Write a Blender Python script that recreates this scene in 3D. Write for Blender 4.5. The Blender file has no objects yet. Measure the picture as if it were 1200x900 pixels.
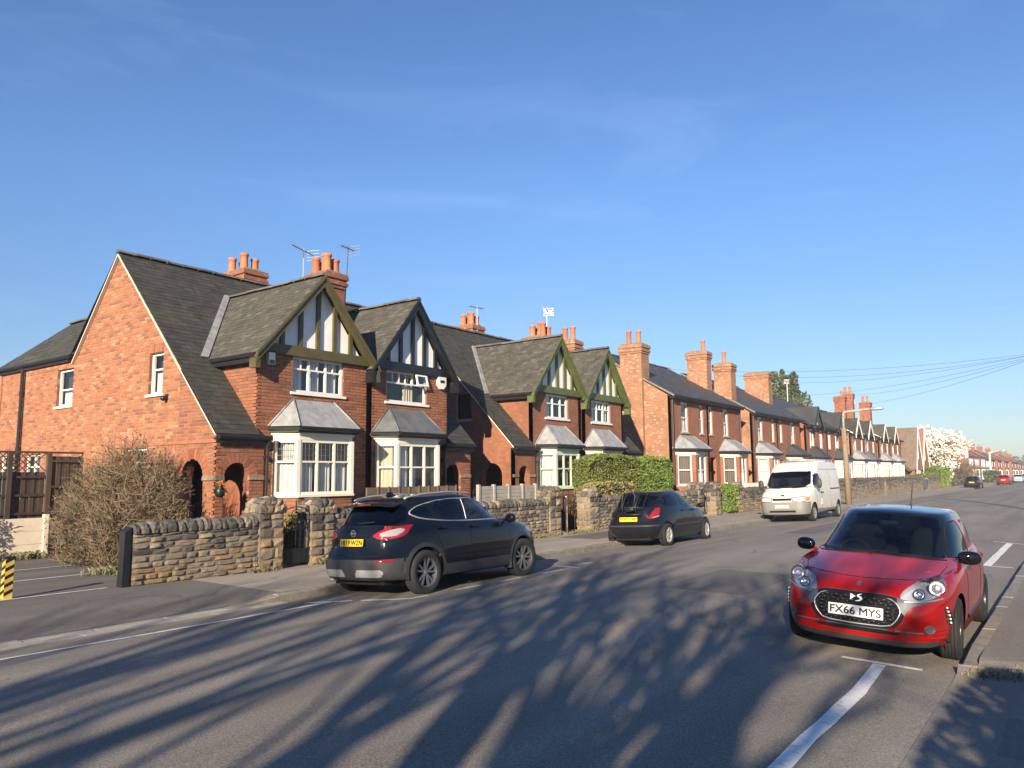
import bpy, bmesh, math, random
from mathutils import Vector, Matrix
from mathutils.geometry import tessellate_polygon
random.seed(7)
R=math.radians
SC=bpy.context.scene; COL=SC.collection
# ---------------------------------------------------------------- camera, sky, sun, exposure
CAM_POS=Vector((0,0,1.78))
RT=Vector((0.594692,-0.803910,-0.008375)); UP=Vector((-0.090535,-0.077317,0.992887)); FW=Vector((0.798840,0.589704,0.118762))
cd=bpy.data.cameras.new('camera'); cd.lens=27; cd.sensor_width=36; cd.clip_end=3000; cd.clip_start=.05
cam=bpy.data.objects.new('camera',cd); COL.objects.link(cam)
cam.matrix_world=Matrix(((RT.x,UP.x,-FW.x,CAM_POS.x),(RT.y,UP.y,-FW.y,CAM_POS.y),(RT.z,UP.z,-FW.z,CAM_POS.z),(0,0,0,1)))
SC.camera=cam
SUN_AZ,SUN_EL=R(20.5),R(19.5)          # direction the shadows run, height of the sun
sdir=Vector((math.cos(SUN_AZ)*math.cos(SUN_EL),math.sin(SUN_AZ)*math.cos(SUN_EL),-math.sin(SUN_EL)))
W=bpy.data.worlds.new('World'); SC.world=W; W.use_nodes=True
nt=W.node_tree; nt.nodes.clear()
sky=nt.nodes.new('ShaderNodeTexSky'); sky.sky_type='NISHITA'; sky.sun_disc=False
sky.sun_elevation=SUN_EL; sky.sun_rotation=math.atan2(-sdir.x,-sdir.y)
sky.air_density=1.0; sky.dust_density=.0; sky.ozone_density=2.2; sky.altitude=50
bgn=nt.nodes.new('ShaderNodeBackground'); bgn.inputs[1].default_value=.064
wo=nt.nodes.new('ShaderNodeOutputWorld')
tcw=nt.nodes.new('ShaderNodeTexCoord'); mpw=nt.nodes.new('ShaderNodeMapping'); mpw.inputs['Scale'].default_value=(1.2,1.6,7); mpw.inputs['Rotation'].default_value=(.1,.05,.6)
nzw=nt.nodes.new('ShaderNodeTexNoise'); nzw.inputs['Scale'].default_value=1.6; nzw.inputs['Detail'].default_value=7; nzw.inputs['Roughness'].default_value=.62; nzw.inputs['Distortion'].default_value=.6
rpw=nt.nodes.new('ShaderNodeValToRGB'); rpw.color_ramp.elements[0].position=.52; rpw.color_ramp.elements[1].position=.95
rpw.color_ramp.elements[1].color=(.22,.22,.22,1)
mxw=nt.nodes.new('ShaderNodeMix'); mxw.data_type='RGBA'; mxw.inputs[7].default_value=(6.5,7.2,8.2,1)
spw=nt.nodes.new('ShaderNodeSeparateXYZ'); gdr=nt.nodes.new('ShaderNodeValToRGB'); mlw=nt.nodes.new('ShaderNodeMix'); mlw.data_type='RGBA'; mlw.blend_type='MULTIPLY'; mlw.inputs[0].default_value=1
for i,(ps,cc) in enumerate(((0,(.56,.61,.72,1)),(.12,(.72,.81,.96,1)),(.35,(.85,1.07,1.35,1)),(.8,(.72,.99,1.37,1)))):
    e=gdr.color_ramp.elements[i] if i<2 else gdr.color_ramp.elements.new(ps); e.position=ps; e.color=cc
for a,b in ((tcw.outputs['Generated'],spw.inputs[0]),(spw.outputs[2],gdr.inputs[0]),(mxw.outputs[2],mlw.inputs[6]),(gdr.outputs[0],mlw.inputs[7]),(mlw.outputs[2],bgn.inputs[0]),(tcw.outputs['Generated'],mpw.inputs[0]),(mpw.outputs[0],nzw.inputs[0]),(nzw.outputs[0],rpw.inputs[0]),(rpw.outputs[0],mxw.inputs[0]),(sky.outputs[0],mxw.inputs[6]),(bgn.outputs[0],wo.inputs[0])): nt.links.new(a,b)
sl=bpy.data.lights.new('sun','SUN'); sl.energy=5.0; sl.angle=R(.53); sl.color=(1,.84,.64)
sun=bpy.data.objects.new('sun',sl); COL.objects.link(sun); sun.rotation_euler=sdir.to_track_quat('-Z','Y').to_euler(); sun.location=(-40,-20,40)
SC.view_settings.view_transform='Standard'; SC.view_settings.look='None'; SC.view_settings.exposure=1.08; SC.view_settings.gamma=1
SC.cycles.max_bounces=6; SC.cycles.transparent_max_bounces=16; SC.cycles.diffuse_bounces=3; SC.cycles.glossy_bounces=3
SC.cycles.caustics_reflective=False; SC.cycles.caustics_refractive=False
# ---------------------------------------------------------------- helpers
WL={}                                   # world location of each object
class MB:
    def __init__(s): s.v=[]; s.f=[]
    def quad(s,*p):
        n=len(s.v); s.v+=[tuple(q) for q in p]; s.f.append(tuple(range(n,n+len(p))))
        return s
    def box(s,x0,x1,y0,y1,z0,z1):
        n=len(s.v); s.v+=[(x0,y0,z0),(x1,y0,z0),(x1,y1,z0),(x0,y1,z0),(x0,y0,z1),(x1,y0,z1),(x1,y1,z1),(x0,y1,z1)]
        s.f+=[tuple(n+i for i in q) for q in ((0,3,2,1),(4,5,6,7),(0,1,5,4),(1,2,6,5),(2,3,7,6),(3,0,4,7))]
        return s
    def hexa(s,a,b):                    # bottom ring a, top ring b (lists of points)
        n=len(s.v); m=len(a); s.v+=[tuple(p) for p in a]+[tuple(p) for p in b]
        s.f+=[tuple(n+i for i in reversed(range(m))),tuple(n+m+i for i in range(m))]
        s.f+=[(n+i,n+(i+1)%m,n+m+(i+1)%m,n+m+i) for i in range(m)]
        return s
    def bar(s,p,q,w,h,up=(0,0,1)):
        p=Vector(p); q=Vector(q); d=(q-p).normalized(); up=Vector(up); a=d.cross(up)
        if a.length<1e-4: a=d.cross(Vector((1,0,0)))
        a.normalize(); b=a.cross(d).normalized(); a*=w/2; b*=h/2
        return s.hexa([p-a-b,p+a-b,p+a+b,p-a+b],[q-a-b,q+a-b,q+a+b,q-a+b])
    def tube(s,pts,r,n=6,cap=True):
        pts=[Vector(p) for p in pts]; m=len(pts); rs=r if isinstance(r,(list,tuple)) else [r]*m
        base=len(s.v); pa=None
        for i,p in enumerate(pts):
            d=(pts[min(i+1,m-1)]-pts[max(i-1,0)])
            d=d.normalized() if d.length>1e-9 else Vector((0,0,1))
            a=pa-d*pa.dot(d) if pa is not None else d.orthogonal()
            if a.length<1e-6: a=d.orthogonal()
            a.normalize(); pa=a; b=d.cross(a)
            for k in range(n):
                t=2*math.pi*k/n; s.v.append(tuple(p+(a*math.cos(t)+b*math.sin(t))*rs[i]))
        for i in range(m-1):
            for k in range(n):
                o=base+i*n; s.f.append((o+k,o+(k+1)%n,o+n+(k+1)%n,o+n+k))
        if cap: s.f.append(tuple(base+k for k in reversed(range(n)))); s.f.append(tuple(base+(m-1)*n+k for k in range(n)))
        return s
    def lathe(s,prof,c=(0,0,0),ax='z',n=16,close=False):
        base=len(s.v); m=len(prof)
        for (r,h) in prof:
            for k in range(n):
                t=2*math.pi*k/n; a,b=r*math.cos(t),r*math.sin(t)
                p=(a,b,h) if ax=='z' else ((a,h,b) if ax=='y' else (h,a,b))
                s.v.append((c[0]+p[0],c[1]+p[1],c[2]+p[2]))
        for i in range(m if close else m-1):
            j=(i+1)%m
            for k in range(n): s.f.append((base+i*n+k,base+i*n+(k+1)%n,base+j*n+(k+1)%n,base+j*n+k))
        return s
    def add(s,vs,fs):
        n=len(s.v); s.v+=[tuple(p) for p in vs]; s.f+=[tuple(n+i for i in f) for f in fs]; return s
def mesh_of(name,mb,m,smooth=False):
    me=bpy.data.meshes.new(name); me.from_pydata(mb.v,[],mb.f); me.materials.append(m)
    if smooth: me.shade_smooth()
    return me
def link(name,me,parent=None,loc=None):
    o=bpy.data.objects.new(name,me); COL.objects.link(o)
    if parent is not None: o.parent=parent
    return o
def obj(name,mb,m,parent=None,smooth=False,recalc=False):
    """one mesh object; mb is in world coordinates, the parent's location is taken off"""
    if parent is not None:
        l=WL.get(parent.name,(0,0,0))
        if l!=(0,0,0): mb.v=[(a-l[0],b-l[1],c-l[2]) for a,b,c in mb.v]
        wl=l
    else: wl=(0,0,0)
    me=mesh_of(name,mb,m,smooth)
    if recalc:
        bm=bmesh.new(); bm.from_mesh(me); bmesh.ops.recalc_face_normals(bm,faces=bm.faces); bm.to_mesh(me); bm.free()
    o=link(name,me,parent); WL[o.name]=wl
    return o
def tag(o,label=None,cat=None,group=None,kind=None):
    if label: o['label']=label
    if cat: o['category']=cat
    if group: o['group']=group
    if kind: o['kind']=kind
    return o
def thing(name,label,cat,loc=(0,0,0),group=None):
    o=bpy.data.objects.new(name,None); COL.objects.link(o); o.location=loc; o.empty_display_size=.2
    WL[o.name]=tuple(loc); return tag(o,label,cat,group)
def single(name,mb,m,label,cat,group=None,smooth=False,kind=None):
    return tag(obj(name,mb,m,None,smooth),label,cat,group,kind)
def inst(name,me,parent,loc,mat3=None,scale=None):
    o=bpy.data.objects.new(name,me); COL.objects.link(o); l=WL.get(parent.name,(0,0,0)); o.parent=parent
    M=Matrix.Translation((loc[0]-l[0],loc[1]-l[1],loc[2]-l[2]))
    if mat3 is not None: M=M@mat3.to_4x4()
    if scale is not None: M=M@Matrix.Diagonal((*scale,1))
    o.matrix_local=M
    return o
def copy_tree(o,parent=None):
    c=o.copy(); COL.objects.link(c)
    if parent is not None: c.parent=parent
    for ch in list(o.children): copy_tree(ch,c)
    return c
# ---------------------------------------------------------------- materials
def ND(m): return m.node_tree.nodes
def LK(m,a,b): m.node_tree.links.new(a,b)
def new_mat(name):
    m=bpy.data.materials.new(name); m.use_nodes=True; return m
def rnd_node(m):
    oi=ND(m).new('ShaderNodeObjectInfo'); ge=ND(m).new('ShaderNodeNewGeometry'); ad=ND(m).new('ShaderNodeMath'); ad.operation='ADD'
    LK(m,oi.outputs['Random'],ad.inputs[0]); LK(m,ge.outputs['Random Per Island'],ad.inputs[1])
    fr=ND(m).new('ShaderNodeMath'); fr.operation='FRACT'; LK(m,ad.outputs[0],fr.inputs[0]); return fr.outputs[0]
def coords(m,rand=None):
    tc=ND(m).new('ShaderNodeTexCoord')
    if rand is None: return tc.outputs['Object']
    va=ND(m).new('ShaderNodeVectorMath'); va.operation='ADD'
    mu=ND(m).new('ShaderNodeMath'); mu.operation='MULTIPLY'; mu.inputs[1].default_value=57.
    LK(m,rand,mu.inputs[0]); LK(m,tc.outputs['Object'],va.inputs[0]); LK(m,mu.outputs[0],va.inputs[1]); return va.outputs[0]
def noise(m,co,scale,detail=4,rough=.55,stretch=None):
    n=ND(m).new('ShaderNodeTexNoise'); n.inputs['Scale'].default_value=scale; n.inputs['Detail'].default_value=detail; n.inputs['Roughness'].default_value=rough
    if stretch:
        mp=ND(m).new('ShaderNodeMapping'); mp.inputs['Scale'].default_value=stretch; LK(m,co,mp.inputs[0]); co=mp.outputs[0]
    LK(m,co,n.inputs['Vector']); return n.outputs[0]
def ramp(m,fac,stops,interp='LINEAR'):
    r=ND(m).new('ShaderNodeValToRGB'); r.color_ramp.interpolation=interp; e=r.color_ramp.elements
    while len(e)<len(stops): e.new(.5)
    for i,(p,c) in enumerate(stops): e[i].position=p; e[i].color=(c[0],c[1],c[2],1) if not isinstance(c,(int,float)) else (c,c,c,1)
    LK(m,fac,r.inputs[0]); return r.outputs[0]
def mixc(m,fac,a,b,mode='MIX'):
    x=ND(m).new('ShaderNodeMix'); x.data_type='RGBA'; x.blend_type=mode
    for s,i in ((fac,0),(a,6),(b,7)):
        if isinstance(s,(int,float)): x.inputs[i].default_value=s
        elif isinstance(s,(tuple,list)): x.inputs[i].default_value=(*s[:3],1)
        else: LK(m,s,x.inputs[i])
    return x.outputs[2]
def mat(name,cols,rough=.8,metal=0,var=.0,nscale=6,namt=.35,bump=0,bscale=40,coat=0,spec=.5,rand=False,stretch=None,nstops=(.3,.7),coat_rough=.03,stain=None):
    """cols: colour or list of colours picked at random per piece; namt: noise darkening/lightening; bump strength"""
    m=new_mat(name); b=ND(m)['Principled BSDF']
    rn=rnd_node(m) if (rand or isinstance(cols,list)) else None
    co=coords(m,rn)
    if isinstance(cols,list): c=ramp(m,rn,[(i/len(cols)+.001,q) for i,q in enumerate(cols)],'CONSTANT' if len(cols)>5 else 'LINEAR')
    else:
        c=None; base=cols
    if namt:
        f=ramp(m,noise(m,co,nscale,5,.6,stretch),[(nstops[0],1-namt),(nstops[1],1+namt*.35)])
        c=mixc(m,1.0,c if c is not None else base,f,'MULTIPLY')
    if stain:                       # patches of moss, soot or wear that run across the pieces
        for (sc,scale,lo,hi,amt,st) in stain:
            ge=ND(m).new('ShaderNodeNewGeometry'); c=mixc(m,ramp(m,noise(m,ge.outputs['Position'],scale,6,.62,st),[(lo,0),(hi,amt)]),c if c is not None else base,sc)
    if c is None: b.inputs['Base Color'].default_value=(*base[:3],1)
    else: LK(m,c,b.inputs['Base Color'])
    b.inputs['Roughness'].default_value=rough; b.inputs['Metallic'].default_value=metal; b.inputs['Specular IOR Level'].default_value=spec
    if coat: b.inputs['Coat Weight'].default_value=coat; b.inputs['Coat Roughness'].default_value=coat_rough
    if bump:
        bp=ND(m).new('ShaderNodeBump'); bp.inputs['Strength'].default_value=bump; bp.inputs['Distance'].default_value=.01
        LK(m,noise(m,co,bscale,4,.65),bp.inputs['Height']); LK(m,bp.outputs[0],b.inputs['Normal'])
    return m
def glass_mat(name,tint=(.90,.93,.93),ior=1.5,gl=(1,1,1),refl=1.25):
    m=new_mat(name); ND(m).remove(ND(m)['Principled BSDF']); out=ND(m)['Material Output']
    t=ND(m).new('ShaderNodeBsdfTransparent'); t.inputs[0].default_value=(*tint,1)
    g=ND(m).new('ShaderNodeBsdfGlossy'); g.inputs['Roughness'].default_value=.02; g.inputs[0].default_value=(*gl,1)
    lw=ND(m).new('ShaderNodeLayerWeight'); lw.inputs[0].default_value=.5
    pw=ND(m).new('ShaderNodeMath'); pw.operation='POWER'; pw.inputs[1].default_value=4.5; LK(m,lw.outputs['Facing'],pw.inputs[0])
    mu=ND(m).new('ShaderNodeMath'); mu.operation='MULTIPLY_ADD'; mu.inputs[1].default_value=.85*refl; mu.inputs[2].default_value=.055*refl; mu.use_clamp=True; LK(m,pw.outputs[0],mu.inputs[0])
    mx=ND(m).new('ShaderNodeMixShader'); LK(m,mu.outputs[0],mx.inputs[0]); LK(m,t.outputs[0],mx.inputs[1]); LK(m,g.outputs[0],mx.inputs[2]); LK(m,mx.outputs[0],out.inputs[0])
    return m
def brick_tex(name,c1,c2,mortar,scale=1.,soot=.35,pale=(.45,.33,.25)):
    """brick wall by texture for walls too far to tell the bricks apart; coordinates follow the wall's own direction"""
    m=new_mat(name); b=ND(m)['Principled BSDF']; ge=ND(m).new('ShaderNodeNewGeometry')
    sp=ND(m).new('ShaderNodeSeparateXYZ'); LK(m,ge.outputs['Position'],sp.inputs[0])
    sn=ND(m).new('ShaderNodeSeparateXYZ'); LK(m,ge.outputs['True Normal'],sn.inputs[0])
    ax=ND(m).new('ShaderNodeMath'); ax.operation='ABSOLUTE'; LK(m,sn.outputs[0],ax.inputs[0])
    gt=ND(m).new('ShaderNodeMath'); gt.operation='GREATER_THAN'; gt.inputs[1].default_value=.75; LK(m,ax.outputs[0],gt.inputs[0])
    mx=ND(m).new('ShaderNodeMix'); LK(m,gt.outputs[0],mx.inputs[0]); LK(m,sp.outputs[0],mx.inputs[2]); LK(m,sp.outputs[1],mx.inputs[3])
    cb=ND(m).new('ShaderNodeCombineXYZ'); LK(m,mx.outputs[0],cb.inputs[0]); LK(m,sp.outputs[2],cb.inputs[1])
    bt=ND(m).new('ShaderNodeTexBrick'); LK(m,cb.outputs[0],bt.inputs['Vector']); bt.inputs['Scale'].default_value=1
    bt.inputs['Brick Width'].default_value=.225*scale; bt.inputs['Row Height'].default_value=.075*scale; bt.inputs['Mortar Size'].default_value=.007*scale; bt.inputs['Mortar Smooth'].default_value=.3; bt.inputs['Bias'].default_value=-.1
    bt.inputs['Color1'].default_value=(*c1,1); bt.inputs['Color2'].default_value=(*c2,1); bt.inputs['Mortar'].default_value=(*mortar,1)
    n1=noise(m,ge.outputs['Position'],.9,4,.6); f=ramp(m,n1,[(.3,1-soot),(.7,1.12)])
    c=mixc(m,1.0,bt.outputs[0],f,'MULTIPLY')
    wn=ND(m).new('ShaderNodeTexWhiteNoise'); sv=ND(m).new('ShaderNodeVectorMath'); sv.operation='SNAP'; sv.inputs[1].default_value=(.1125*scale,.075*scale,1); LK(m,cb.outputs[0],sv.inputs[0]); LK(m,sv.outputs[0],wn.inputs['Vector'])
    c=mixc(m,ramp(m,wn.outputs['Value'],[(.88,0),(.9,.45)],'CONSTANT'),c,pale)
    LK(m,c,b.inputs['Base Color']); b.inputs['Roughness'].default_value=.85
    bp=ND(m).new('ShaderNodeBump'); bp.inputs['Strength'].default_value=.5; bp.inputs['Distance'].default_value=.008; inv=ND(m).new('ShaderNodeMath'); inv.operation='SUBTRACT'; inv.inputs[0].default_value=1; LK(m,bt.outputs['Fac'],inv.inputs[1]); LK(m,inv.outputs[0],bp.inputs['Height']); LK(m,bp.outputs[0],b.inputs['Normal'])
    return m
M={}
M['brick_front']=mat('red_pressed_brick',[(.285,.108,.052),(.315,.122,.058),(.265,.097,.048),(.33,.135,.066),(.29,.11,.054),(.22,.08,.046),(.32,.12,.06)],.8,namt=.22,nscale=9,bump=.25,bscale=60,stain=[((.10,.06,.045),.45,.56,.78,.55,None),((.13,.085,.06),1.3,.60,.75,.4,(1.6,1.6,.35))])
M['brick_side']=mat('orange_common_brick',[(.36,.142,.066),(.40,.162,.076),(.33,.125,.056),(.42,.18,.088),(.37,.144,.068),(.24,.095,.055),(.42,.22,.12),(.38,.15,.07),(.35,.133,.06),(.28,.105,.054),(.37,.138,.062),(.34,.136,.066)],.85,namt=.25,nscale=9,bump=.3,bscale=60)
M['reveal']=brick_tex('brick_reveal',(.26,.085,.05),(.21,.068,.042),(.17,.11,.085))
M['brick_blue']=mat('blue_engineering_brick',[(.10,.10,.115),(.13,.13,.145),(.08,.08,.09)],.6,namt=.2)
M['mortar_front']=mat('sooty_mortar',(.15,.095,.07),.95,namt=.3,nscale=3)
M['mortar_side']=mat('pale_mortar',(.30,.21,.15),.95,namt=.3,nscale=3)
M['brick_b']=brick_tex('red_brick_wall',(.30,.112,.055),(.245,.086,.046),(.18,.115,.08),1,.3,(.33,.145,.08))
M['brick_c']=brick_tex('pale_speckled_brick_wall',(.36,.17,.088),(.30,.125,.064),(.33,.25,.18),1,.3,(.48,.36,.24))
M['brick_d']=brick_tex('plain_red_brick_wall',(.32,.115,.058),(.275,.095,.052),(.24,.14,.09),1,.25,(.34,.15,.085))
M['slate']=mat('mossy_roof_slate',[(.046,.045,.039),(.052,.05,.043),(.042,.041,.036),(.056,.054,.045),(.049,.047,.04),(.051,.05,.038)],.8,namt=.5,nscale=1.1,bump=.3,bscale=30,stain=[((.075,.078,.03),.8,.54,.72,.55,None),((.12,.115,.10),1.1,.60,.72,.5,(3,.5,.5))])
M['slate_moss']=mat('brown_weathered_tile',[(.072,.067,.054),(.08,.074,.059),(.066,.061,.05),(.086,.079,.064),(.074,.071,.053),(.105,.098,.083)],.85,namt=.4,nscale=2,bump=.35,bscale=30,stain=[((.085,.085,.035),1.0,.55,.74,.5,None),((.16,.15,.13),9,.62,.70,.6,None)])
M['slate_dark']=mat('dark_smooth_slate',[(.055,.055,.058),(.065,.064,.066),(.05,.05,.052),(.07,.07,.07)],.6,namt=.3,nscale=1.2)
M['tile_brown']=mat('brown_plain_tile',[(.15,.11,.085),(.13,.095,.075),(.17,.125,.095)],.8,namt=.3,nscale=3)
M['tile_red']=mat('red_brown_plain_tile',[(.22,.10,.07),(.19,.085,.06),(.25,.12,.085)],.8,namt=.3,nscale=3)
M['ridge']=mat('ridge_tile_clay',[(.12,.11,.10),(.16,.14,.12),(.10,.09,.085)],.8,namt=.3)
M['lead']=mat('weathered_lead_sheet',(.31,.315,.32),.6,namt=.3,nscale=5,bump=.2,bscale=15,stain=[((.14,.14,.135),2.2,.5,.72,.6,(1.5,1.5,.5)),((.5,.5,.49),3.5,.62,.74,.5,None)])
M['lead_dark']=mat('dark_lead_sheet',(.13,.135,.14),.5,namt=.35,nscale=4,bump=.15,bscale=15)
M['white']=mat('white_gloss_paint',(.78,.76,.71),.4,namt=.08,nscale=8)
M['cream']=mat('cream_gloss_paint',(.80,.74,.60),.4,namt=.06,nscale=8)
M['render']=mat('white_render',(.85,.82,.79),.85,namt=.08,nscale=4)
M['olive']=mat('olive_green_paint',(.095,.08,.03),.5,namt=.25,nscale=5)
M['green']=mat('moss_green_paint',(.105,.125,.04),.5,namt=.25,nscale=5)
M['palegreen']=mat('pale_green_paint',(.62,.68,.50),.5,namt=.06)
M['black']=mat('black_gloss_paint',(.013,.015,.018),.35,namt=.2)
M['gutter']=mat('black_cast_iron',(.016,.016,.017),.45,namt=.3,nscale=8)
M['curtain']=mat('net_curtain',(.66,.645,.61),.95,namt=.35,nscale=5,stretch=(8,8,.4))
M['curtain_tan']=mat('cream_drape',(.58,.50,.36),.95,namt=.3,nscale=5,stretch=(8,8,.3))
M['blind']=mat('brown_blind',(.16,.115,.09),.8,namt=.05)
M['blind_pale']=mat('pale_roller_blind',(.66,.63,.55),.85,namt=.05)
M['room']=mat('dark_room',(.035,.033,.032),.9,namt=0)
M['door_grey']=mat('grey_painted_door',(.20,.18,.17),.5,namt=.1)
M['door_white']=mat('pale_painted_door',(.55,.52,.47),.5,namt=.1)
M['pane']=glass_mat('window_glass')
M['pot']=mat('terracotta_pot',[(.44,.15,.065),(.40,.13,.06),(.48,.18,.085)],.8,namt=.25,nscale=6)
M['flaunch']=mat('cement_flaunching',(.22,.20,.15),.95,namt=.4,nscale=8)
M['steel']=mat('galvanised_steel',(.45,.46,.47),.45,metal=.7,namt=.15)
M['wire']=mat('dark_aerial_metal',(.12,.12,.125),.5,metal=.4,namt=0)
M['alum']=mat('dull_aluminium',(.6,.6,.6),.4,metal=.7,namt=.1)
M['sandstone']=mat('sooty_sandstone',[(.26,.22,.165),(.33,.27,.19),(.20,.17,.13),(.36,.29,.195),(.28,.23,.16),(.22,.19,.15),(.31,.24,.175)],.95,namt=.6,nscale=22,bump=.9,bscale=45,stain=[((.06,.055,.048),3.2,.5,.68,.75,None),((.33,.27,.18),7,.6,.7,.5,None)])
M['sandstone_ochre']=mat('ochre_sandstone',[(.33,.245,.13),(.29,.205,.11),(.37,.265,.15),(.31,.195,.12),(.26,.20,.12)],.95,namt=.6,nscale=22,bump=.9,bscale=45,stain=[((.10,.085,.065),3.2,.54,.7,.7,None)])
M['sandstone_black']=mat('soot_black_sandstone',[(.085,.075,.065),(.115,.10,.085),(.07,.065,.058),(.14,.12,.095)],.95,namt=.6,nscale=22,bump=.9,bscale=45,stain=[((.23,.20,.15),4.5,.58,.7,.6,None)])
M['stone_mortar']=mat('wall_core_mortar',(.34,.28,.21),.98,namt=.4,nscale=5)
M['concrete']=mat('cream_concrete',(.72,.65,.52),.9,namt=.15,nscale=4)
M['concrete_grey']=mat('grey_concrete',(.36,.34,.29),.92,namt=.25,nscale=5,bump=.3)
M['fence']=mat('dark_stained_timber',[(.055,.042,.034),(.07,.052,.042),(.045,.036,.03)],.85,namt=.35,nscale=7,stretch=(1,1,.2))
M['fence_brown']=mat('brown_timber_board',[(.16,.115,.075),(.13,.095,.062),(.18,.13,.085)],.85,namt=.3,nscale=6)
M['pole']=mat('weathered_wooden_pole',(.26,.19,.125),.85,namt=.3,nscale=5,stretch=(3,3,.3))
M['iron']=mat('black_wrought_iron',(.012,.012,.013),.4,namt=0)
# ---------------------------------------------------------------- ground, road, pavements
def rz(y):
    if y<1.09 or y>10.2: return -.14
    return -.14*((y-5.65)/4.55)**2
def asphalt(name,base,warm,sp=.45,rough=.8):
    m=new_mat(name); b=ND(m)['Principled BSDF']; co=coords(m)
    f1=ramp(m,noise(m,co,55,3,.7),[(.32,1-sp),(.5,1),(.68,1+sp)])
    f2=ramp(m,noise(m,co,.55,5,.6,(.35,1.3,1)),[(.3,.78),(.7,1.18)])
    f3=ramp(m,noise(m,co,75,2,.5),[(.64,0),(.69,.9)])
    f5=ramp(m,noise(m,co,1,3,.5,(.02,1.5,1)),[(.35,.84),(.65,1.12)])
    c=mixc(m,1.0,base,f1,'MULTIPLY'); c=mixc(m,1.0,c,f2,'MULTIPLY'); c=mixc(m,1.0,c,f5,'MULTIPLY'); c=mixc(m,f3,c,warm)
    f4=ramp(m,noise(m,co,2.3,6,.7),[(.60,0),(.72,.45)]); c=mixc(m,f4,c,(base[0]*.6,base[1]*.6,base[2]*.62))
    vo=ND(m).new('ShaderNodeTexVoronoi'); vo.feature='DISTANCE_TO_EDGE'; vo.inputs['Scale'].default_value=.33
    dn=ND(m).new('ShaderNodeVectorMath'); dn.operation='ADD'; nv=ND(m).new('ShaderNodeTexNoise'); nv.inputs['Scale'].default_value=1.4; nv.inputs['Detail'].default_value=5; LK(m,co,nv.inputs['Vector']); LK(m,co,dn.inputs[0]); LK(m,nv.outputs['Color'],dn.inputs[1]); LK(m,dn.outputs[0],vo.inputs['Vector'])
    ck=ramp(m,vo.outputs['Distance'],[(.003,.55),(.010,0)]); c=mixc(m,mixc(m,1.0,ck,ramp(m,noise(m,co,.4,2,.5),[(.5,0),(.62,1)]),'MULTIPLY'),c,(base[0]*.35,base[1]*.35,base[2]*.36))
    LK(m,c,b.inputs['Base Color']); b.inputs['Roughness'].default_value=rough; b.inputs['Specular IOR Level'].default_value=.35
    bp=ND(m).new('ShaderNodeBump'); bp.inputs['Strength'].default_value=.8; bp.inputs['Distance'].default_value=.006
    LK(m,noise(m,co,70,3,.75),bp.inputs['Height']); LK(m,bp.outputs[0],b.inputs['Normal']); return m
M['road']=asphalt('worn_road_asphalt',(.200,.180,.152),(.34,.31,.265),.4)
M['pave']=asphalt('old_pavement_asphalt',(.30,.265,.22),(.42,.38,.32),.25)
M['pave_worn']=asphalt('worn_footway_concrete',(.185,.165,.14),(.30,.27,.23),.3)
M['patch']=asphalt('newer_dark_asphalt',(.135,.125,.112),(.22,.205,.185),.35)
M['kerb']=mat('worn_granite_kerb',[(.23,.205,.175),(.26,.23,.195),(.21,.19,.16),(.245,.22,.185)],.85,namt=.35,nscale=7,bump=.4,bscale=60)
M['kerb_pale']=mat('pale_concrete_kerb',[(.34,.315,.275),(.30,.28,.245),(.32,.30,.265)],.85,namt=.25,nscale=5,bump=.2)
M['soil']=mat('garden_soil',(.11,.085,.055),.98,namt=.4,nscale=2,bump=.8,bscale=12)
M['line']=mat('worn_white_road_paint',(.62,.61,.57),.7,namt=.4,nscale=9,bump=.3,bscale=60,nstops=(.28,.5))
M['weed']=mat('weed_leaf',[(.07,.10,.03),(.10,.13,.04),(.14,.13,.06),(.20,.16,.08)],.7,namt=0)
def grid(name,xs,ys,zf,m,parent=None):
    mb=MB(); nx=len(xs)
    mb.v=[(x,y,zf(x,y)) for y in ys for x in xs]
    mb.f=[(j*nx+i,j*nx+i+1,(j+1)*nx+i+1,(j+1)*nx+i) for j in range(len(ys)-1) for i in range(nx-1)]
    return obj(name,mb,m,parent,True)
tag(grid('ground',[-900,2500],[-900,2000],lambda x,y:-.22,M['soil']),kind='structure')
tag(grid('road',[-80]+list(range(-20,60,4))+[80,120,200,400,1200],[1.05+i*(9.2/24) for i in range(25)],lambda x,y:rz(y)-(.004 if y<1.06 or y>10.24 else 0),M['road']),kind='structure')
def sm(a,b,x): t=max(0,min(1,(x-a)/(b-a))); return t*t*(3-2*t)
def kl(x): return -.112+.107*sm(6.9,7.9,x)           # top of the left kerb
def kr(x): return -.132+.130*sm(8.55,8.9,x)          # top of the right kerb
pl=grid('pavement',[-80,-20,-5,0,2,4,5,6]+[6.6+i*.15 for i in range(12)]+[9,12,20,40,80,160,400,1200],[10.34,10.8,11.4,12.0,12.6,13.3],lambda x,y:kl(x)+(0-kl(x))*sm(10.34,12.4,y)-.004,M['pave']); tag(pl,kind='structure')
pr=grid('pavement.001',[-80,-20,-5,0,2,4,6,7]+[8+i*.12 for i in range(11)]+[10,14,20,40,80,160,400,1200],[-2.5,-1.2,-.4,.2,.95],lambda x,y:kr(x)+(0-kr(x))*sm(.95,-1.4,y)-.004,M['pave_worn'])
tag(grid('dropped_crossing',[-60,-5,0,4,6,8,8.6,8.74],[.9,1.0,1.12],lambda x,y:kr(x)-.001,M['pave_worn']),kind='structure'); tag(pr,kind='structure')
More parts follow.
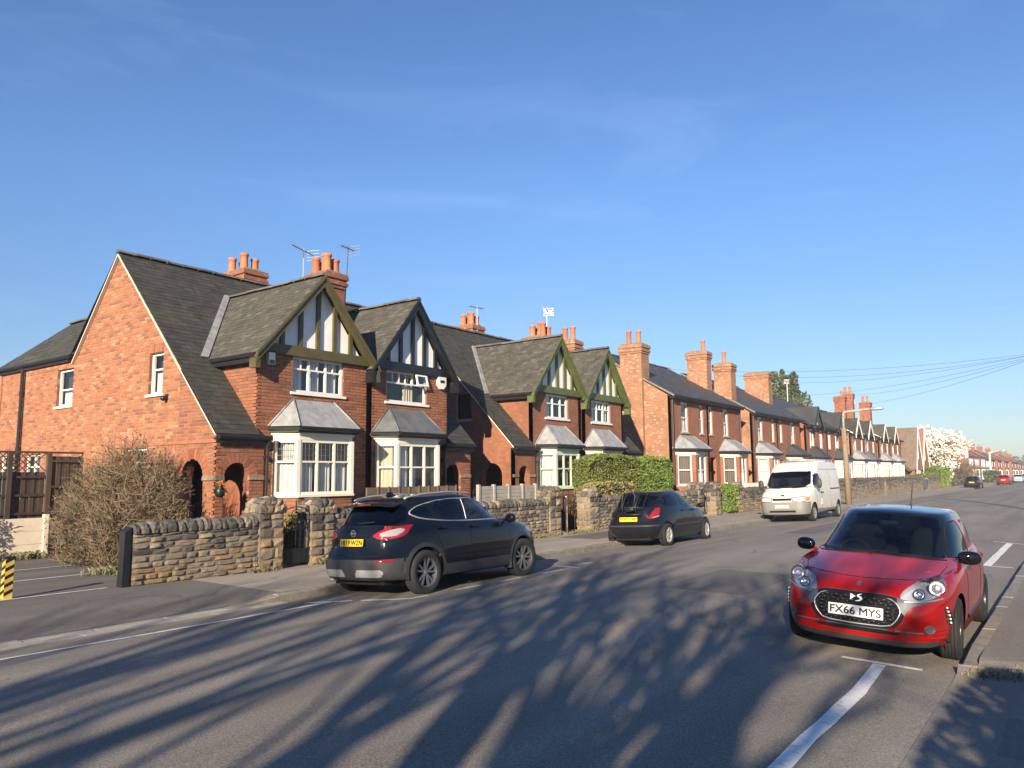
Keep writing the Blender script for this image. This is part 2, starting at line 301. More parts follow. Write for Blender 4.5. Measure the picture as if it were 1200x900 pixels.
def kerbrow(par,y0,y1,kf,x0,x1,pale):
    x=x0
    while x<x1:
        L=.9+random.uniform(-.04,.05); a,b=kf(x+.02),kf(x+L-.02); mb=MB(); e=random.uniform(-.008,.008)
        j=random.uniform(-.006,.006); c=.018
        if y1>y0 : fy,by=y0+j,y1+.004
        else: fy,by=y0+j,y1-.004
        s=1 if by>fy else -1
        mb.hexa([(x,fy,-.19),(x+L-.002,fy,-.19),(x+L-.002,by,-.19),(x,by,-.19)],[(x,fy,a+e-c),(x+L-.002,fy,b+e-c),(x+L-.002,by,b+e-c),(x,by,a+e-c)])
        mb.hexa([(x,fy,a+e-c),(x+L-.002,fy,b+e-c),(x+L-.002,by,b+e-c),(x,by,a+e-c)],[(x+.004,fy+s*c,a+e),(x+L-.016,fy+s*c,b+e),(x+L-.016,by,b+e),(x+.004,by,a+e)])
        obj('kerb_stone',mb,M['kerb_pale'] if pale(x) else M['kerb'],par)
        x+=L
kerbrow(pl,10.2,10.34,kl,-3,75,lambda x:x<6.6)
kerbrow(pr,1.09,.95,kr,8.72,45,lambda x:False)
obj('kerb_run',MB().box(75,900,10.2,10.345,-.2,-.004),M['kerb'],pl); obj('kerb_run',MB().box(45,900,.945,1.09,-.2,-.003),M['kerb'],pr)
# flat channel blocks beside the dropped kerb
x=-2.5
while x<7.1:
    L=.6; obj('channel_block',MB().box(x,x+L-.01,9.98,10.19,-.2,-.121+random.uniform(-.003,.002)),M['kerb_pale'],pl); x+=L
tag(grid('driveway',[-40,-5,0,2,4,6,7.0,7.45,7.78],[10.36,10.8,11.4,12,12.6,13.32],lambda x,y:kl(x)+(0-kl(x))*sm(10.34,12.4,y)+.003,M['patch']),kind='structure')
tag(grid('car_park',[-60,0,8.6],[13.32,16,20.2],lambda x,y:-.003,M['patch']),kind='structure')
tag(grid('garden_ground',[8.6,20,60,90,300],[13.3,16,30,60],lambda x,y:-.02+.0*x,M['soil']),kind='structure')
for (x0,x1,y0,y1,zf,mm) in ((11.5,14.2,4.2,5.6,lambda x,y:rz(y)+.004,M['patch']),(24,31,6.6,7.5,lambda x,y:rz(y)+.004,M['patch']),(6.3,7.3,-.6,.62,lambda x,y:kr(x)+(0-kr(x))*sm(.95,-1.4,y)+.003,M['patch']),(19,22.5,11.2,12.4,lambda x,y:.001,M['patch'])):
    tag(grid('tarmac_patch',[x0+(x1-x0)*i/4 for i in range(5)],[y0+(y1-y0)*i/6 for i in range(7)],zf,mm),kind='structure')
def strip(name,pts,w,m,zf,lab,cat,gr=None,dz=.004,jit=0):
    """a painted line along pts on the surface zf"""
    mb=MB(); P=[]
    for i in range(len(pts)-1):
        a,b=Vector(pts[i]),Vector(pts[i+1]); n=max(1,int((b-a).length/.35))
        P+=[a+(b-a)*k/n for k in range(n)]
    P.append(Vector(pts[-1]))
    for i,p in enumerate(P):
        d=(P[min(i+1,len(P)-1)]-P[max(i-1,0)]).normalized(); n=Vector((-d.y,d.x))
        for s in (-1,0,1):
            q=p+n*(w/2*s+(random.uniform(-jit,jit) if s else 0)); mb.v.append((q.x,q.y,zf(q.x,q.y)+dz))
    for i in range(len(P)-1):
        for k in (0,1): o=i*3+k; mb.f.append((o,o+3,o+4,o+1))
    return single(name,mb,m,lab,cat,gr)
rzz=lambda x,y:rz(y); flat=lambda x,y:0
strip('road_marking',[(-12,9.27),(8.04,9.27)],.085,M['line'],rzz,'long thin white line along the road edge in front of the car park crossing','road marking',None,.005,.004)
strip('road_marking',[(7.72,9.62),(8.12,9.02)],.09,M['line'],rzz,'short white bar closing the end of the long white edge line','road marking',None,.006,.004)
strip('road_marking',[(8.2,8.92),(8.62,8.30),(9.0,8.3)],.07,M['line'],rzz,'white bent corner line of the parking bay behind the black crossover','road marking',None,.005,.004)
for i,(a,b) in enumerate(((9.7,10.35),(10.9,11.5),(12.2,12.9))):
    strip('road_marking',[(a,8.33),(b,8.33)],.07,M['line'],rzz,['white bay dash beside the black crossover\'s rear door','white bay dash just behind the black crossover\'s front wheel','white bay dash in front of the black crossover'][i],'road marking','white dashes of the parking bay by the black crossover',.005,.004)
strip('road_marking',[(13.5,8.9),(13.3,8.2)],.08,M['line'],rzz,'short white bar across the end of the bay ahead of the black crossover','road marking',None,.005,.004)
strip('road_marking',[(13.75,8.6),(14.3,8.5)],.08,M['line'],rzz,'small worn white dash on the road between the two dark parked cars','road marking',None,.005,.004)
strip('road_marking',[(8.51,2.13),(8.53,1.40)],.085,M['line'],rzz,'white cross bar of the bay marking right in front of the red car','road marking',None,.006,.004)
strip('road_marking',[(8.46,1.765),(8.2,1.76),(7.9,1.74),(7.6,1.725),(7.3,1.715),(6.8,1.725),(6.3,1.72),(5.9,1.735),(5.3,1.725),(2.5,1.72)],.12,M['line'],rzz,'wavy thick white bay line running to the bottom edge of the picture','road marking',None,.005,.006)
strip('road_marking',[(18.35,1.85),(18.5,1.28)],.09,M['line'],rzz,'near white cross bar of the bay marking behind the red car','road marking',None,.006,.004)
strip('road_marking',[(18.45,1.72),(24.4,1.72)],.15,M['line'],rzz,'thick white bay line on the road behind the red car','road marking',None,.005,.006)
strip('road_marking',[(24.55,2.1),(24.45,1.25)],.09,M['line'],rzz,'far white cross bar of the bay marking behind the red car','road marking',None,.006,.004)
strip('road_marking',[(-6,13.1),(6.45,13.1)],.06,M['line'],flat,'thin white car park line nearest the road beside the striped bollard','car park line',None,.006,.004)
strip('road_marking',[(-6,15.34),(7.74,15.34)],.07,M['line'],flat,'middle white car park bay line running to the bare bush','car park line',None,.004,.004)
strip('road_marking',[(-6,17.17),(7.7,17.17)],.07,M['line'],flat,'white car park bay line farthest back below the cream wall','car park line',None,.004,.004)
# ---------------------------------------------------------------- walls, bricks, slates
class Plane:                      # O: origin, u: unit vector along the wall, v: unit vector up it; n: outward
    def __init__(s,O,u,v=(0,0,1),n=None):
        s.O=Vector(O); s.u=Vector(u).normalized(); s.v=Vector(v).normalized(); s.n=Vector(n).normalized() if n else s.u.cross(s.v)
    def p(s,a,b,c=0): return s.O+s.u*a+s.v*b+s.n*c
def spans(poly,holes,v):
    """intervals of the polygon at height v, less the holes"""
    xs=[]; n=len(poly)
    for i in range(n):
        (a,b),(c,d)=poly[i],poly[(i+1)%n]
        if (b<=v)!=(d<=v): xs.append(a+(c-a)*(v-b)/(d-b))
    xs.sort(); out=[(xs[i],xs[i+1]) for i in range(0,len(xs)-1,2)]
    for h in holes:
        iv=hole_span(h,v)
        if iv:
            nw=[]
            for a,b in out:
                if iv[1]<=a or iv[0]>=b: nw.append((a,b))
                else:
                    if iv[0]>a: nw.append((a,iv[0]))
                    if iv[1]<b: nw.append((iv[1],b))
            out=nw
    return out
def hole_span(h,v,grow=0):
    if h[0]=='r':
        _,u0,v0,u1,v1=h
        return (u0,u1) if v0<v<v1 else None
    _,uc,hw,v0,vs=h
    if v<v0: return None
    if v<vs: return (uc-hw,uc+hw)
    d=hw*hw-(v-vs)**2
    return (uc-math.sqrt(d),uc+math.sqrt(d)) if d>0 else None
def hole_ring(h):
    if h[0]=='r': _,a,b,c,d=h; return [(a,b),(c,b),(c,d),(a,d)]
    _,uc,hw,v0,vs=h
    return [(uc-hw,v0),(uc+hw,v0)]+[(uc+hw*math.cos(math.pi*k/14),vs+hw*math.sin(math.pi*k/14)) for k in range(15)]
def spans_r(rings,v):
    xs=[]
    for r in rings:
        for i in range(len(r)):
            (a,b),(c,d)=r[i],r[(i+1)%len(r)]
            if (b<=v)!=(d<=v): xs.append(a+(c-a)*(v-b)/(d-b))
    xs.sort(); return [(xs[i],xs[i+1]) for i in range(0,len(xs)-1,2)]
def wall(name,parent,pl,poly,holes,m,depth=.22):
    """wall face with openings and their reveals"""
    mb=MB(); rings=[poly]+[hole_ring(h) for h in holes]
    flatp=[q for r in rings for q in r]
    vs=sorted({round(b,5) for a,b in flatp}); e=1e-5
    for v0,v1 in zip(vs,vs[1:]):
        if v1-v0<1e-4: continue
        for (a0,b0),(a1,b1) in zip(spans_r(rings,v0+e),spans_r(rings,v1-e)): mb.quad(pl.p(a0,v0),pl.p(b0,v0),pl.p(b1,v1),pl.p(a1,v1))
    for r in rings[1:]:
        k=len(r); rv=MB()
        for i in range(k): a,b=r[i],r[(i+1)%k]; rv.quad(pl.p(*a,.004),pl.p(*b,.004),pl.p(*b,-depth),pl.p(*a,-depth))
        obj('reveal',rv,M['reveal'] if 'ortar' in m.name else m,parent)
    k=len(poly)
    for i in range(k): a,b=poly[i],poly[(i+1)%k]; mb.quad(pl.p(*a),pl.p(*b),pl.p(*b,-.1),pl.p(*a,-.1))
    return obj(name,mb,m,parent)
BRICKME={}
def bricks(parent,pl,poly,holes,m,indiv=0,near=None,seed=1,bw=.225,ch=.075):
    """real bricks laid on a wall face: the indiv nearest full bricks as parts, the rest as one part"""
    rnd=random.Random(seed); full=[]; rest=MB(); g=.009
    v0=min(b for a,b in poly); v1=max(b for a,b in poly); u0=min(a for a,b in poly)
    r=0
    while v0+(r+.5)*ch<v1:
        vm=v0+(r+.5)*ch; off=(r%2)*bw/2
        for a,b in spans(poly,holes,vm):
            k=math.floor((a-u0-off)/bw); x=u0+off+k*bw
            while x<b:
                s,e=max(x+g/2,a),min(x+bw-g/2,b)
                if e-s>.03:
                    pr=.004+rnd.random()*.005
                    if e-s>bw-g-.002: full.append((s,vm,pr))
                    else: one_brick(rest,pl,s,e,vm,pr,ch,g)
                x+=bw
        r+=1
    if indiv:
        np_=near or CAM_POS
        full.sort(key=lambda q:(pl.p(q[0],q[1])-np_).length_squared)
        key=m.name
        if key not in BRICKME:
            q=MB(); one_brick(q,Plane((0,0,0),(1,0,0),(0,0,1),(0,-1,0)),-.108,.108,0,.008,ch,g); BRICKME[key]=mesh_of('brick',q,m)
        rot=Matrix((pl.u,-pl.n,pl.v)).transposed()
        for s,vm,pr in full[:indiv]: inst('brick',BRICKME[key],parent,pl.p(s+.108,vm,pr-.008),rot)
        full=full[indiv:]
    for s,vm,pr in full: one_brick(rest,pl,s,s+bw-g,vm,pr,ch,g)
    if rest.f: tag(obj('brickwork',rest,m,parent),kind='stuff')
def one_brick(mb,pl,s,e,vm,pr,ch,g):
    n=len(mb.v); h=ch/2-g/2; c=.004
    for d,k in ((-.004,0),(pr,c)):
        for a,b in ((s+k,vm-h+k),(e-k,vm-h+k),(e-k,vm+h-k),(s+k,vm+h-k)): mb.v.append(tuple(pl.p(a,b,d)))
    mb.f+=[(n+4,n+5,n+6,n+7)]+[(n+i,n+(i+1)%4,n+4+(i+1)%4,n+4+i) for i in range(4)]
SLME={}
def slates(parent,pl,poly,m,indiv=0,sw=.27,ex=.2,seed=2,holes=(),base=True):
    """overlapping roof slates; pl.v runs up the slope"""
    rnd=random.Random(seed); full=[]; rest=MB(); v0=min(b for a,b in poly); v1=max(b for a,b in poly); u0=min(a for a,b in poly); r=0
    def one(mb,P,s,e,v,vt,l,j):
        n=len(mb.v); t=.012
        for a,b,c in ((s,v,l+t),(e,v,l+t+j),(e,vt,l+.004),(s,vt,l+.004),(s,v,l-.004),(e,v,l-.004)): mb.v.append(tuple(P.p(a,b,c)))
        mb.f+=[(n,n+1,n+2,n+3),(n+4,n+5,n+1,n),(n+5,n+2,n+1),(n+4,n,n+3)]
    while v0+r*ex<v1-.02:
        v=v0+r*ex; vm=min(v+ex*.5,v1-.005); off=(r%2)*sw/2
        for a,b in spans(poly,holes,vm):
            k=math.floor((a-u0-off)/sw); x=u0+off+k*sw
            while x<b:
                s,e=max(x+.003,a),min(x+sw-.003,b)
                if e-s>.02:
                    vt=min(v+ex+.02,v1)
                    if e-s>sw-.008 and vt-v>ex: full.append((s,v,rnd.random()*.006,rnd.uniform(-.003,.003)))
                    else: one(rest,pl,s,e,v,vt,rnd.random()*.006,0)
                x+=sw
        r+=1
    if indiv:
        full.sort(key=lambda q:(pl.p(q[0],q[1])-CAM_POS).length_squared); key=(m.name,sw,ex)
        if key not in SLME:
            q=MB(); one(q,Plane((0,0,0),(1,0,0),(0,1,0),(0,0,1)),0,sw-.006,0,ex+.02,0,0); SLME[key]=mesh_of('roof_slate',q,m)
        rot=Matrix((pl.u,pl.v,pl.n)).transposed()
        for s,v,l,j in full[:indiv]: inst('roof_slate',SLME[key],parent,pl.p(s,v,l),rot)
        full=full[indiv:]
    for s,v,l,j in full: one(rest,pl,s,s+sw-.006,v,v+ex+.02,l,j)
    if rest.f: tag(obj('slating',rest,m,parent),kind='stuff')
    if base:
        mb=MB(); mb.add([pl.p(a,b,-.03) for a,b in poly],tessellate_polygon([[Vector((a,b,0)) for a,b in poly]])); obj('roof_boarding',mb,M['gutter'],parent)
def ridge_tiles(parent,p,q,m,step=.42,r=.11,indiv=True):
    p,q=Vector(p),Vector(q); n=max(1,int((q-p).length/step)); rest=MB()
    d=(q-p)/n; s=d.cross(Vector((0,0,1))).normalized()
    for i in range(n):
        a=p+d*i; b=p+d*(i+.975); mb=MB() if indiv else rest; j=random.uniform(-.008,.012)
        for k in range(4):
            t0,t1=math.pi*(.08+.84*k/4),math.pi*(.08+.84*(k+1)/4)
            f=lambda o,t,rr:o+s*math.cos(t)*rr+Vector((0,0,1))*(math.sin(t)*rr-.05+j)
            mb.quad(f(a,t0,r),f(b,t0,r),f(b,t1,r),f(a,t1,r))
        mb.quad(*[a+s*math.cos(math.pi*(.08+.84*k/4))*r+Vector((0,0,1))*(math.sin(math.pi*(.08+.84*k/4))*r-.05+j) for k in range(5)])
        if indiv: obj('ridge_tile',mb,m,parent)
    if not indiv: tag(obj('ridge_tiles',rest,m,parent),kind='stuff')
def window(parent,pl,u0,u1,v0,v1,mull=(),trans=(),m=None,fw=.055,recess=.09,sill=True,curtain=None,bars=None,sillm=None,leaded=None,tw=.04,back=True,ajar=None,lab=None,low1=False):
    """casement or sash frame with panes, sill, curtain; mull / trans are fractions; bars: (pane columns, from transom up) glazing bars"""
    m=m or M['white']; f=MB(); W_=u1-u0; H_=v1-v0
    def bx(mb,a,b,c,d,z0,z1): mb.hexa([pl.p(a,c,z0),pl.p(b,c,z0),pl.p(b,d,z0),pl.p(a,d,z0)],[pl.p(a,c,z1),pl.p(b,c,z1),pl.p(b,d,z1),pl.p(a,d,z1)])
    z0,z1=-recess-.06,-recess
    bx(f,u0,u0+fw,v0,v1,z0,z1); bx(f,u1-fw,u1,v0,v1,z0,z1); bx(f,u0+fw,u1-fw,v0,v0+fw,z0,z1-.002); bx(f,u0+fw,u1-fw,v1-fw,v1,z0,z1-.002)
    ms=[u0+fw]+[u0+W_*q for q in mull]+[u1-fw]; ts=[v0+fw]+[v0+H_*q for q in trans]+[v1-fw]
    for q in ms[1:-1]: bx(f,q-fw*.45,q+fw*.45,ts[1] if low1 else v0+fw,v1-fw,z0,z1-.003)
    for q in ts[1:-1]: bx(f,u0+fw,u1-fw,q-tw/2,q+tw/2,z0,z1-.006)
    if bars:
        nb,lo=bars
        for i in range(len(ms)-1):
            for k in range(1,nb): c=ms[i]+(ms[i+1]-ms[i])*k/nb; bx(f,c-.011,c+.011,ts[lo],v1-fw,z0,z1-.015)
    w=obj('window',f,m,parent)
    if lab: w['label']=lab
    for i in range(len(ms)-1):
        for j in range(len(ts)-1):
            mb=MB(); mb.quad(pl.p(ms[i],ts[j],z0+.03),pl.p(ms[i+1],ts[j],z0+.03),pl.p(ms[i+1],ts[j+1],z0+.03),pl.p(ms[i],ts[j+1],z0+.03)); obj('pane',mb,M['pane'],w)
    if leaded:
        mb=MB()
        for i in range(len(ms)-1):
            for k in range(1,leaded):
                c=ms[i]+(ms[i+1]-ms[i])*k/leaded; bx(mb,c-.004,c+.004,ts[-2],v1-fw,z0+.027,z0+.04)
            for k in range(1,3):
                c=ts[-2]+(v1-fw-ts[-2])*k/3; bx(mb,ms[i],ms[i+1],c-.004,c+.004,z0+.028,z0+.039)
        obj('leading',mb,M['lead_dark'],w)
    if sill:
        mb=MB(); bx(mb,u0-.06,u1+.06,v0-.06,v0,z0,.05); obj('sill',mb,sillm or m,w)
    if curtain:
        mb=MB(); cm=curtain[0]; segs=curtain[1:]   # (from,to,bottom,top) fractions
        for (a,b,c,d) in segs:
            n=max(2,int((b-a)*W_/.03)); 
            for k in range(n):
                x0,x1=u0+W_*(a+(b-a)*k/n),u0+W_*(a+(b-a)*(k+1)/n); w0,w1=.018*math.sin(k*1.9+a*9),.018*math.sin((k+1)*1.9+a*9)
                mb.quad(pl.p(x0,v0+H_*c,z0-.06+w0),pl.p(x1,v0+H_*c,z0-.06+w1),pl.p(x1,v0+H_*d,z0-.06+w1),pl.p(x0,v0+H_*d,z0-.06+w0))
        obj('curtain',mb,cm,w)
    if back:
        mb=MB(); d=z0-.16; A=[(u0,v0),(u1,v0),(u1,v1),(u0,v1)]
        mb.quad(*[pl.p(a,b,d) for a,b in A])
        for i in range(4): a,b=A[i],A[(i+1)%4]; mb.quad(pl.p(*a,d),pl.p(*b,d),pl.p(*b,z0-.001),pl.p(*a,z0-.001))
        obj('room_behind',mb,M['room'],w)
    return w
def chimney(parent,x0,x1,y0,y1,zb,zt,m,pots,capm=None,ph=.55):
    mb=MB(); mb.box(x0,x1,y0,y1,zb,zt-.42); s=obj('chimney',mb,m,parent)
    c=MB()
    for i,(d,a,b) in enumerate(((.035,.42,.33),(.07,.33,.24),(.035,.24,.16),(.08,.16,.06),(.06,.06,0))): c.box(x0-d,x1+d,y0-d,y1+d,zt-a+.001*i,zt-b)
    obj('corbel_courses',c,m,s)
    f=MB(); e=.03; f.hexa([(x0-e,y0-e,zt),(x1+e,y0-e,zt),(x1+e,y1+e,zt),(x0-e,y1+e,zt)],[(x0+.1,y0+.1,zt+.09),(x1-.1,y0+.1,zt+.09),(x1-.1,y1-.1,zt+.09),(x0+.1,y1-.1,zt+.09)]); obj('flaunching',f,capm or M['flaunch'],s)
    for (px,py,h) in pots:
        mb=MB(); mb.lathe([(.0,0),(.135,0),(.13,.06),(.112,.1),(.108,h-.1),(.112,h-.09),(.13,h-.07),(.13,h),(.095,h),(.09,h-.25),(.0,h-.25)],(px,py,zt+.05),'z',12); obj('chimney_pot',mb,M['pot'],s,True)
    return s
# ---------------------------------------------------------------- bays, semi-detached houses
def fplane(y,x=0): return Plane((x,y,0),(1,0,0))
def poly_mesh(pts,th=None): return pts
def bay(root,yw,xl,xr,cl,d,zs,zt,zr,inset,fm,roofm,wallm,mort=None,real=False,pier=0,front=(1/3,2/3),trans=(.62,),side_mull=(),curt_side=None,curt_front=None,leaded=None,zb=-.1,bars=None,fw=.06,rolls=True,wsill=None,head=.2,ztop_side=None):
    A,B,C,D=(xl,yw),(xl+cl,yw-d),(xr-cl,yw-d),(xr,yw)
    base=obj('bay_window',MB().hexa([(*q,zt) for q in (A,B,C,D)],[(*q,zt+.07) for q in (A,B,C,D)]),fm,root)
    for k,(p,q) in enumerate(((A,B),(B,C),(C,D))):
        L=math.hypot(q[0]-p[0],q[1]-p[1]); pl=Plane((*p,0),(q[0]-p[0],q[1]-p[1],0))
        if pier:
            pw=min(pier,L*.3); hole=[('r',pw,zs,L-pw,zt-head)]
            wall('bay_wall',base,pl,[(0,zb),(L,zb),(L,zt),(0,zt)],hole,wallm,.12); a,b=pw,L-pw; top=zt-head; rec=.06
            mb=MB(); 
            for (c0,c1,zz) in ((0,L,zt-head),): mb.hexa([pl.p(-.01,zz,.012),pl.p(L+.01,zz,.012),pl.p(L+.01,zz,-.02),pl.p(-.01,zz,-.02)],[pl.p(-.01,zt-.01,.012),pl.p(L+.01,zt-.01,.012),pl.p(L+.01,zt-.01,-.02),pl.p(-.01,zt-.01,-.02)])
            obj('lintel',mb,M['concrete'] if pier else fm,base)
        else:
            if zb<zs:
                wall('bay_wall',base,pl,[(0,zb),(L,zb),(L,zs-.05),(0,zs-.05)],[],mort if real else wallm,.1)
                if real: bricks(root,pl,[(0,zb),(L,zb),(L,zs-.05),(0,zs-.05)],[],wallm,0,seed=k+5)
            mb=MB(); mb.hexa([pl.p(0,zt-head,.0),pl.p(L,zt-head,.0),pl.p(L,zt-head,-.08),pl.p(0,zt-head,-.08)],[pl.p(0,zt,.0),pl.p(L,zt,.0),pl.p(L,zt,-.08),pl.p(0,zt,-.08)])
            mb.hexa([pl.p(-.02,zt-head*.45,.04),pl.p(L+.02,zt-head*.45,.04),pl.p(L,zt-head*.45,0),pl.p(0,zt-head*.45,0)],[pl.p(-.03,zt-head*.25,.06),pl.p(L+.03,zt-head*.25,.06),pl.p(L,zt-head*.25,0),pl.p(0,zt-head*.25,0)])
            obj('bay_head',mb,fm,base); a,b,top,rec=.035,L-.035,zt-head,.005
        mull=front if k==1 else side_mull
        cu=curt_front if k==1 else curt_side
        window(base,pl,a,b,zs,top,mull,trans,fm,fw,rec,False,cu,bars if k==1 else bars,leaded=leaded if k<2 else None)
    # sill slab and corner posts
    mb=MB(); o=.06; ring=[(xl-.02,yw),(xl+cl-.03,yw-d-o),(xr-cl+.03,yw-d-o),(xr+.02,yw)]
    mb.hexa([(*q,zs-.055) for q in ring],[(*q,zs+.0) for q in ring]); obj('bay_sill',mb,wsill or fm,base)
    if not pier:
        for q in (B,C): obj('corner_post',MB().box(q[0]-.05,q[0]+.05,q[1]-.008,q[1]+.07,zs,zt-head),fm,base)
        for q,sg in ((A,1),(D,-1)): obj('corner_post',MB().box(min(q[0],q[0]+sg*.07),max(q[0],q[0]+sg*.07),q[1]-.075,q[1]+.02,zs,zt-head),fm,base)
    o=.15; E=[(xl-o*1.0,yw),(xl+cl-o*.7,yw-d-o),(xr-cl+o*.7,yw-d-o),(xr+o*1.0,yw)]; ze=zt+.09; T=[(xl+inset,yw),(xl+inset+.02,yw-.03),(xr-inset-.02,yw-.03),(xr-inset,yw)]
    mb=MB(); mb.hexa([(*q,ze-.02) for q in E],[(*q,ze+.0) for q in E]); mb.hexa([(*q,ze) for q in E],[(*q,zr) for q in T]); obj('bay_roof',mb,roofm,root)
    if rolls:
        for i,dy in ((1,0),(2,0),(0,-.02),(3,-.02)): obj('lead_roll',MB().tube([(E[i][0],E[i][1]+dy,ze+.018),(T[i][0],T[i][1]+dy,zr+.01)],.02,6),roofm,root,True)
    g=MB()
    for i in range(3): g.tube([(E[i][0],E[i][1]-.03,ze-.04),(E[i+1][0],E[i+1][1]-.03,ze-.04)],.05,6)
    g.hexa([(q[0],q[1]+.04,ze-.12) for q in E],[(q[0],q[1]+.04,ze-.03) for q in E]); obj('gutter',g,M['gutter'],root)
    return base
def semi(o):
    xg,s=o['xg'],o['s']; X=lambda u:xg+s*u; real=o.get('real'); yp,yw=14.55,14.6; Yr,zr,y0,ze=19.02,7.41,14.43,2.71; k=(zr-ze)/(Yr-y0); yb=o.get('yb',21.2); zb=4.85
    zm=lambda y:ze+k*(y-y0)
    root=thing(o['name'],o['label'],'house',(X(o['party']/2),17,0),o.get('group'))
    bf=M['brick_front'] if real else M['brick_b']; bs=M['brick_side'] if real else M['brick_b']; mf=M['mortar_front'] if real else bf; ms=M['mortar_side'] if real else bs
    w0,w1,party=X(o['w'][0]),X(o['w'][1]),X(o['party']); wl,wr=min(w0,w1),max(w0,w1)
    # gable wall: coordinate runs along the wall seen from outside
    gp=Plane((xg,0,0),(0,-s,0)); cy=lambda y:-s*y
    def gpoly(pts): q=[(cy(y),z) for y,z in pts]; return q if s>0 else q[::-1]
    gwin=o.get('gwin',[]); holes=[('a',cy(15.42),.42,.03,1.78)]
    for (ya,yb_,za,zb_) in gwin: holes.append(('r',min(cy(ya),cy(yb_)),za,max(cy(ya),cy(yb_)),zb_))
    full=[(yb,-.15),(yp,-.15),(yp,zm(yp)-.07),(Yr,zr-.07),(yb,zb-.07)]
    if s>0 or o.get('gable_seen'):
        wall('gable_wall',root,gp,gpoly(full),holes,ms,.25)
        if real:
            ysp=16.04; zs=zm(ysp)-.07
            bricks(root,gp,gpoly([(ysp,-.1),(yp,-.1),(yp,zm(yp)-.08),(ysp,zs)]),holes,bf,100,seed=3)
            bricks(root,gp,gpoly([(yb,-.1),(ysp,-.1),(ysp,zs-.01),(Yr,zr-.08),(yb,zb-.08)]),holes+[('r',cy(b),zz,cy(a),zz+.22) for a,b,z_,zz in gwin],bs,100,seed=4)
            for a,b,z_,zz in gwin:
                n=int((a-b)/.075)
                for i in range(n): sold=MB(); one_brick(sold,gp,cy(a)+(a-b)*i/n+.003,cy(a)+(a-b)*(i+1)/n-.003,zz+.11,.01,.22,.008); obj('soldier_brick',sold,bf,root)
            # arch ring round the side doorway
            for i in range(15):
                t0,t1=math.pi*i/15+.02,math.pi*(i+1)/15-.02; c=cy(15.42)
                q=[gp.p(c+rr*math.cos(t),1.78+rr*math.sin(t),.011) for rr,t in ((.42,t0),(.64,t0),(.64,t1),(.42,t1))]; r_=[gp.p(c+rr*math.cos(t),1.78+rr*math.sin(t),-.02) for rr,t in ((.42,t0),(.64,t0),(.64,t1),(.42,t1))]
                v=obj('arch_brick',MB().hexa(r_,q),bf,root)
            mb=MB(); a,b=cy(17.6),cy(yp)
            mb.hexa([gp.p(a,2.53,-.01),gp.p(b,2.53,-.01),gp.p(b,2.53,.025),gp.p(a,2.53,.025)],[gp.p(a,2.58,-.01),gp.p(b,2.58,-.01),gp.p(b,2.58,.02),gp.p(a,2.58,.02)]); obj('string_course',mb,bf,root)
            for ya,yc in ((16.04,15.84),(15.0,yp)):
                mb=MB(); mb.hexa([gp.p(cy(ya),1.74,-.02),gp.p(cy(yc),1.74,-.02),gp.p(cy(yc),1.74,.04),gp.p(cy(ya),1.74,.04)],[gp.p(cy(ya),1.83,-.02),gp.p(cy(yc),1.83,-.02),gp.p(cy(yc),1.83,.03),gp.p(cy(ya),1.83,.03)]); obj('impost_band',mb,M['sandstone'],root)
        for i,(a,b,z_,zz) in enumerate(gwin): window(root,gp,min(cy(a),cy(b)),max(cy(a),cy(b)),z_,zz,*(o['gst'][i]))
    else: wall('gable_wall',root,gp,gpoly(full),[],bs,.2)
    # porch
    pl=fplane(yp); ac=o['arch']; ax=X(ac[0]); h=[('a',ax,ac[1],.03,1.8)]; pe=X(o['pe']); pa,pb=min(xg,pe),max(xg,pe)
    poly=[(pa,-.15),(pb,-.15),(pb,2.66),(pa,2.66)]
    wall('porch_wall',root,pl,poly,h,mf,.24)
    if real:
        bricks(root,pl,poly,h,bf,60,seed=6)
        for i in range(13):
            t0,t1=math.pi*i/13+.02,math.pi*(i+1)/13-.02; f=lambda rr,t,d:pl.p(ax+rr*math.cos(t),1.8+rr*math.sin(t),d)
            obj('arch_brick',MB().hexa([f(rr,t,-.02) for rr,t in ((ac[1],t0),(ac[1]+.21,t0),(ac[1]+.21,t1),(ac[1],t1))],[f(rr,t,.012) for rr,t in ((ac[1],t0),(ac[1]+.21,t0),(ac[1]+.21,t1),(ac[1],t1))]),bf,root)
    for a,b in ((pa,ax-ac[1]),(ax+ac[1],pb)):
        mb=MB().box(a-.02,b+.0,yp-.035,yp+.02,1.74,1.83); obj('impost_band',mb,M['sandstone'],root)
    # lobby behind the arches: floor, inner walls, ceiling, door
    xi=X(1.22); lb=18.3
    mb=MB(); mb.quad((xg+s*.05,yp+.05,.05),(xi,yp+.05,.05),(xi,lb,.05),(xg+s*.05,lb,.05)); mb.quad((xg+s*.05,yp+.05,2.62),(xi,yp+.05,2.62),(xi,lb,2.62),(xg+s*.05,lb,2.62)); obj('porch_floor',mb,M['concrete_grey'],root)
    mb=MB(); mb.quad((xi,yp+.05,-.1),(xi,lb,-.1),(xi,lb,2.7),(xi,yp+.05,2.7)); mb.quad((xg,lb,-.1),(xi,lb,-.1),(xi,lb,2.7),(xg,lb,2.7)); obj('porch_inner_wall',mb,M['brick_b'] if not real else mat('inner_porch_brick',(.25,.09,.05),.85,namt=.3,nscale=7,bump=.4,bscale=20),root)
    dp=Plane((xi-s*.005,0,0),(0,-s,0)); dm=o['door']; d0,d1=sorted((cy(17.0),cy(17.85)))
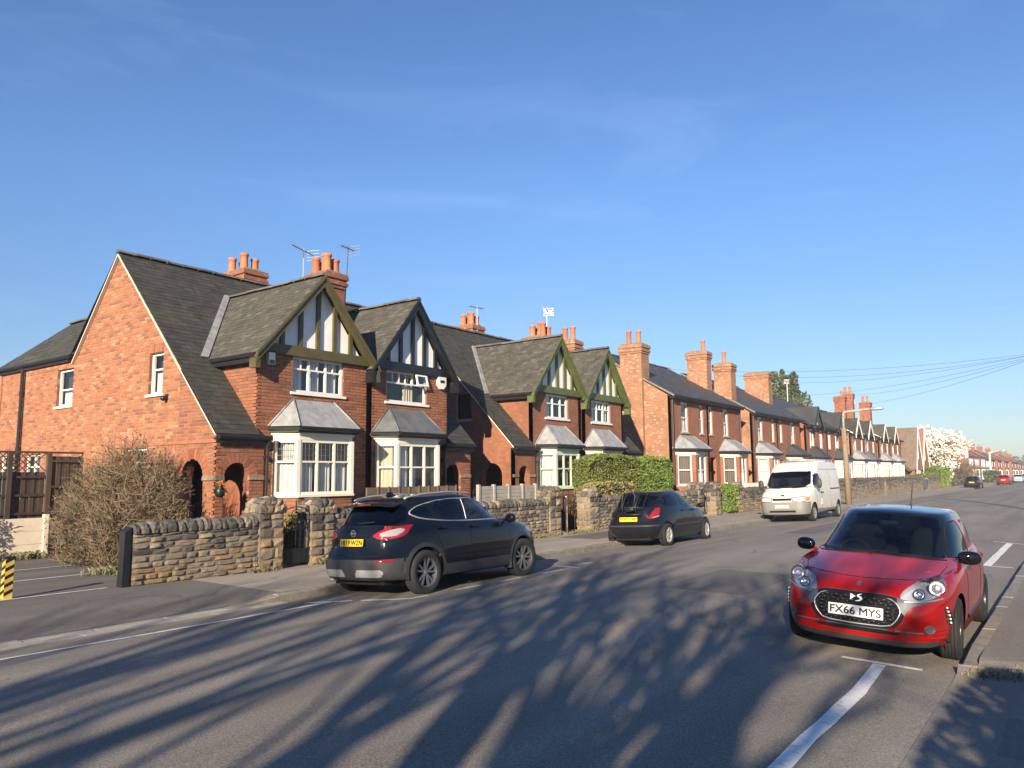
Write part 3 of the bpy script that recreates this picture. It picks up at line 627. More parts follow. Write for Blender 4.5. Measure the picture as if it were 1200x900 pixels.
    if s>0:
        mb=MB(); bx=lambda a,b,c,d,z0,z1:mb.hexa([dp.p(a,c,z0),dp.p(b,c,z0),dp.p(b,d,z0),dp.p(a,d,z0)],[dp.p(a,c,z1),dp.p(b,c,z1),dp.p(b,d,z1),dp.p(a,d,z1)])
        bx(d0,d1,.05,1.35,0,.04); bx(d0,d0+.11,1.35,2.05,0,.045); bx(d1-.11,d1,1.35,2.05,0,.045); bx(d0+.11,d1-.11,1.95,2.05,0,.045); bx(d0+.11,d1-.11,1.35,1.43,0,.046); c=(d0+d1)/2; bx(c-.02,c+.02,1.43,1.95,0,.042); bx(d0+.11,d1-.11,1.68,1.72,0,.041)
        for a,b in ((d0+.12,c-.06),(c+.06,d1-.12)): bx(a,b,.2,.65,.04,.055); bx(a,b,.75,1.25,.04,.055)
        dr=obj('front_door',mb,dm,root); mb=MB(); mb.quad(dp.p(d0+.11,1.43,.02),dp.p(d1-.11,1.43,.02),dp.p(d1-.11,1.95,.02),dp.p(d0+.11,1.95,.02)); obj('door_glass',mb,M['pane'],dr); mb=MB(); bx(c-.13,c+.13,1.27,1.32,.05,.062); obj('letter_box',mb,M['alum'],dr)
    # main roof
    kl_=math.sqrt(1+k*k); xv=X(-.09); v=lambda y:(y-y0)*kl_; ym=y0+(4.68-ze)/k
    fp=Plane((0,y0,ze),(1,0,0),(0,1,k)); pts=[(xv,0),(w0,0),(w0,v(ym)),(party,v(ym)),(party,v(Yr)),(xv,v(Yr))]
    if s<0: pts=pts[::-1]
    slates(root,fp,pts,M['slate'],120 if real else 0,seed=8,sw=.23,ex=.15)
    mb=MB(); r1=(zb+.1-zr)/(yb+.2-Yr); mb.quad((xv,Yr,zr),(party,Yr,zr),(party,yb+.2,zb+.05),(xv,yb+.2,zb+.05)); obj('rear_roof_slope',mb,M['slate'],root)
    ridge_tiles(root,(xv,Yr,zr+.03),(party,Yr,zr+.03),M['ridge'],indiv=real or False)
    # verge pointing, a thin pale mortar fillet along the gable
    mb=MB(); e=xg-s*.05
    for (ya,za,yc,zc) in ((y0+.05,ze-.02,Yr,zr-.045),(Yr,zr-.045,yb,zb-.045)): mb.hexa([(e-.04,ya,za-.02),(e+.04,ya,za-.02),(e+.04,yc,zc-.02),(e-.04,yc,zc-.02)],[(e-.04,ya,za+.02),(e+.04,ya,za+.02),(e+.04,yc,zc+.02),(e-.04,yc,zc+.02)])
    obj('verge_mortar',mb,M['concrete'],root)
    # porch gutter and pipe
    pe2=X(o['pe']+.08); mb=MB(); mb.tube([(xg-s*.05,y0-.03,ze-.06),(pe2,y0-.03,ze-.06)],.055,8); mb.box(min(xg-s*.06,pe2),max(xg-s*.06,pe2),y0+.02,y0+.06,ze-.2,ze-.03); mb.box(min(xg-s*.06,pe2),max(xg-s*.06,pe2),y0+.05,yp+.02,ze-.12,ze-.08); obj('gutter',mb,M['gutter'],root)
    mb=MB(); px=X(o['pe']+.03); mb.tube([(px,y0-.02,ze-.1),(px,yp-.08,ze-.3),(px,yp-.08,0)],.035,8); mb.box(px-.06,px+.06,yp-.1,yp,ze-.5,ze-.44); obj('downpipe',mb,M['gutter'],root)
    # gabled wing
    zt=4.72; xc=(wl+wr)/2; hw=(wr-wl)/2+.1; za=6.62; ez=4.66; wp=fplane(yw); W=o['win']; hole=[('r',W[0],W[2],W[1],W[3])]
    poly=[(wl,-.15),(wr,-.15),(wr,zt),(wl,zt)]; wall('wing_wall',root,wp,poly,hole,mf,.12)
    hb=hole+[('r',W[0]-.02,W[3],W[1]+.02,W[3]+.22)]
    if real:
        bricks(root,wp,[(wl,2.4),(wr,2.4),(wr,zt),(wl,zt)],hb,bf,40,seed=9); bricks(root,wp,[(wl,-.1),(wr,-.1),(wr,2.4),(wl,2.4)],[('r',o['bay'][0]+.05,-1,o['bay'][1]-.05,3)],bf,0,seed=10)
        n=int((W[1]-W[0]+.04)/.075)
        for i in range(n): sold=MB(); a=W[0]-.02+(W[1]-W[0]+.04)*i/n; one_brick(sold,wp,a+.003,a+(W[1]-W[0]+.04)/n-.003,W[3]+.11,.012,.22,.008); obj('soldier_brick',sold,bf,root)
    sp=Plane((w0,0,0),(0,-s,0)); p2=[(cy(17.2),2.3),(cy(yw),2.3),(cy(yw),zt),(cy(17.2),zt)]; p2=p2 if s>0 else p2[::-1]
    wall('wing_side_wall',root,sp,p2,[],mf,.1)
    if real: bricks(root,sp,p2,[],bf,0,seed=11)
    sp2=Plane((w1,0,0),(0,s,0)); q=[(s*yw,-.1),(s*18,-.1),(s*18,zt),(s*yw,zt)]; wall('wing_inner_wall',root,sp2,q if s>0 else q[::-1],[],mf,.05)
    bm_=o['barge']; ks=(za-ez)/hw; yf=14.33
    # render panel, timbers, barge boards
    mb=MB(); i_=.1; mb.hexa([(wl+i_,yw-.01,zt-.1),(wr-i_,yw-.01,zt-.1),(xc,yw-.01,za-.1)],[(wl+i_,yw+.1,zt-.1),(wr-i_,yw+.1,zt-.1),(xc,yw+.1,za-.1)]); obj('gable_render',mb,M['render'],root)
    obj('tie_beam',MB().box(wl-.02,wr+.02,yw-.1,yw-.005,zt-.13,zt+.10),bm_,root)
    n=o.get('posts',5)
    for i in range(n):
        x=xc+(i-(n-1)/2)*(wr-wl)*.158; top=za-ks*abs(x-xc)-.1
        obj('gable_post',MB().box(x-.055,x+.055,yw-.07,yw-.008,zt+.10,max(zt+.2,top)),bm_,root)
    for sg in (-1,1):
        x0,z0=xc+sg*(hw+.12),za-ks*(hw+.12)
        mb=MB(); mb.hexa([(x0,yf,z0-.22),(xc,yf,za-.28),(xc,yf,za-.01),(x0,yf,z0)],[(x0,yf+.05,z0-.22),(xc,yf+.05,za-.28),(xc,yf+.05,za-.01),(x0,yf+.05,z0)])
        mb.hexa([(x0,yf-.03,z0-.07),(xc,yf-.03,za-.08),(xc,yf-.03,za),(x0,yf-.03,z0+.01)],[(x0,yf,z0-.07),(xc,yf,za-.08),(xc,yf,za),(x0,yf,z0+.01)])
        obj('barge_board',mb,bm_,root)
        mb=MB(); mb.hexa([(x0,yf+.05,z0-.1),(xc,yf+.05,za-.1),(xc,yw,za-.1),(x0,yw,z0-.1)],[(x0,yf+.05,z0-.06),(xc,yf+.05,za-.06),(xc,yw,za-.06),(x0,yw,z0-.06)]); obj('soffit_board',mb,bm_,root)
        mb=MB().box(x0-.02 if sg<0 else x0-.1,x0+.1 if sg<0 else x0+.02,yf+.01,yw-.02,z0-.34,z0-.12); obj('barge_foot',mb,bm_,root)
        L=math.hypot(hw+.12,ks*(hw+.12)); y1,y2=y0+(z0-ze)/k+.1,y0+(za-ze)/k+.1
        rp=Plane((x0,0,z0),(0,-1,0) if sg<0 else (0,1,0),(-sg,0,ks)); sy=-1 if sg<0 else 1
        pp=[(sy*yf,0),(sy*y1,0),(sy*y2,L),(sy*yf,L)]; pp=pp if sg>0 else pp[::-1]
        slates(root,rp,pp,o.get('wing_slate',M['slate_moss']),(100 if s>0 else 60) if real and sg<0 else 0,seed=12+sg,sw=.2,ex=.13)
        if sg*s<0 or not real:
            g=MB(); g.tube([(x0-sg*.02,yf+.1,z0-.05),(x0-sg*.02,y1+.1,z0-.05)],.05,8); g.box(min(x0-sg*.03,x0-sg*.09),max(x0-sg*.03,x0-sg*.09),yf+.08,y1,z0-.19,z0-.04); g.box(min(x0-sg*.05,w0 if s*sg<0 else w1),max(x0-sg*.05,w0 if s*sg<0 else w1),yw,y1,z0-.17,z0-.13); obj('gutter',g,M['gutter'],root)
        # lead in the valley
        mb=MB(); a1=Vector((x0-.0,y1-.05,z0+.0)); a2=Vector((xc,y2-.05,za+.0)); off=Vector((sg*.20,-.0,0)); up=Vector((0,-.06,.07)); mb.hexa([a1,a1+off,a2+off*.9,a2],[a1+up,a1+off+up,a2+off*.9+up,a2+up]); obj('valley_lead',mb,M['lead'],root)
    ridge_tiles(root,(xc,yf,za+.02),(xc,y0+(za-ze)/k,za+.02),M['ridge'],indiv=bool(real))
    window(root,wp,W[0],W[1],W[2],W[3],*o['wst'],lab=o.get('wlab'),low1=o.get('wl1',False))
    B=o['bay']; bay(root,yw,*B,**o['bayk'],mort=mf,real=real and s>0)
    # stepped lead over the bay roof
    return root
NET=M['curtain']
H1=semi(dict(name='semi_detached_house',label='nearest brick house with olive timbered gable and tall orange side wall with an arched doorway',
    xg=9.28,s=1,party=4.4,w=(.98,4.22),arch=(.50,.31),pe=1.17,real=True,
    gwin=[(17.39,16.78,3.72,4.69),(18.38,17.33,1.3,2.5)],gst=[((),(.6,),M['white'],.06,.07,True,(NET,(.1,.9,.0,.55))),((),(.72,),M['white'],.06,.07,True)],
    door=M['door_grey'],barge=M['olive'],win=(11.2,12.73,3.76,4.6),
    wst=((1/3,2/3),(.66,),M['white'],.06,.05,True,(NET,(.05,.25,.02,.95),(.42,.58,.02,.95),(.76,.95,.02,.95)),(2,1)),
    bay=(10.71,12.94,.33,.5,1.40,2.83,3.58,.5),bayk=dict(fm=M['cream'],roofm=M['lead'],wallm=M['brick_front'],trans=(.60,),curt_side=(NET,(.02,.98,.02,.58),(.3,.95,.62,1)),curt_front=(NET,(.02,.30,.02,.58),(.36,.64,.02,.58),(.70,.98,.02,.58)),leaded=4)))
H2=semi(dict(name='semi_detached_house',label='brick house with black timbered gable, joined to the olive-gabled house and dark bay roof',
    xg=17.6,s=-1,party=4.0,w=(1.0,3.91),arch=(.78,.33),pe=1.2,real=True,door=M['door_grey'],barge=M['black'],win=(14.2,15.76,3.76,4.6),
    wst=((1/3,2/3),(.62,),M['white'],.055,.05,True,(M['curtain_tan'],(.5,.75,.0,.62),(.02,.12,.0,.62)),(2,1)),wl1=True,wlab='first floor window with one small top light propped open',
    bay=(13.83,16.0,.31,.5,1.12,2.83,3.58,.45),bayk=dict(fm=M['cream'],roofm=M['lead_dark'],wallm=M['brick_front'],trans=(.60,),curt_side=(M['curtain_tan'],(.05,.95,.02,1)),curt_front=(NET,(.02,.3,.02,.98),(.36,.5,.02,.58)))))
oc=Plane((15.25,14.56,4.56),(1,0,0),(0,.24,.97)); f=MB()
for a,b,c,d in ((0,.44,-.045,0),(0,.44,-.32,-.275),(0,.045,-.275,-.045),(.395,.44,-.275,-.045)): f.hexa([oc.p(a,c,0),oc.p(b,c,0),oc.p(b,d,0),oc.p(a,d,0)],[oc.p(a,c,.035),oc.p(b,c,.035),oc.p(b,d,.035),oc.p(a,d,.035)])
ow=obj('open_top_light',f,M['white'],H2); obj('pane',MB().quad(oc.p(.04,-.28,.015),oc.p(.40,-.28,.015),oc.p(.40,-.04,.015),oc.p(.04,-.04,.015)),M['pane'],ow)
H3=semi(dict(name='semi_detached_house',label='brick house with mossy green gable behind the long stone wall, arched porch at its left',
    xg=19.75,s=1,party=4.3,w=(1.08,4.16),arch=(.58,.3),pe=1.2,gwin=[(17.0,16.25,3.65,4.6)],gst=[((),(),M['alum'],.05,.06,True)],door=M['door_white'],barge=M['green'],posts=5,
    win=(21.7,23.13,3.75,4.57),wst=((.36,.7),(.62,),M['white'],.06,.05,True,(NET,(.05,.3,0,1))),
    bay=(21.2,23.36,.36,.5,1.38,2.72,3.5,.5),bayk=dict(fm=M['palegreen'],roofm=M['lead'],wallm=M['brick_b'],trans=(.55,),curt_side=(NET,(.1,.9,.02,.98)),curt_front=(NET,(.36,.6,.02,.5)))))
H4=semi(dict(name='semi_detached_house',label='brick house with narrow mossy green gable, behind the clipped green hedge',
    xg=28.3,s=-1,party=4.25,w=(1.15,4.1),arch=(.6,.3),pe=1.2,door=M['door_white'],barge=M['green'],posts=5,
    win=(24.75,26.2,3.75,4.57),wst=((1/3,2/3),(.62,),M['white'],.06,.05,True,(NET,(.05,.3,0,1),(.7,.95,0,1)),(2,1)),
    bay=(24.28,26.5,.36,.5,1.38,2.72,3.5,.5),bayk=dict(fm=M['palegreen'],roofm=M['lead'],wallm=M['brick_b'],trans=(.55,),curt_side=(NET,(.1,.9,.02,.98)),curt_front=(NET,(.1,.3,.02,.98)))))
# rear wing of the nearest house
gp=Plane((9.33,0,0),(0,-1,0)); hs=[('r',-22.24,3.73,-21.25,4.73),('r',-24.0,1.3,-23.0,2.5),('r',-25.7,1.3,-24.7,2.5)]
rp=[(-25.9,-.15),(-21.2,-.15),(-21.2,5.0),(-25.9,5.0)]
wall('rear_wing_wall',H1,gp,rp,hs,M['mortar_side'],.2); bricks(H1,gp,rp,hs,M['brick_side'],0,seed=21)
for h,st in zip(hs,(((),(.45,)),((.5,),(.7,)),((.5,),(.7,)))): window(H1,gp,h[1],h[3],h[2],h[4],*st,M['white'],.06,.07,True,(NET,(.1,.9,0,.45)) if h is hs[0] else None)
obj('rear_wing_end',MB().box(9.3,13,25.9,26.0,-.1,5.0),M['brick_side'],H1)
mb=MB(); mb.tube([(9.2,21.25,5.02),(9.2,26.05,5.02)],.055,8); mb.box(9.24,9.3,21.3,26.0,4.9,5.04); obj('gutter',mb,M['gutter'],H1)
mb=MB(); mb.tube([(9.24,24.3,5.0),(9.24,24.3,0)],.05,8); 
for z in (4.2,2.6): mb.tube([(9.24,24.3,z),(9.24,24.3,z+.1)],.065,8)
obj('downpipe',mb,M['gutter'],H1)
L=math.hypot(1.55,1.5); slates(H1,Plane((9.2,0,5.06),(0,-1,0),(1.55,0,1.5)),[(-26.1,0),(-21.0,0),(-21.0,L),(-24.9,L)],M['slate'],0,seed=23)
hp=Plane((9.2,26.1,5.06),(-1,0,0),(0,-1.2,1.5)); mb=MB().quad((9.2,26.1,5.06),(12.3,26.1,5.06),(10.75,24.9,6.56)); obj('hip_slope',mb,M['slate'],H1)
mb=MB(); mb.quad((12.3,26.1,5.06),(12.3,21,5.06),(10.75,21,6.56),(10.75,24.9,6.56)); obj('far_roof_slope',mb,M['slate'],H1)
ridge_tiles(H1,(10.75,24.9,6.58),(10.75,21.3,6.58),M['ridge'],indiv=False)
# party-wall chimneys
BF=M['brick_b']; PB=brick_tex('chimney_brick',(.34,.115,.06),(.26,.085,.05),(.22,.15,.11),1,.4,(.42,.22,.13)); M['brick_ch']=PB
def pots4(x0,x1,y0,y1): return [(x0+.18,y0+.2,.50),(x0+.18,y1-.22,.46),(x1-.18,y0+.22,.40),(x1-.18,y1-.2,.40),((x0+x1)/2,(y0+y1)/2,.58)]
chimney(H1,13.55,14.3,20.1,21.35,6,8.14,PB,pots4(13.55,14.3,20.2,21.25)); chimney(H2,13.6,14.26,16.36,17.26,4,7.44,PB,pots4(13.6,14.26,16.36,17.26))
chimney(H3,24.05,24.75,19.75,20.8,6,7.97,PB,pots4(24.05,24.75,19.75,20.6)); chimney(H4,24.0,24.75,16.15,17.15,4,7.08,PB,pots4(24.0,24.75,16.15,17.05))
chimney(H4,28.0,28.6,17.3,18.2,5,7.6,M['brick_c'],[(28.3,17.55,.6),(28.3,17.95,.6)])
# ---------------------------------------------------------------- terraced houses further along
def terrace(o):
    x0,x1=o['x0'],o['x1']; yw=o.get('yw',14.6); ze=o['ze']; Yr=o.get('Yr',18.6); zr=o['zr']; bm=o['brick']; gm=o.get('gbrick',bm); sm_=o.get('slate',M['slate_dark'])
    root=thing(o['name'],o['label'],'house',((x0+x1)/2,17,0),o.get('group')); k=(zr-ze)/(Yr-yw+.25); y0=yw-.25
    fp=fplane(yw); wins=o['wins']; holes=[('r',a,c,b,d) for a,b,c,d in wins]+[('r',a,.05,b,d) for a,b,d in o.get('doors',())]
    wall('front_wall',root,fp,[(x0,-.15),(x1,-.15),(x1,ze),(x0,ze)],holes,bm,.15)
    for a,b,c,d in wins:
        window(root,fp,a,b,c,d,o.get('mull',()),o.get('trans',(.5,)),M['white'],.07,.05,True,o.get('cur',(NET,(.1,.9,0,.5))),sillm=o.get('sillm',M['concrete_grey']))
        if o.get('lintel'): obj('lintel',MB().box(a-.08,b+.08,yw-.02,yw+.05,d,d+.18),M['concrete_grey'],root)
    for a,b,d in o.get('doors',()):
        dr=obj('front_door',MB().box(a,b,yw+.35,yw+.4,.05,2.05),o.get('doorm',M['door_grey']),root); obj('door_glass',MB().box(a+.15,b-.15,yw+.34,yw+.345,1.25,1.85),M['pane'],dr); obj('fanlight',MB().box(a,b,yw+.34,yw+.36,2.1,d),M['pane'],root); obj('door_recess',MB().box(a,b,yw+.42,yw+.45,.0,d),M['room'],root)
    yb=2*Yr-yw; 
    def gable(x,s,m):
        gp=Plane((x,0,0),(0,-s,0)); pts=[(-s*y,z) for y,z in ((yb,-.15),(yw,-.15),(yw,ze-.05),(Yr,zr-.05),(yb,ze-.05))]; wall('gable_wall',root,gp,pts if s>0 else pts[::-1],[],m,.2)
    gable(x0,1,gm); gable(x1,-1,gm)
    if o.get('gwin'): 
        gp=Plane((x0-.004,0,0),(0,-1,0))
    L=lambda y:(y-y0)*math.sqrt(1+k*k); ov=o.get('ov',.05)
    slates(root,Plane((0,y0,ze-.03),(1,0,0),(0,1,k)),[(x0-ov,0),(x1+ov,0),(x1+ov,L(Yr)),(x0-ov,L(Yr))],sm_,0,seed=int(x0),ex=.22,sw=.3)
    zz=ze-.03+k*(Yr-y0); obj('rear_roof_slope',MB().quad((x0-ov,Yr,zz),(x1+ov,Yr,zz),(x1+ov,yb+.2,ze),(x0-ov,yb+.2,ze)),sm_,root); ridge_tiles(root,(x0-ov,Yr,zz+.02),(x1+ov,Yr,zz+.02),M['ridge'],indiv=False)
    g=MB(); g.tube([(x0-.05,y0-.04,ze-.05),(x1+.05,y0-.04,ze-.05)],.055,6); g.box(x0,x1,y0,yw-.0,ze-.16,ze-.08); obj('gutter',g,M['gutter'],root)
    for px in o.get('pipes',()): obj('downpipe',MB().tube([(px,yw-.07,ze-.1),(px,yw-.07,0)],.04,6),M['gutter'],root)
    if o.get('vergem'):
        mb=MB(); x=x0-ov; mb.hexa([(x-.03,y0,ze-.09),(x+.03,y0,ze-.09),(x+.03,Yr,zz-.07),(x-.03,Yr,zz-.07)],[(x-.03,y0,ze+.0),(x+.03,y0,ze+.0),(x+.03,Yr,zz+.02),(x-.03,Yr,zz+.02)]); obj('verge_mortar',mb,o['vergem'],root)
    for (c0,c1,cy0,cy1,zb,zt,cm,pots) in o.get('ch',()): chimney(root,c0,c1,cy0,cy1,zb,zt,cm,pots)
    for b in o.get('bays',()): bay(root,yw,*b[0],**b[1])
    for (ga,gb,zg,bmat) in o.get('gablets',()):
        xc=(ga+gb)/2; hw=(gb-ga)/2; za=ze-.1+zg; yf=yw-.35; ks=zg/hw; yi=y0+(za-ze)/k
        mb=MB().hexa([(ga,yw-.03,ze-.05),(gb,yw-.03,ze-.05),(xc,yw-.03,za)],[(ga,yw+.05,ze-.05),(gb,yw+.05,ze-.05),(xc,yw+.05,za)]); obj('gablet_render',mb,o.get('gabm',M['render']),root)
        for sg in (-1,1):
            xa=xc+sg*hw; obj('gablet_roof',MB().hexa([(xa+sg*.12,yf,ze-.2),(xc,yf,za),(xc,yi+.1,za),(xa+sg*.12,yw+.5,ze-.2)],[(xa+sg*.12,yf,ze-.12),(xc,yf,za+.08),(xc,yi+.1,za+.08),(xa+sg*.12,yw+.5,ze-.12)]),sm_,root)
            obj('barge_board',MB().hexa([(xa+sg*.14,yf-.05,ze-.42),(xc,yf-.05,za-.24),(xc,yf-.05,za+.06),(xa+sg*.14,yf-.05,ze-.16)],[(xa+sg*.14,yf,ze-.42),(xc,yf,za-.24),(xc,yf,za+.06),(xa+sg*.14,yf,ze-.16)]),bmat,root)
    return root
def pt(*a): return list(a)
CB=M['brick_c']
def brickbay(xl,xr,curt,roofm=M['lead']): return ((xl,xr,.72,.72,1.30,2.83,3.55,.62),dict(fm=M['white'],roofm=roofm,wallm=M['brick_d'],pier=.17,front=(.5,),trans=(.5,),curt_side=curt,curt_front=(NET,(.05,.95,.02,.5)),zb=-.1,wsill=M['concrete_grey'],head=.18,fw=.06))
BL=(M['blind'],(.02,.98,.02,.98)); BP=(M['blind_pale'],(.02,.98,.02,.98))
terrace(dict(name='terraced_house',label='red terraced house with tall gable-end chimney, first past the clipped hedge',x0=31.6,x1=35.85,ze=5.32,zr=7.78,brick=M['brick_d'],gbrick=CB,wins=[(32.75,33.55,3.7,5.08),(34.85,35.35,3.7,5.08)],doors=[(35.0,35.75,2.6)],vergem=M['flaunch'],pipes=(31.75,),
    ch=[(31.42,32.2,15.85,16.95,-.1,7.75,CB,[(31.8,16.15,.62),(31.8,16.65,.66)])],bays=[brickbay(31.85,34.7,BL)]))
terrace(dict(name='terraced_house',label='red terraced house with brown blinds in its bay, second of the row past the hedge',x0=35.85,x1=40.3,ze=5.32,zr=7.78,brick=M['brick_d'],gbrick=CB,wins=[(36.0,36.5,3.7,5.08),(37.9,38.6,3.7,5.08)],doors=[(36.0,36.75,2.6)],pipes=(40.15,),
    ch=[(39.95,40.6,16.2,17.35,5,8.5,CB,[(40.27,16.5,.62),(40.27,17.0,.1)]),(35.6,36.3,19.1,19.9,7,8.0,CB,[(35.9,19.3,.5)]),(37.3,38.2,19.3,20.2,7,7.9,CB,[(37.5,19.5,.5),(37.95,19.9,.55)])],bays=[brickbay(37.3,40.0,BL)]))
terrace(dict(name='terraced_house',label='red terraced house with pale blind in its lead roofed bay, beyond the two tall chimneys',x0=42.1,x1=46.5,ze=5.2,zr=7.7,brick=M['brick_d'],gbrick=CB,wins=[(43.1,43.9,3.65,4.98),(45.5,46.0,3.65,4.98)],doors=[(45.5,46.3,2.6)],vergem=M['flaunch'],pipes=(42.25,),
    ch=[(41.95,42.7,15.6,16.6,-.1,8.0,CB,[(42.3,16.1,.7)])],bays=[brickbay(42.4,45.2,BP)]))
terrace(dict(name='terraced_house',label='red terraced house with dark slated bay roof and broad potless chimney, behind the white van',x0=46.5,x1=51.2,ze=5.2,zr=7.7,brick=M['brick_d'],gbrick=CB,wins=[(47.0,47.5,3.65,4.98),(49.2,49.95,3.65,4.98)],doors=[(46.8,47.6,2.6)],
    ch=[(50.6,51.3,16.3,17.9,6,8.45,CB,[])],bays=[brickbay(48.1,50.9,BP,M['slate_dark'])]))
def woodbay(xl,xr,rm,d=.7): return ((xl,xr,.6,d,1.0,2.75,3.6,.6),dict(fm=M['white'],roofm=rm,wallm=M['brick_d'],front=(.5,),trans=(.68,),curt_side=BP,curt_front=(NET,(.05,.95,.02,.6)),zb=-.1))
for i,(a,b,g,lab) in enumerate(((52.4,57.6,(53.5,55.6),'terraced house with black barge gablet and dark bay roof just beyond the broad potless chimney'),(57.6,63.2,(59.8,61.9),'terraced house with black barge gablet directly behind the street lamp'))):
    terrace(dict(name='terraced_house',label=lab,x0=a,x1=b,ze=5.0,zr=7.55,brick=M['brick_d'],wins=[(a+.9,a+2.0,3.5,4.75),(a+3.4,a+4.1,3.5,4.75)] if i==0 else [(a+.4,a+1.1,3.5,4.75),(a+2.3,a+3.4,3.5,4.75)],trans=(.66,),mull=(.5,),doors=[(a+3.6,a+4.4,2.5)],vergem=None,gablets=[(g[0],g[1],1.35,M['black'])],bays=[woodbay(a+.6,a+3.2,M['slate_dark']) if i==0 else woodbay(a+1.9,a+4.5,M['slate_dark'])]))
for i,(a,b,lab,rm,c) in enumerate(((64.6,69.0,'terraced house with white barge gablet and pale lead bay, first beyond the street lamp',M['lead'],0),(69.0,74.2,'terraced house with dark bay roof and white gablet, beside the double chimney with red pots',M['lead_dark'],1),(75.0,80.0,'terraced house with tall red chimney and pale lead bay roof',M['lead'],2),(80.0,85.6,'last gabled terraced house of the row, next to the steep brown tiled house',M['lead'],3))):
    ch=[]
    if c==1: ch=[(71.8,72.4,16.5,17.4,6,8.5,PB,[(72.1,16.8,.5)]),(73.0,73.6,16.1,17.0,6,8.85,PB,[(73.3,16.35,.6),(73.3,16.75,.6)])]
    if c==2: ch=[(79.4,80.1,16.0,16.9,6,8.5,PB,[(79.75,16.25,.6),(79.75,16.65,.6)])]
    if c==3: ch=[(85,85.7,17.4,18.2,6,8.5,CB,[])]
    terrace(dict(name='terraced_house',label=lab,x0=a,x1=b,ze=4.95,zr=7.4,brick=M['brick_d'],gbrick=CB if c in (0,2) else M['brick_d'],wins=[(a+.7,a+1.9,3.5,4.75),(a+3.4,a+4.2,3.5,4.75)],trans=(.66,),doors=[(a+3.6,a+4.4,2.5)],slate=M['slate'] if c<2 else M['slate_moss'],ch=ch,gablets=[(a+.5,a+2.5,1.25,M['white'] if c<2 else M['concrete'])],bays=[woodbay(a+.4,a+3.1,rm)],vergem=M['concrete']))
# steep brown tiled houses before the magnolia
for (a,b,lab,rm,zr) in ((86.3,92.5,'house with a steep grey brown catslide roof and white verge board left of the magnolia',M['tile_brown'],7.2),(97.0,104.0,'brown tiled house half hidden behind the magnolia\'s left edge',M['tile_red'],7.6)):
    root=thing('catslide_house',lab,'house',((a+b)/2,17,0)); Yr=19.0 if a<90 else 20; y0=14.2 if a<90 else 15.2; k=(zr-1.9)/(Yr-y0)
    gp=Plane((b,0,0),(0,1,0)); gq=Plane((a,0,0),(0,-1,0)); pts=[(y0+.3,-.1),(Yr+5,-.1),(Yr+5,1.9),(Yr,zr-.1),(y0+.3,1.9)]
    wall('gable_wall',root,gp,pts,[],M['brick_d'],.1); wall('gable_wall',root,gq,[(-y,z) for y,z in pts],[],M['render'] if a>90 else M['brick_d'],.1)
    wall('front_wall',root,fplane(y0+.3),[(a,-.1),(b,-.1),(b,2.2),(a,2.2)],[],M['brick_d'],.1)
    slates(root,Plane((0,y0,1.9),(1,0,0),(0,1,k)),[(a-.1,0),(b+.1,0),(b+.1,math.hypot(Yr-y0,zr-1.9)),(a-.1,math.hypot(Yr-y0,zr-1.9))],rm,0,ex=.3,sw=.35)
    obj('rear_roof_slope',MB().quad((a,Yr,zr),(b,Yr,zr),(b,Yr+5,2),(a,Yr+5,2)),rm,root)
    # front gable with white verge boards, facing the street
    xg0,xg1=a+2.4,b-.2; xm=(xg0+xg1)/2; yf=y0-.2; zt=zr-.9
    obj('front_gable',MB().hexa([(xg0,yf,-.1),(xg1,yf,-.1),(xg1,yf,2.3),(xm,yf,zt),(xg0,yf,2.3)],[(xg0,yf+4,-.1),(xg1,yf+4,-.1),(xg1,yf+4,2.3),(xm,yf+4,zt),(xg0,yf+4,2.3)]),M['brick_d'],root)
    for sg in (-1,1):
        xe=xm+sg*((xg1-xg0)/2+.2); obj('gable_roof',MB().hexa([(xe,yf-.25,2.05),(xm,yf-.25,zt+.05),(xm,yf+4,zt+.05),(xe,yf+4,2.05)],[(xe,yf-.25,2.2),(xm,yf-.25,zt+.2),(xm,yf+4,zt+.2),(xe,yf+4,2.2)]),rm,root)
        obj('verge_board',MB().hexa([(xe,yf-.32,1.9),(xm,yf-.32,zt-.12),(xm,yf-.32,zt+.2),(xe,yf-.32,2.2)],[(xe,yf-.25,1.9),(xm,yf-.25,zt-.12),(xm,yf-.25,zt+.2),(xe,yf-.25,2.2)]),M['white'],root)
    window(root,fplane(yf-.01),xm-.8,xm+.8,3.2,4.4,(.5,),(),M['white'],.08,-.06,True); window(root,fplane(yf-.01),xm-1.2,xm+1.2,.8,2.0,(.33,.66),(),M['white'],.08,-.06,True)
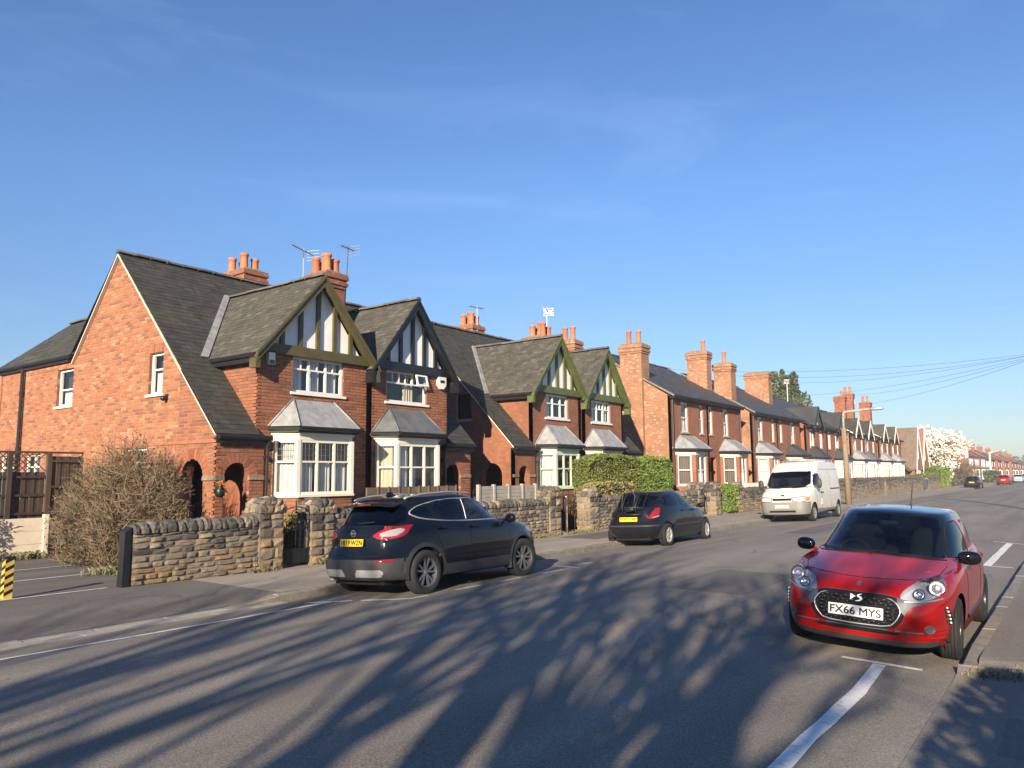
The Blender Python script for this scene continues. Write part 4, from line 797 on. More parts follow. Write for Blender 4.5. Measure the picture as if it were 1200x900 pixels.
# small houses far along the street
far=[(170,178,17.5,4.8,7.2),(180,188,17.5,4.8,7.2),(192,201,17.5,4.9,7.4),(206,216,17.8,4.7,7.0),(222,232,18,4.8,7.4),(240,252,18,4.8,7.2),(262,276,18,4.8,7.2),(290,305,18,4.8,7.2),(312,328,18.5,4.8,7.3),(336,352,18.5,4.8,7.3),(362,382,19,4.8,7.3)]
fl=['far white rendered house with red brown roof behind the magnolia','far white rendered house next beyond the magnolia','far white house with twin bay windows past the lamp column','far house with dark roof and white bays near the street\'s end','far brick house with a dark roof near the street\'s end','far red brick house past the far dark parked car','far brick house beyond the far parked cars','red brick house third from the vanishing point','red brick house second from the vanishing point','tiny red brick house next to the vanishing point','tiniest farthest red brick house at the very end of the street']
for i,(a,b,y,ze,zr) in enumerate(far):
    w=M['render'] if i<4 else M['brick_d']
    terrace(dict(name='far_house',label=fl[i],x0=a,x1=b,yw=y,Yr=y+4,ze=ze,zr=zr,brick=w,gbrick=M['brick_d'],slate=M['tile_red'] if i<3 or i>5 else M['tile_brown'],wins=[(a+1,a+3,3,4.3),(b-3,b-1,3,4.3)],mull=(.5,),trans=(),doors=[((a+b)/2-.5,(a+b)/2+.5,2.4)],ch=[(a-.4,a+.6,y+3.4,y+4.6,6,zr+1.2,PB,[(a+.1,y+3.7,.5),(a+.1,y+4.2,.5)])],bays=[((a+.8,a+3.4,.5,.6,.9,2.4,2.9,.5),dict(fm=M['white'],roofm=M['tile_brown'],wallm=M['render'],front=(.5,),trans=()))]))
# rear roofs seen over the gablets
for (x,y,w,zr_,l) in ((62,27,6,9.2,'brown gable end of a house behind the row, below the dark evergreen'),(70,27,6,9.4,'brick house end showing over the dark gablets of the row'),(78,26,5,9.3,'small brick gable left of the double chimney, seen over the row')):
    root=thing('rear_house',l,'house',(x,y+3,0)); gq=Plane((x,0,0),(0,-1,0)); pts=[(-(y+w),-.1),(-y,-.1),(-y,zr_-2),(-(y+w/2),zr_),(-(y+w),zr_-2)]
    wall('gable_wall',root,gq,pts,[],CB,.1); wall('front_wall',root,fplane(y),[(x,-.1),(x+5,-.1),(x+5,zr_-2),(x,zr_-2)],[],M['brick_d'],.1)
    obj('roof_slope',MB().quad((x-.1,y-.2,zr_-2.1),(x+5,y-.2,zr_-2.1),(x+5,y+w/2,zr_),(x-.1,y+w/2,zr_)),M['slate_moss'],root); obj('rear_roof_slope',MB().quad((x-.1,y+w+.2,zr_-2.1),(x+5,y+w+.2,zr_-2.1),(x+5,y+w/2,zr_),(x-.1,y+w/2,zr_)),M['slate_moss'],root)
    chimney(root,x+1.5,x+2.2,y+w/2-.4,y+w/2+.4,zr_-1,zr_+.5,PB,[(x+1.85,y+w/2,.6)])
# ---------------------------------------------------------------- vehicles: a body is one lofted surface, cut into parts along outlines
import numpy as np
from mathutils.bvhtree import BVHTree
def paint(name,col,rough=.28,coat=1,flake=.0,spec=.5):
    return mat(name,col,rough,0,namt=.05,nscale=3,coat=coat*.7,spec=.12)
M['red_paint']=paint('red_car_paint',(.31,.0055,.0045)); M['black_paint']=paint('black_car_paint',(.006,.0065,.009),.2); M['navy_paint']=paint('dark_blue_black_paint',(.009,.010,.014),.22)
M['white_paint']=mat('white_van_paint',(.66,.63,.57),.35,namt=.12,nscale=2,coat=.4); M['silver_paint']=paint('silver_blue_paint',(.36,.43,.48)); M['gloss_black']=paint('gloss_black_panel',(.005,.005,.006),.12)
M['plastic']=mat('dark_grey_plastic',(.035,.036,.038),.55,namt=.1,nscale=9,bump=.15,bscale=200); M['plastic_van']=mat('grey_bumper_plastic',(.20,.195,.18),.6,namt=.15,nscale=4)
M['rubber']=mat('tyre_rubber',(.018,.018,.018),.8,namt=.3,nscale=12); M['chrome']=mat('chrome_trim',(.75,.76,.78),.15,metal=1,namt=0); M['lamp_shell']=mat('silver_lamp_shell',(.50,.51,.54),.35,metal=.1,namt=0,coat=.3); M['lamp_dark']=mat('dark_lamp_glass',(.10,.10,.11),.1,coat=1,namt=0); M['satin']=mat('satin_chrome_trim',(.085,.095,.115),.5,metal=.0,namt=0)
M['silver_trim']=mat('silver_plastic_trim',(.42,.42,.43),.45,metal=.5,namt=.1); M['alloy']=mat('alloy_wheel',(.27,.27,.28),.35,metal=.8,namt=.15); M['alloy_dark']=mat('dark_alloy_wheel',(.03,.03,.032),.35,metal=.3,namt=.1); M['steelwheel']=mat('silver_wheel_trim',(.42,.41,.38),.5,metal=.3,namt=.3)
M['carglass']=glass_mat('car_glass',(.32,.35,.36),1.5,refl=.9); M['privacy']=glass_mat('dark_privacy_glass',(.06,.065,.07),1.5,refl=.9); M['lens']=glass_mat('clear_lamp_lens',(.9,.9,.92),1.5)
M['lamp_inner']=mat('lamp_reflector',(.7,.7,.72),.12,metal=1,namt=0); M['lamp_ring']=mat('bright_lamp_ring',(.52,.53,.55),.3,metal=.7,namt=0); M['lamp_bulb']=mat('white_lamp_bowl',(.85,.86,.9),.15,coat=1,namt=0)
M['redlens']=mat('red_lamp_lens',(.28,.008,.01),.15,coat=1,namt=.1,nscale=30); M['whitelens']=mat('white_lamp_lens',(.30,.275,.275),.15,coat=1,namt=.1,nscale=30); M['amber']=mat('amber_lamp_lens',(.7,.22,.03),.15,coat=1,namt=0)
M['plate_y']=mat('yellow_number_plate',(.75,.52,.02),.5,namt=0); M['plate_w']=mat('white_number_plate',(.78,.78,.76),.45,namt=0); M['plate_ink']=mat('black_plate_lettering',(.01,.01,.01),.5,namt=0)
M['seat']=mat('dark_seat_cloth',(.03,.03,.032),.9,namt=.2); M['seat_grey']=mat('grey_seat_cloth',(.10,.10,.10),.9,namt=.2); M['gap']=mat('panel_gap',(.003,.003,.003),.9,namt=0); M['under']=mat('black_underbody',(.006,.006,.006),.95,namt=0)
def lerp_prof(pts,x): return np.interp(x,[p[0] for p in pts],[p[1] for p in pts])
def half_loop(r,nf,ns,nr):
    th=np.linspace(0,np.pi,1441); c,s=np.cos(th),np.sin(th); xm=r.get('xm',0)
    n=np.where(c>0,r.get('nf',3.5),r.get('nr',3.5)); a=np.where(c>0,r['xf']-xm,xm-r['xr'])
    x=xm+a*np.sign(c)*np.abs(c)**(2/n); y=r['w']*np.abs(s)**(2/n)
    if 'wp' in r: y=y*lerp_prof(r['wp'],x)      # plan taper
    d=np.concatenate([[0],np.cumsum(np.hypot(np.diff(x),np.diff(y)))])
    i1,i2=360,1080; out=[]
    for (i,j,k) in ((0,i1,nf),(i1,i2,ns),(i2,1440,nr)):
        t=np.linspace(d[i],d[j],k,endpoint=False) if j<1440 else np.linspace(d[i],d[j],k)
        out.append(np.stack([np.interp(t,d,x),np.interp(t,d,y)],1))
    p=np.concatenate(out); z=lerp_prof(r['z'],p[:,0])
    w=max(r['w'],1e-6); z=z+r.get('crown',0)*(1-np.clip(p[:,1]/w,0,1)**2)
    return np.column_stack([p,z])
def pchip(t,Y,ts):
    h=np.diff(t); d=np.diff(Y,axis=0)/h[:,None,None]; m=np.zeros_like(Y)
    w1=(2*h[1:]+h[:-1])[:,None,None]; w2=(h[1:]+2*h[:-1])[:,None,None]
    ok=d[:-1]*d[1:]>0
    with np.errstate(divide='ignore',invalid='ignore'): hm=(w1+w2)/(w1/d[:-1]+w2/d[1:])
    m[1:-1]=np.where(ok,hm,0); m[0]=d[0]; m[-1]=d[-1]
    i=np.clip(np.searchsorted(t,ts,side='right')-1,0,len(t)-2); hh=h[i][:,None,None]; u=((ts-t[i])/h[i])[:,None,None]
    return (2*u**3-3*u**2+1)*Y[i]+(u**3-2*u**2+u)*hh*m[i]+(-2*u**3+3*u**2)*Y[i+1]+(u**3-u**2)*hh*m[i+1]
def inpoly(P,poly):
    x,y=P[:,0],P[:,1]; r=np.zeros(len(P),bool); q=np.array(poly); n=len(q)
    for i in range(n):
        a,b=q[i],q[(i+1)%n]; c=(a[1]<=y)!=(b[1]<=y)
        with np.errstate(divide='ignore',invalid='ignore'): xi=a[0]+(y-a[1])*(b[0]-a[0])/(b[1]-a[1])
        r^=c&(x<xi)
    return r
def smooth_poly(p,n=4,closed=True):
    """Chaikin rounding of an outline"""
    p=[tuple(q) for q in p]
    for _ in range(n):
        q=[]; m=len(p)
        for i in range(m if closed else m-1):
            a,b=p[i],p[(i+1)%m]; q+=[(a[0]*.78+b[0]*.22,a[1]*.78+b[1]*.22),(a[0]*.22+b[0]*.78,a[1]*.22+b[1]*.78)]
        if not closed: q=[p[0]]+q+[p[-1]]
        p=q
    return p
AX={'f':(1,2,0,1),'r':(1,2,0,-1),'l':(0,2,1,1),'t':(0,1,2,1)}
class Car:
    def __init__(s,rows,res=(40,120,40),step=.035):
        H=[half_loop(r,*res) for r in rows]; Y=np.array(H)
        t=np.concatenate([[0],np.cumsum([np.linalg.norm(Y[i+1]-Y[i],axis=1).mean()+.01 for i in range(len(Y)-1)])])
        ts=[]
        for i in range(len(t)-1): k=max(2,int(np.linalg.norm(Y[i+1]-Y[i],axis=1).max()/step)+1); ts+=list(np.linspace(t[i],t[i+1],k,endpoint=False))
        ts.append(t[-1]); s.V=pchip(t,Y,np.array(ts)); s.nr,s.nc=s.V.shape[:2]
        s.rowt=np.array(ts); s.t=t
        V=s.V.reshape(-1,3); i,j=np.meshgrid(np.arange(s.nr-1),np.arange(s.nc-1),indexing='ij'); o=(i*s.nc+j).ravel()
        s.F=np.stack([o,o+1,o+s.nc+1,o+s.nc],1); s.V=V.copy(); s.lab=np.zeros(len(s.F),int); s.names=['body']; s.rowf=(o//s.nc)
        s.upd(); s.bvh=BVHTree.FromPolygons([tuple(v) for v in s.V],[tuple(f) for f in s.F.tolist()])
    def upd(s):
        V,F=s.V,s.F; a=V[F[:,2]]-V[F[:,0]]; b=V[F[:,3]]-V[F[:,1]]; n=np.cross(a,b); l=np.linalg.norm(n,axis=1)+1e-12; s.N=n/l[:,None]; s.C=V[F].mean(1)
        if s.N[s.C[:,1]>.3*np.abs(s.C[:,1]).max()][:,1].mean()<0: s.N=-s.N; s.flip=True
        else: s.flip=False
    def cut(s,name,view,poly,cond=None,over=False,snap=.05,rot=False):
        a,b,c,sg=AX[view]; lim={'f':.25,'r':.25,'l':.35,'t':.3}[view]
        ins=inpoly(s.C[:,[a,b]],poly)&(s.N[:,c]*sg>lim)
        if cond is not None: ins&=cond(s.C)
        if not over: ins&=(s.lab==0)
        if name not in s.names: s.names.append(name)
        k=s.names.index(name); s.lab[ins]=k
        vin=np.zeros(len(s.V),bool); vin[s.F[ins].ravel()]=True; vout=np.zeros(len(s.V),bool); vout[s.F[~ins].ravel()]=True
        vb=np.where(vin&vout)[0]; q=np.array(poly); A=q; B=np.roll(q,-1,0); P=s.V[vb][:,[a,b]]
        d=B-A; L=(d**2).sum(1)+1e-12; tt=np.clip(((P[:,None]-A[None])*d[None]).sum(2)/L,0,1); Q=A[None]+tt[...,None]*d[None]; D=((Q-P[:,None])**2).sum(2); i=D.argmin(1); best=Q[np.arange(len(vb)),i]; ok=D[np.arange(len(vb)),i]<snap**2
        if view in 'fr' and not rot:   # stay off the centre line's mirror plane
            ok&=~((s.V[vb][:,1]<1e-4)&(np.abs(best[:,0])>1e-4)) if True else ok
        vb=vb[ok]; s.V[vb[:,None],[a,b]]=best[ok]; s.upd()
        return s
    def cutd(s,name,phi,pts,cond=None,sm_=1,snap=.05):
        """cut along an outline of 3-D points seen from the horizontal direction phi (radians, 0 = front)"""
        cs,sn=math.cos(phi),math.sin(phi); Rm=np.array([[cs,sn,0],[-sn,cs,0],[0,0,1]])
        poly=smooth_poly([(-sn*x+cs*y,z) for x,y,z in pts],sm_); V0=s.V; s.V=V0@Rm.T; s.upd(); C0=s.C@Rm
        s.cut(name,'f',poly,(lambda C:cond(C@Rm)) if cond else None,snap=snap,rot=True); s.V=s.V@Rm; s.upd(); return poly
    def rowcut(s,name,k):
        if name not in s.names: s.names.append(name)
        s.lab[(s.lab==0)&(s.rowt[s.rowf]>=s.t[k]-1e-9)]=s.names.index(name)
    def hit(s,view,a,b):
        ia,ib,ic,sg=AX[view]; o=[0,0,0]; d=[0,0,0]; y=abs(a) if view in 'fr' else None
        o[ia]=abs(a) if view in 'fr' else a; o[ib]=b; o[ic]=6*sg; d[ic]=-sg
        if view=='t': o[1]=abs(b)
        if view in 'fr' and o[1]<.002: o[1]=.002
        h=s.bvh.ray_cast(Vector(o),Vector(d))
        if h[0] is None: h=s.bvh.find_nearest(Vector([o[0] if ic!=0 else 0,o[1] if ic!=1 else .8,o[2] if ic!=2 else 1]))
        p,n=h[0].copy(),h[1].copy()
        if n[ic]*sg<0: n=-n
        if (view in 'fr' and a<0) or (view=='t' and b<0): p.y=-p.y; n.y=-n.y
        return p,n
    def hitd(s,phi,a,b,sg=1):
        cs,sn=math.cos(phi),math.sin(phi); o=Vector((6*cs-sn*a,6*sn+cs*a,b)); h=s.bvh.ray_cast(o,Vector((-cs,-sn,0)))
        if h[0] is None: h=s.bvh.find_nearest(Vector((1.5*cs-sn*a,1.5*sn+cs*a,b)))
        p,n=h[0].copy(),h[1].copy()
        if n.x*cs+n.y*sn<0: n=-n
        p.y*=sg; n.y*=sg; return p,n
    def strip_patch(s,name,phi,up,lo,m,root,off=.004,n=16):
        """proud patch between an upper and a lower line of 3-D points, seen from direction phi; left and right"""
        cs,sn=math.cos(phi),math.sin(phi)
        def line(P):
            q=[(-sn*x+cs*y,z) for x,y,z in P]; d=[0]
            for a,b in zip(q,q[1:]): d.append(d[-1]+math.hypot(b[0]-a[0],b[1]-a[1]))
            ts=np.linspace(0,d[-1],n+1); return list(zip(np.interp(ts,d,[a for a,b in q]),np.interp(ts,d,[b for a,b in q])))
        U,Lo=line(up),line(lo)
        for sg in (1,-1):
            mb=MB()
            for (a,b),(c,d) in zip(U,Lo):
                for k in range(4): p,q=s.hitd(phi,a+(c-a)*k/3,b+(d-b)*k/3,sg); mb.v.append(tuple(p+q*off))
            mb.f=[(i*4+k,i*4+k+1,i*4+k+5,i*4+k+4) for i in range(n) for k in range(3)]; obj(name,mb,m,root,True)
    def parts(s,root,mats,names=None,split=(),skip=()):
        """make the part objects; names in split become two objects, left and right"""
        out={}; VN=np.zeros_like(s.V); A=s.V[s.F]; fn=np.cross(A[:,2]-A[:,0],A[:,3]-A[:,1])
        if s.flip: fn=-fn
        for i in range(4): np.add.at(VN,s.F[:,i],fn)
        VN[np.abs(s.V[:,1])<1e-5,1]=0; VN/=np.linalg.norm(VN,axis=1)[:,None]+1e-12
        def make(nm,V,N,F,m):
            mb=MB(); mb.v=[tuple(v) for v in V.tolist()]; mb.f=[tuple(f) for f in F.tolist()]; o=obj(nm,mb,m,root,True); o.data.normals_split_custom_set_from_vertices([tuple(q) for q in N.tolist()]); return o
        S=np.array([1,-1,1])
        for k,nm in enumerate(s.names):
            if nm in skip: continue
            F=s.F[s.lab==k]
            if not len(F): continue
            u,inv=np.unique(F,return_inverse=True); V=s.V[u]; N=VN[u]; F=inv.reshape(-1,4); n=len(V)
            Fl=F if not s.flip else F[:,::-1]; Fr=F[:,::-1] if not s.flip else F
            nm2=(names or {}).get(nm,nm); m=mats[nm]
            if nm in split: out[nm]=[make(nm2,V,N,Fl,m),make(nm2,V*S,N*S,Fr,m)]
            else:
                on=np.abs(V[:,1])<1e-5; idx=np.arange(n); off=np.where(~on)[0]; idx[off]=n+np.arange(len(off))
                out[nm]=[make(nm2,np.concatenate([V,V[off]*S]),np.concatenate([N,N[off]*S]),np.concatenate([Fl,idx[Fr]]),m)]
        return out
    def ribbon(s,name,view,pts,w,m,root,off=.0015,closed=False,both=False,thick=0):
        for mir in ((1,-1) if both else (1,)):
            P=[]; 
            for a,b in pts: P.append(s.hit(view,a,b))
            if closed: P.append(P[0])
            mb=MB(); up=thick or off
            for i,(p,n) in enumerate(P):
                q0=P[max(i-1,0)][0]; q1=P[min(i+1,len(P)-1)][0]
                if closed and i in (0,len(P)-1): q0,q1=P[-2][0],P[1][0]
                t=(q1-q0); t=t.normalized() if t.length>1e-7 else Vector((1,0,0)); sd=t.cross(n); sd=sd.normalized() if sd.length>1e-6 else Vector((0,0,1))
                for e,h in ((-1,-.001),(-.8,up),(.8,up),(1,-.001)):
                    q=p+sd*(w/2*e)+n*(h+(off if h>0 else 0)); mb.v.append((q.x,q.y*mir,q.z))
            for i in range(len(P)-1):
                for k in range(3): o=i*4+k; mb.f.append((o,o+1,o+5,o+4))
            obj(name,mb,m,root,True)
    def decal(s,name,view,poly,m,root,off=.004,both=False):
        for mir in ((1,-1) if both else (1,)):
            P=[s.hit(view,a,b) for a,b in poly]; mb=MB(); n=len(P)
            mb.v=[((p+q*off).x,(p+q*off).y*mir,(p+q*off).z) for p,q in P]+[((p-q*.01).x,(p-q*.01).y*mir,(p-q*.01).z) for p,q in P]
            mb.f=[tuple(range(n))]+[(i,(i+1)%n,n+(i+1)%n,n+i) for i in range(n)]
            o=obj(name,mb,m,root)
        return o
def dens(pts,step=.05,closed=False):
    out=[]; n=len(pts)
    for i in range(n if closed else n-1):
        a,b=pts[i],pts[(i+1)%n]; k=max(1,int(math.hypot(b[0]-a[0],b[1]-a[1])/step)); out+=[(a[0]+(b[0]-a[0])*j/k,a[1]+(b[1]-a[1])*j/k) for j in range(k)]
    if not closed: out.append(pts[-1])
    return out
def blob(c,r,n=2.4,m=10,shear=0):
    mb=MB(); sp=lambda v,e:math.copysign(abs(v)**e,v)
    for i in range(m+1):
        a=-math.pi/2+math.pi*i/m
        for k in range(2*m):
            t=math.pi*k/m; x=r[0]*sp(math.cos(a),2/n)*sp(math.cos(t),2/n); y=r[1]*sp(math.cos(a),2/n)*sp(math.sin(t),2/n); z=r[2]*sp(math.sin(a),2/n)
            mb.v.append((c[0]+x+shear*y,c[1]+y,c[2]+z))
    for i in range(m):
        for k in range(2*m): mb.f.append((i*2*m+k,i*2*m+(k+1)%(2*m),(i+1)*2*m+(k+1)%(2*m),(i+1)*2*m+k))
    return mb
def wheel(root,x,y,r,w,sg,style,rimm,steer=0,rr=None):
    """a wheel is an Empty with tyre, rim and disc; the axle runs along y, sg is the outer side"""
    wd=bpy.data.objects.new('wheel',None); COL.objects.link(wd); wd.parent=root; wd.location=(x,y,r); wd.rotation_euler=(0,0,steer); wd.empty_display_size=.1; WL[wd.name]=(0,0,0)
    rr=rr or r*.66; h=w/2
    t=MB(); prof=[(rr,-h*.8),(rr+.012,-h*.95),(r*.86,-h),(r*.955,-h*.92),(r*.992,-h*.74)]
    for k in range(5): a=-h*.62+k*h*.31; prof+=[(r,a-.012),(r,a+.012),(r-.008,a+.016),(r-.008,a+h*.31-.016)] if k<4 else [(r,a-.012),(r,a+.012)]
    prof+=[(r*.992,h*.74),(r*.955,h*.92),(r*.86,h),(rr+.012,h*.95),(rr,h*.8)]
    t.lathe(prof,ax='y',n=40); obj('tyre',t,M['rubber'],wd,True)
    m=MB(); o=sg*h*.78; i_=-sg*h*.6
    m.lathe([(rr,i_),(rr*.94,i_),(rr*.93,o*.6),(rr*.95,o),(rr,o+sg*.008),(rr+.006,o*.9),(rr,i_)],ax='y',n=40)
    ns,kind=style; hub=rr*.2
    m.lathe([(0,o-sg*.012),(hub*.7,o-sg*.01),(hub,o-sg*.022),(hub,o*.2)],ax='y',n=20)
    for k in range(ns):
        a0=2*math.pi*k/ns+.2
        def sp(a,b,w0,w1,d0,d1):
            f=lambda ang,q,ww,dd:(math.cos(ang)*q-math.sin(ang)*ww,dd,math.sin(ang)*q+math.cos(ang)*ww)
            A=[f(a,hub*.7,-w0,d0),f(a,hub*.7,w0,d0),f(b,rr*.95,w1,d1),f(b,rr*.95,-w1,d1)]
            B=[(p[0],p[1]-sg*.035,p[2]) for p in A]; m.hexa(B,A)
        if kind=='v':
            for e in (-1,1): sp(a0+e*.10,a0+e*.24,rr*.05,rr*.075,o-sg*.018,o-sg*.006)
        elif kind=='y': sp(a0,a0,rr*.10,rr*.17,o-sg*.018,o-sg*.004)
        else: sp(a0,a0,rr*.13,rr*.11,o-sg*.016,o-sg*.006)
    obj('rim',m,rimm,wd,True).data.shade_flat() if kind!='y' else obj('rim',m,rimm,wd)
    d=MB(); d.lathe([(0,o*.1),(rr*.92,o*.1)],ax='y',n=24); obj('brake_disc',d,M['under'],wd)
    return wd
def plate(root,c,wd,ht,text,m,yaw,tilt=0,size=.09):
    """number plate with raised black characters; yaw turns it about z, tilt leans it back"""
    e=bpy.data.objects.new('number_plate',None)
    rot=Matrix.Rotation(yaw,4,'Z')@Matrix.Rotation(R(90)-tilt,4,'X'); me=MB().box(-wd/2,wd/2,-ht/2,ht/2,-.006,.004); me.v=[tuple((Matrix.Translation(c)@rot)@Vector(v)) for v in me.v]
    p=obj('number_plate',me,m,root)
    cu=bpy.data.curves.new('registration','FONT'); cu.body=text; cu.size=size; cu.align_x='CENTER'; cu.align_y='CENTER'; cu.extrude=.0012; cu.space_character=1.0; cu.bevel_depth=.0016; cu.bevel_resolution=0
    to=bpy.data.objects.new('registration',cu); COL.objects.link(to); bpy.context.view_layer.update()
    mt=bpy.data.meshes.new_from_object(to.evaluated_get(bpy.context.evaluated_depsgraph_get())); bpy.data.objects.remove(to); bpy.data.curves.remove(cu)
    xs=[v.co.x for v in mt.vertices]; k=(wd*.93)/(max(xs)-min(xs)); ys=[v.co.y for v in mt.vertices]; ky=(ht*.70)/(max(ys)-min(ys)); y0=(max(ys)+min(ys))/2; x0=(max(xs)+min(xs))/2
    T=Matrix.Translation(c)@rot
    for v in mt.vertices: v.co=T@Vector(((v.co.x-x0)*k,(v.co.y-y0)*ky,v.co.z+.0052))
    mt.materials.clear(); mt.materials.append(M['plate_ink']); o=link('registration',mt,p); return p
def seats(root,xf,xr,w,z,m=None,row2=True):
    m=m or M['seat']
    for x in ([xf,xr] if row2 else [xf]):
        for sy in (-1,1):
            mb=blob((x-.18,sy*w,z+.36),(.09,.22,.32),3.2,7,0); obj('seat_back',mb,m,root,True)
            obj('headrest',blob((x-.26,sy*w,z+.76),(.05,.13,.09),3,6),m,root,True)
            obj('seat_cushion',blob((x+.08,sy*w,z+.02),(.26,.23,.10),3.2,6),m,root,True)
def steering(root,x,y,z,m=None):
    mb=MB(); n=24; c=Vector((x,y,z)); a=Vector((0,1,0)); b=Vector((-.42,0,.9)).normalized()
    mb.tube([c+(a*math.cos(2*math.pi*k/n)+b*math.sin(2*math.pi*k/n))*.185 for k in range(n+1)],.016,8); mb.tube([c-a*.18,c,c+a*.18],.02,6); mb.tube([c,c-b*.18],.02,6); obj('steering_wheel',mb,m or M['plastic'],root,True)
def liners(root,ax,r,yi,yo,z):
    for x in ax:
        for s in (1,-1):
            mb=MB(); n=14; A=[(x+r*math.cos(math.pi*k/n*1.16-.25),z+r*math.sin(math.pi*k/n*1.16-.25)) for k in range(n+1)]
            for k in range(n): mb.quad((A[k][0],s*yi,A[k][1]),(A[k+1][0],s*yi,A[k+1][1]),(A[k+1][0],s*yo,A[k+1][1]),(A[k][0],s*yo,A[k][1]))
            mb.quad(*[(a,s*yi,b) for a,b in A]); obj('wheel_arch_liner',mb,M['under'],root)
def circ(cx,cz,r,n=40,a0=0,a1=2*math.pi): return [(cx+r*math.cos(a0+(a1-a0)*k/n),cz+r*math.sin(a0+(a1-a0)*k/n)) for k in range(n)]
# ---------------------------------------------------------------- red three-door hatchback
def red_car():
    root=thing('parked_car','bright red hatchback with black roof parked facing the camera, white front number plate','car')
    fx,rx,tr=1.15,-1.315,.315
    zb=[(-2,.25),(-1,.2),(1,.2),(2,.22)]
    rows=[dict(xf=1.72,xr=-1.75,w=.66,z=[(-2,.24),(2,.19)],nf=4,nr=4),
     dict(xf=1.895,xr=-1.90,w=.80,z=[(-2,.25),(-1.2,.20),(1.2,.20),(2,.185)],nf=4.2,nr=4.5),
     dict(xf=1.955,xr=-1.95,w=.835,z=[(-2,.36),(-1.2,.31),(1.2,.31),(2,.30)],nf=4.6,nr=5),
     dict(xf=1.975,xr=-1.965,w=.852,z=[(-2,.52),(2,.47)],nf=4.7,nr=5),
     dict(xf=1.945,xr=-1.955,w=.857,z=[(-2,.68),(1,.66),(2,.62)],nf=4.6,nr=4.6),
     dict(xf=1.86,xr=-1.935,w=.850,z=[(-2,.82),(0,.80),(1,.79),(1.9,.72)],nf=4.3,nr=4.4),
     dict(xf=1.74,xr=-1.90,w=.82,z=[(-2,.93),(-.5,.92),(.7,.89),(1.2,.865),(1.75,.765)],nf=4.0,nr=4.0,crown=.015),
     dict(xf=1.40,xr=-1.88,w=.795,z=[(-2,.98),(-.5,.955),(.7,.915),(1.4,.845)],nf=3.6,nr=3.8,crown=.03),
     dict(xf=1.08,xr=-1.86,w=.775,z=[(-2,1.02),(-1,.985),(.4,.94),(1.1,.925)],nf=3.3,nr=3.6,crown=.03),
     dict(xf=.90,xr=-1.83,w=.755,z=[(-2,1.06),(-1,1.01),(.3,.965),(.9,.975)],nf=3.0,nr=3.4,crown=.02),
     dict(xf=.58,xr=-1.74,w=.69,z=[(-2,1.21),(.6,1.18)],nf=2.8,nr=3.2,crown=.0,xm=-.4),
     dict(xf=.26,xr=-1.58,w=.605,z=[(-2,1.36),(.3,1.355)],nf=3.0,nr=3.4,xm=-.5,crown=.0),
     dict(xf=.14,xr=-1.50,w=.545,z=[(-2,1.40),(-1.2,1.42),(-.4,1.425),(.3,1.405)],nf=3.0,nr=3.4,xm=-.5,crown=.005),
     dict(xf=.04,xr=-1.40,w=.42,z=[(-1.5,1.425),(-.6,1.452),(.1,1.43)],nf=3,nr=3,xm=-.6,crown=.008),
     dict(xf=-.1,xr=-1.25,w=.2,z=[(-1.5,1.44),(-.6,1.468),(0,1.45)],nf=3,nr=3,xm=-.6,crown=.003),
     dict(xf=-.2,xr=-1.15,w=.0001,z=[(-1.5,1.447),(-.6,1.472),(0,1.458)],nf=3,nr=3,xm=-.6)]
    c=Car(rows,(44,120,36),.032)
    for x in (fx,rx): c.cut('arch','l',circ(x,tr+.01,.355),snap=.08)
    h3=[(1.87,.355,.662),(1.85,.44,.745),(1.78,.58,.80),(1.66,.68,.855),(1.52,.735,.885),(1.45,.765,.85),(1.52,.785,.76),(1.70,.72,.695),(1.82,.60,.655),(1.87,.48,.65)]
    hp=c.cutd('headlight',R(30),h3,None,2)
    gr=smooth_poly([(0,.655),(.29,.655),(.36,.63),(.415,.55),(.38,.46),(.31,.385),(0,.375),(-.31,.385),(-.38,.46),(-.415,.55),(-.36,.63),(-.29,.655)],1)
    c.cut('grille','f',gr)
    ch=smooth_poly([(0,.685),(.30,.69),(.42,.655),(.56,.65),(.76,.69),(.80,.685),(.60,.625),(.49,.59),(.46,.54),(.42,.44),(.34,.36),(0,.345),(-.34,.36),(-.42,.44),(-.46,.54),(-.49,.59),(-.60,.625),(-.8,.685),(-.76,.69),(-.56,.65),(-.42,.655),(-.30,.69)],2)
    c.cut('grille_surround','f',ch)
    c.cut('lower_intake','f',smooth_poly([(-.44,.345),(-.36,.30),(.36,.30),(.44,.345)],1))
    c.cut('splitter','f',[(-.9,.10),(.9,.10),(.9,.27),(.5,.25),(-.5,.25),(-.9,.27)],lambda C:C[:,0]>1.0)
    c.cut('windscreen','f',smooth_poly([(0,.99),(.40,.975),(.62,.958),(.66,.975),(.60,1.13),(.505,1.345),(.46,1.38),(0,1.398),(-.46,1.38),(-.505,1.345),(-.60,1.13),(-.66,.975),(-.62,.958),(-.40,.975)],2),lambda C:(C[:,0]>-.2)&(C[:,0]<1.0))
    c.cut('fin','l',[(-.36,.97),(-.40,1.15),(-.42,1.42),(-.64,1.42),(-.66,1.15),(-.85,.98)],lambda C:C[:,2]>.9)
    c.cut('door_window','l',smooth_poly([(.60,.965),(.50,1.03),(.10,1.30),(-.10,1.335),(-.36,1.335),(-.37,1.10),(-.37,.985),(-.2,.975)],2),lambda C:C[:,2]>.9)
    c.cut('rear_side_window','l',smooth_poly([(-.72,1.33),(-.55,1.335),(-.60,1.20),(-.75,1.02),(-1.30,1.06),(-1.42,1.12),(-1.30,1.27)],2),lambda C:C[:,2]>.9)
    c.cut('rear_window','r',smooth_poly([(-.6,1.06),(.6,1.06),(.5,1.34),(-.5,1.34)],2),lambda C:C[:,0]<-1.2)
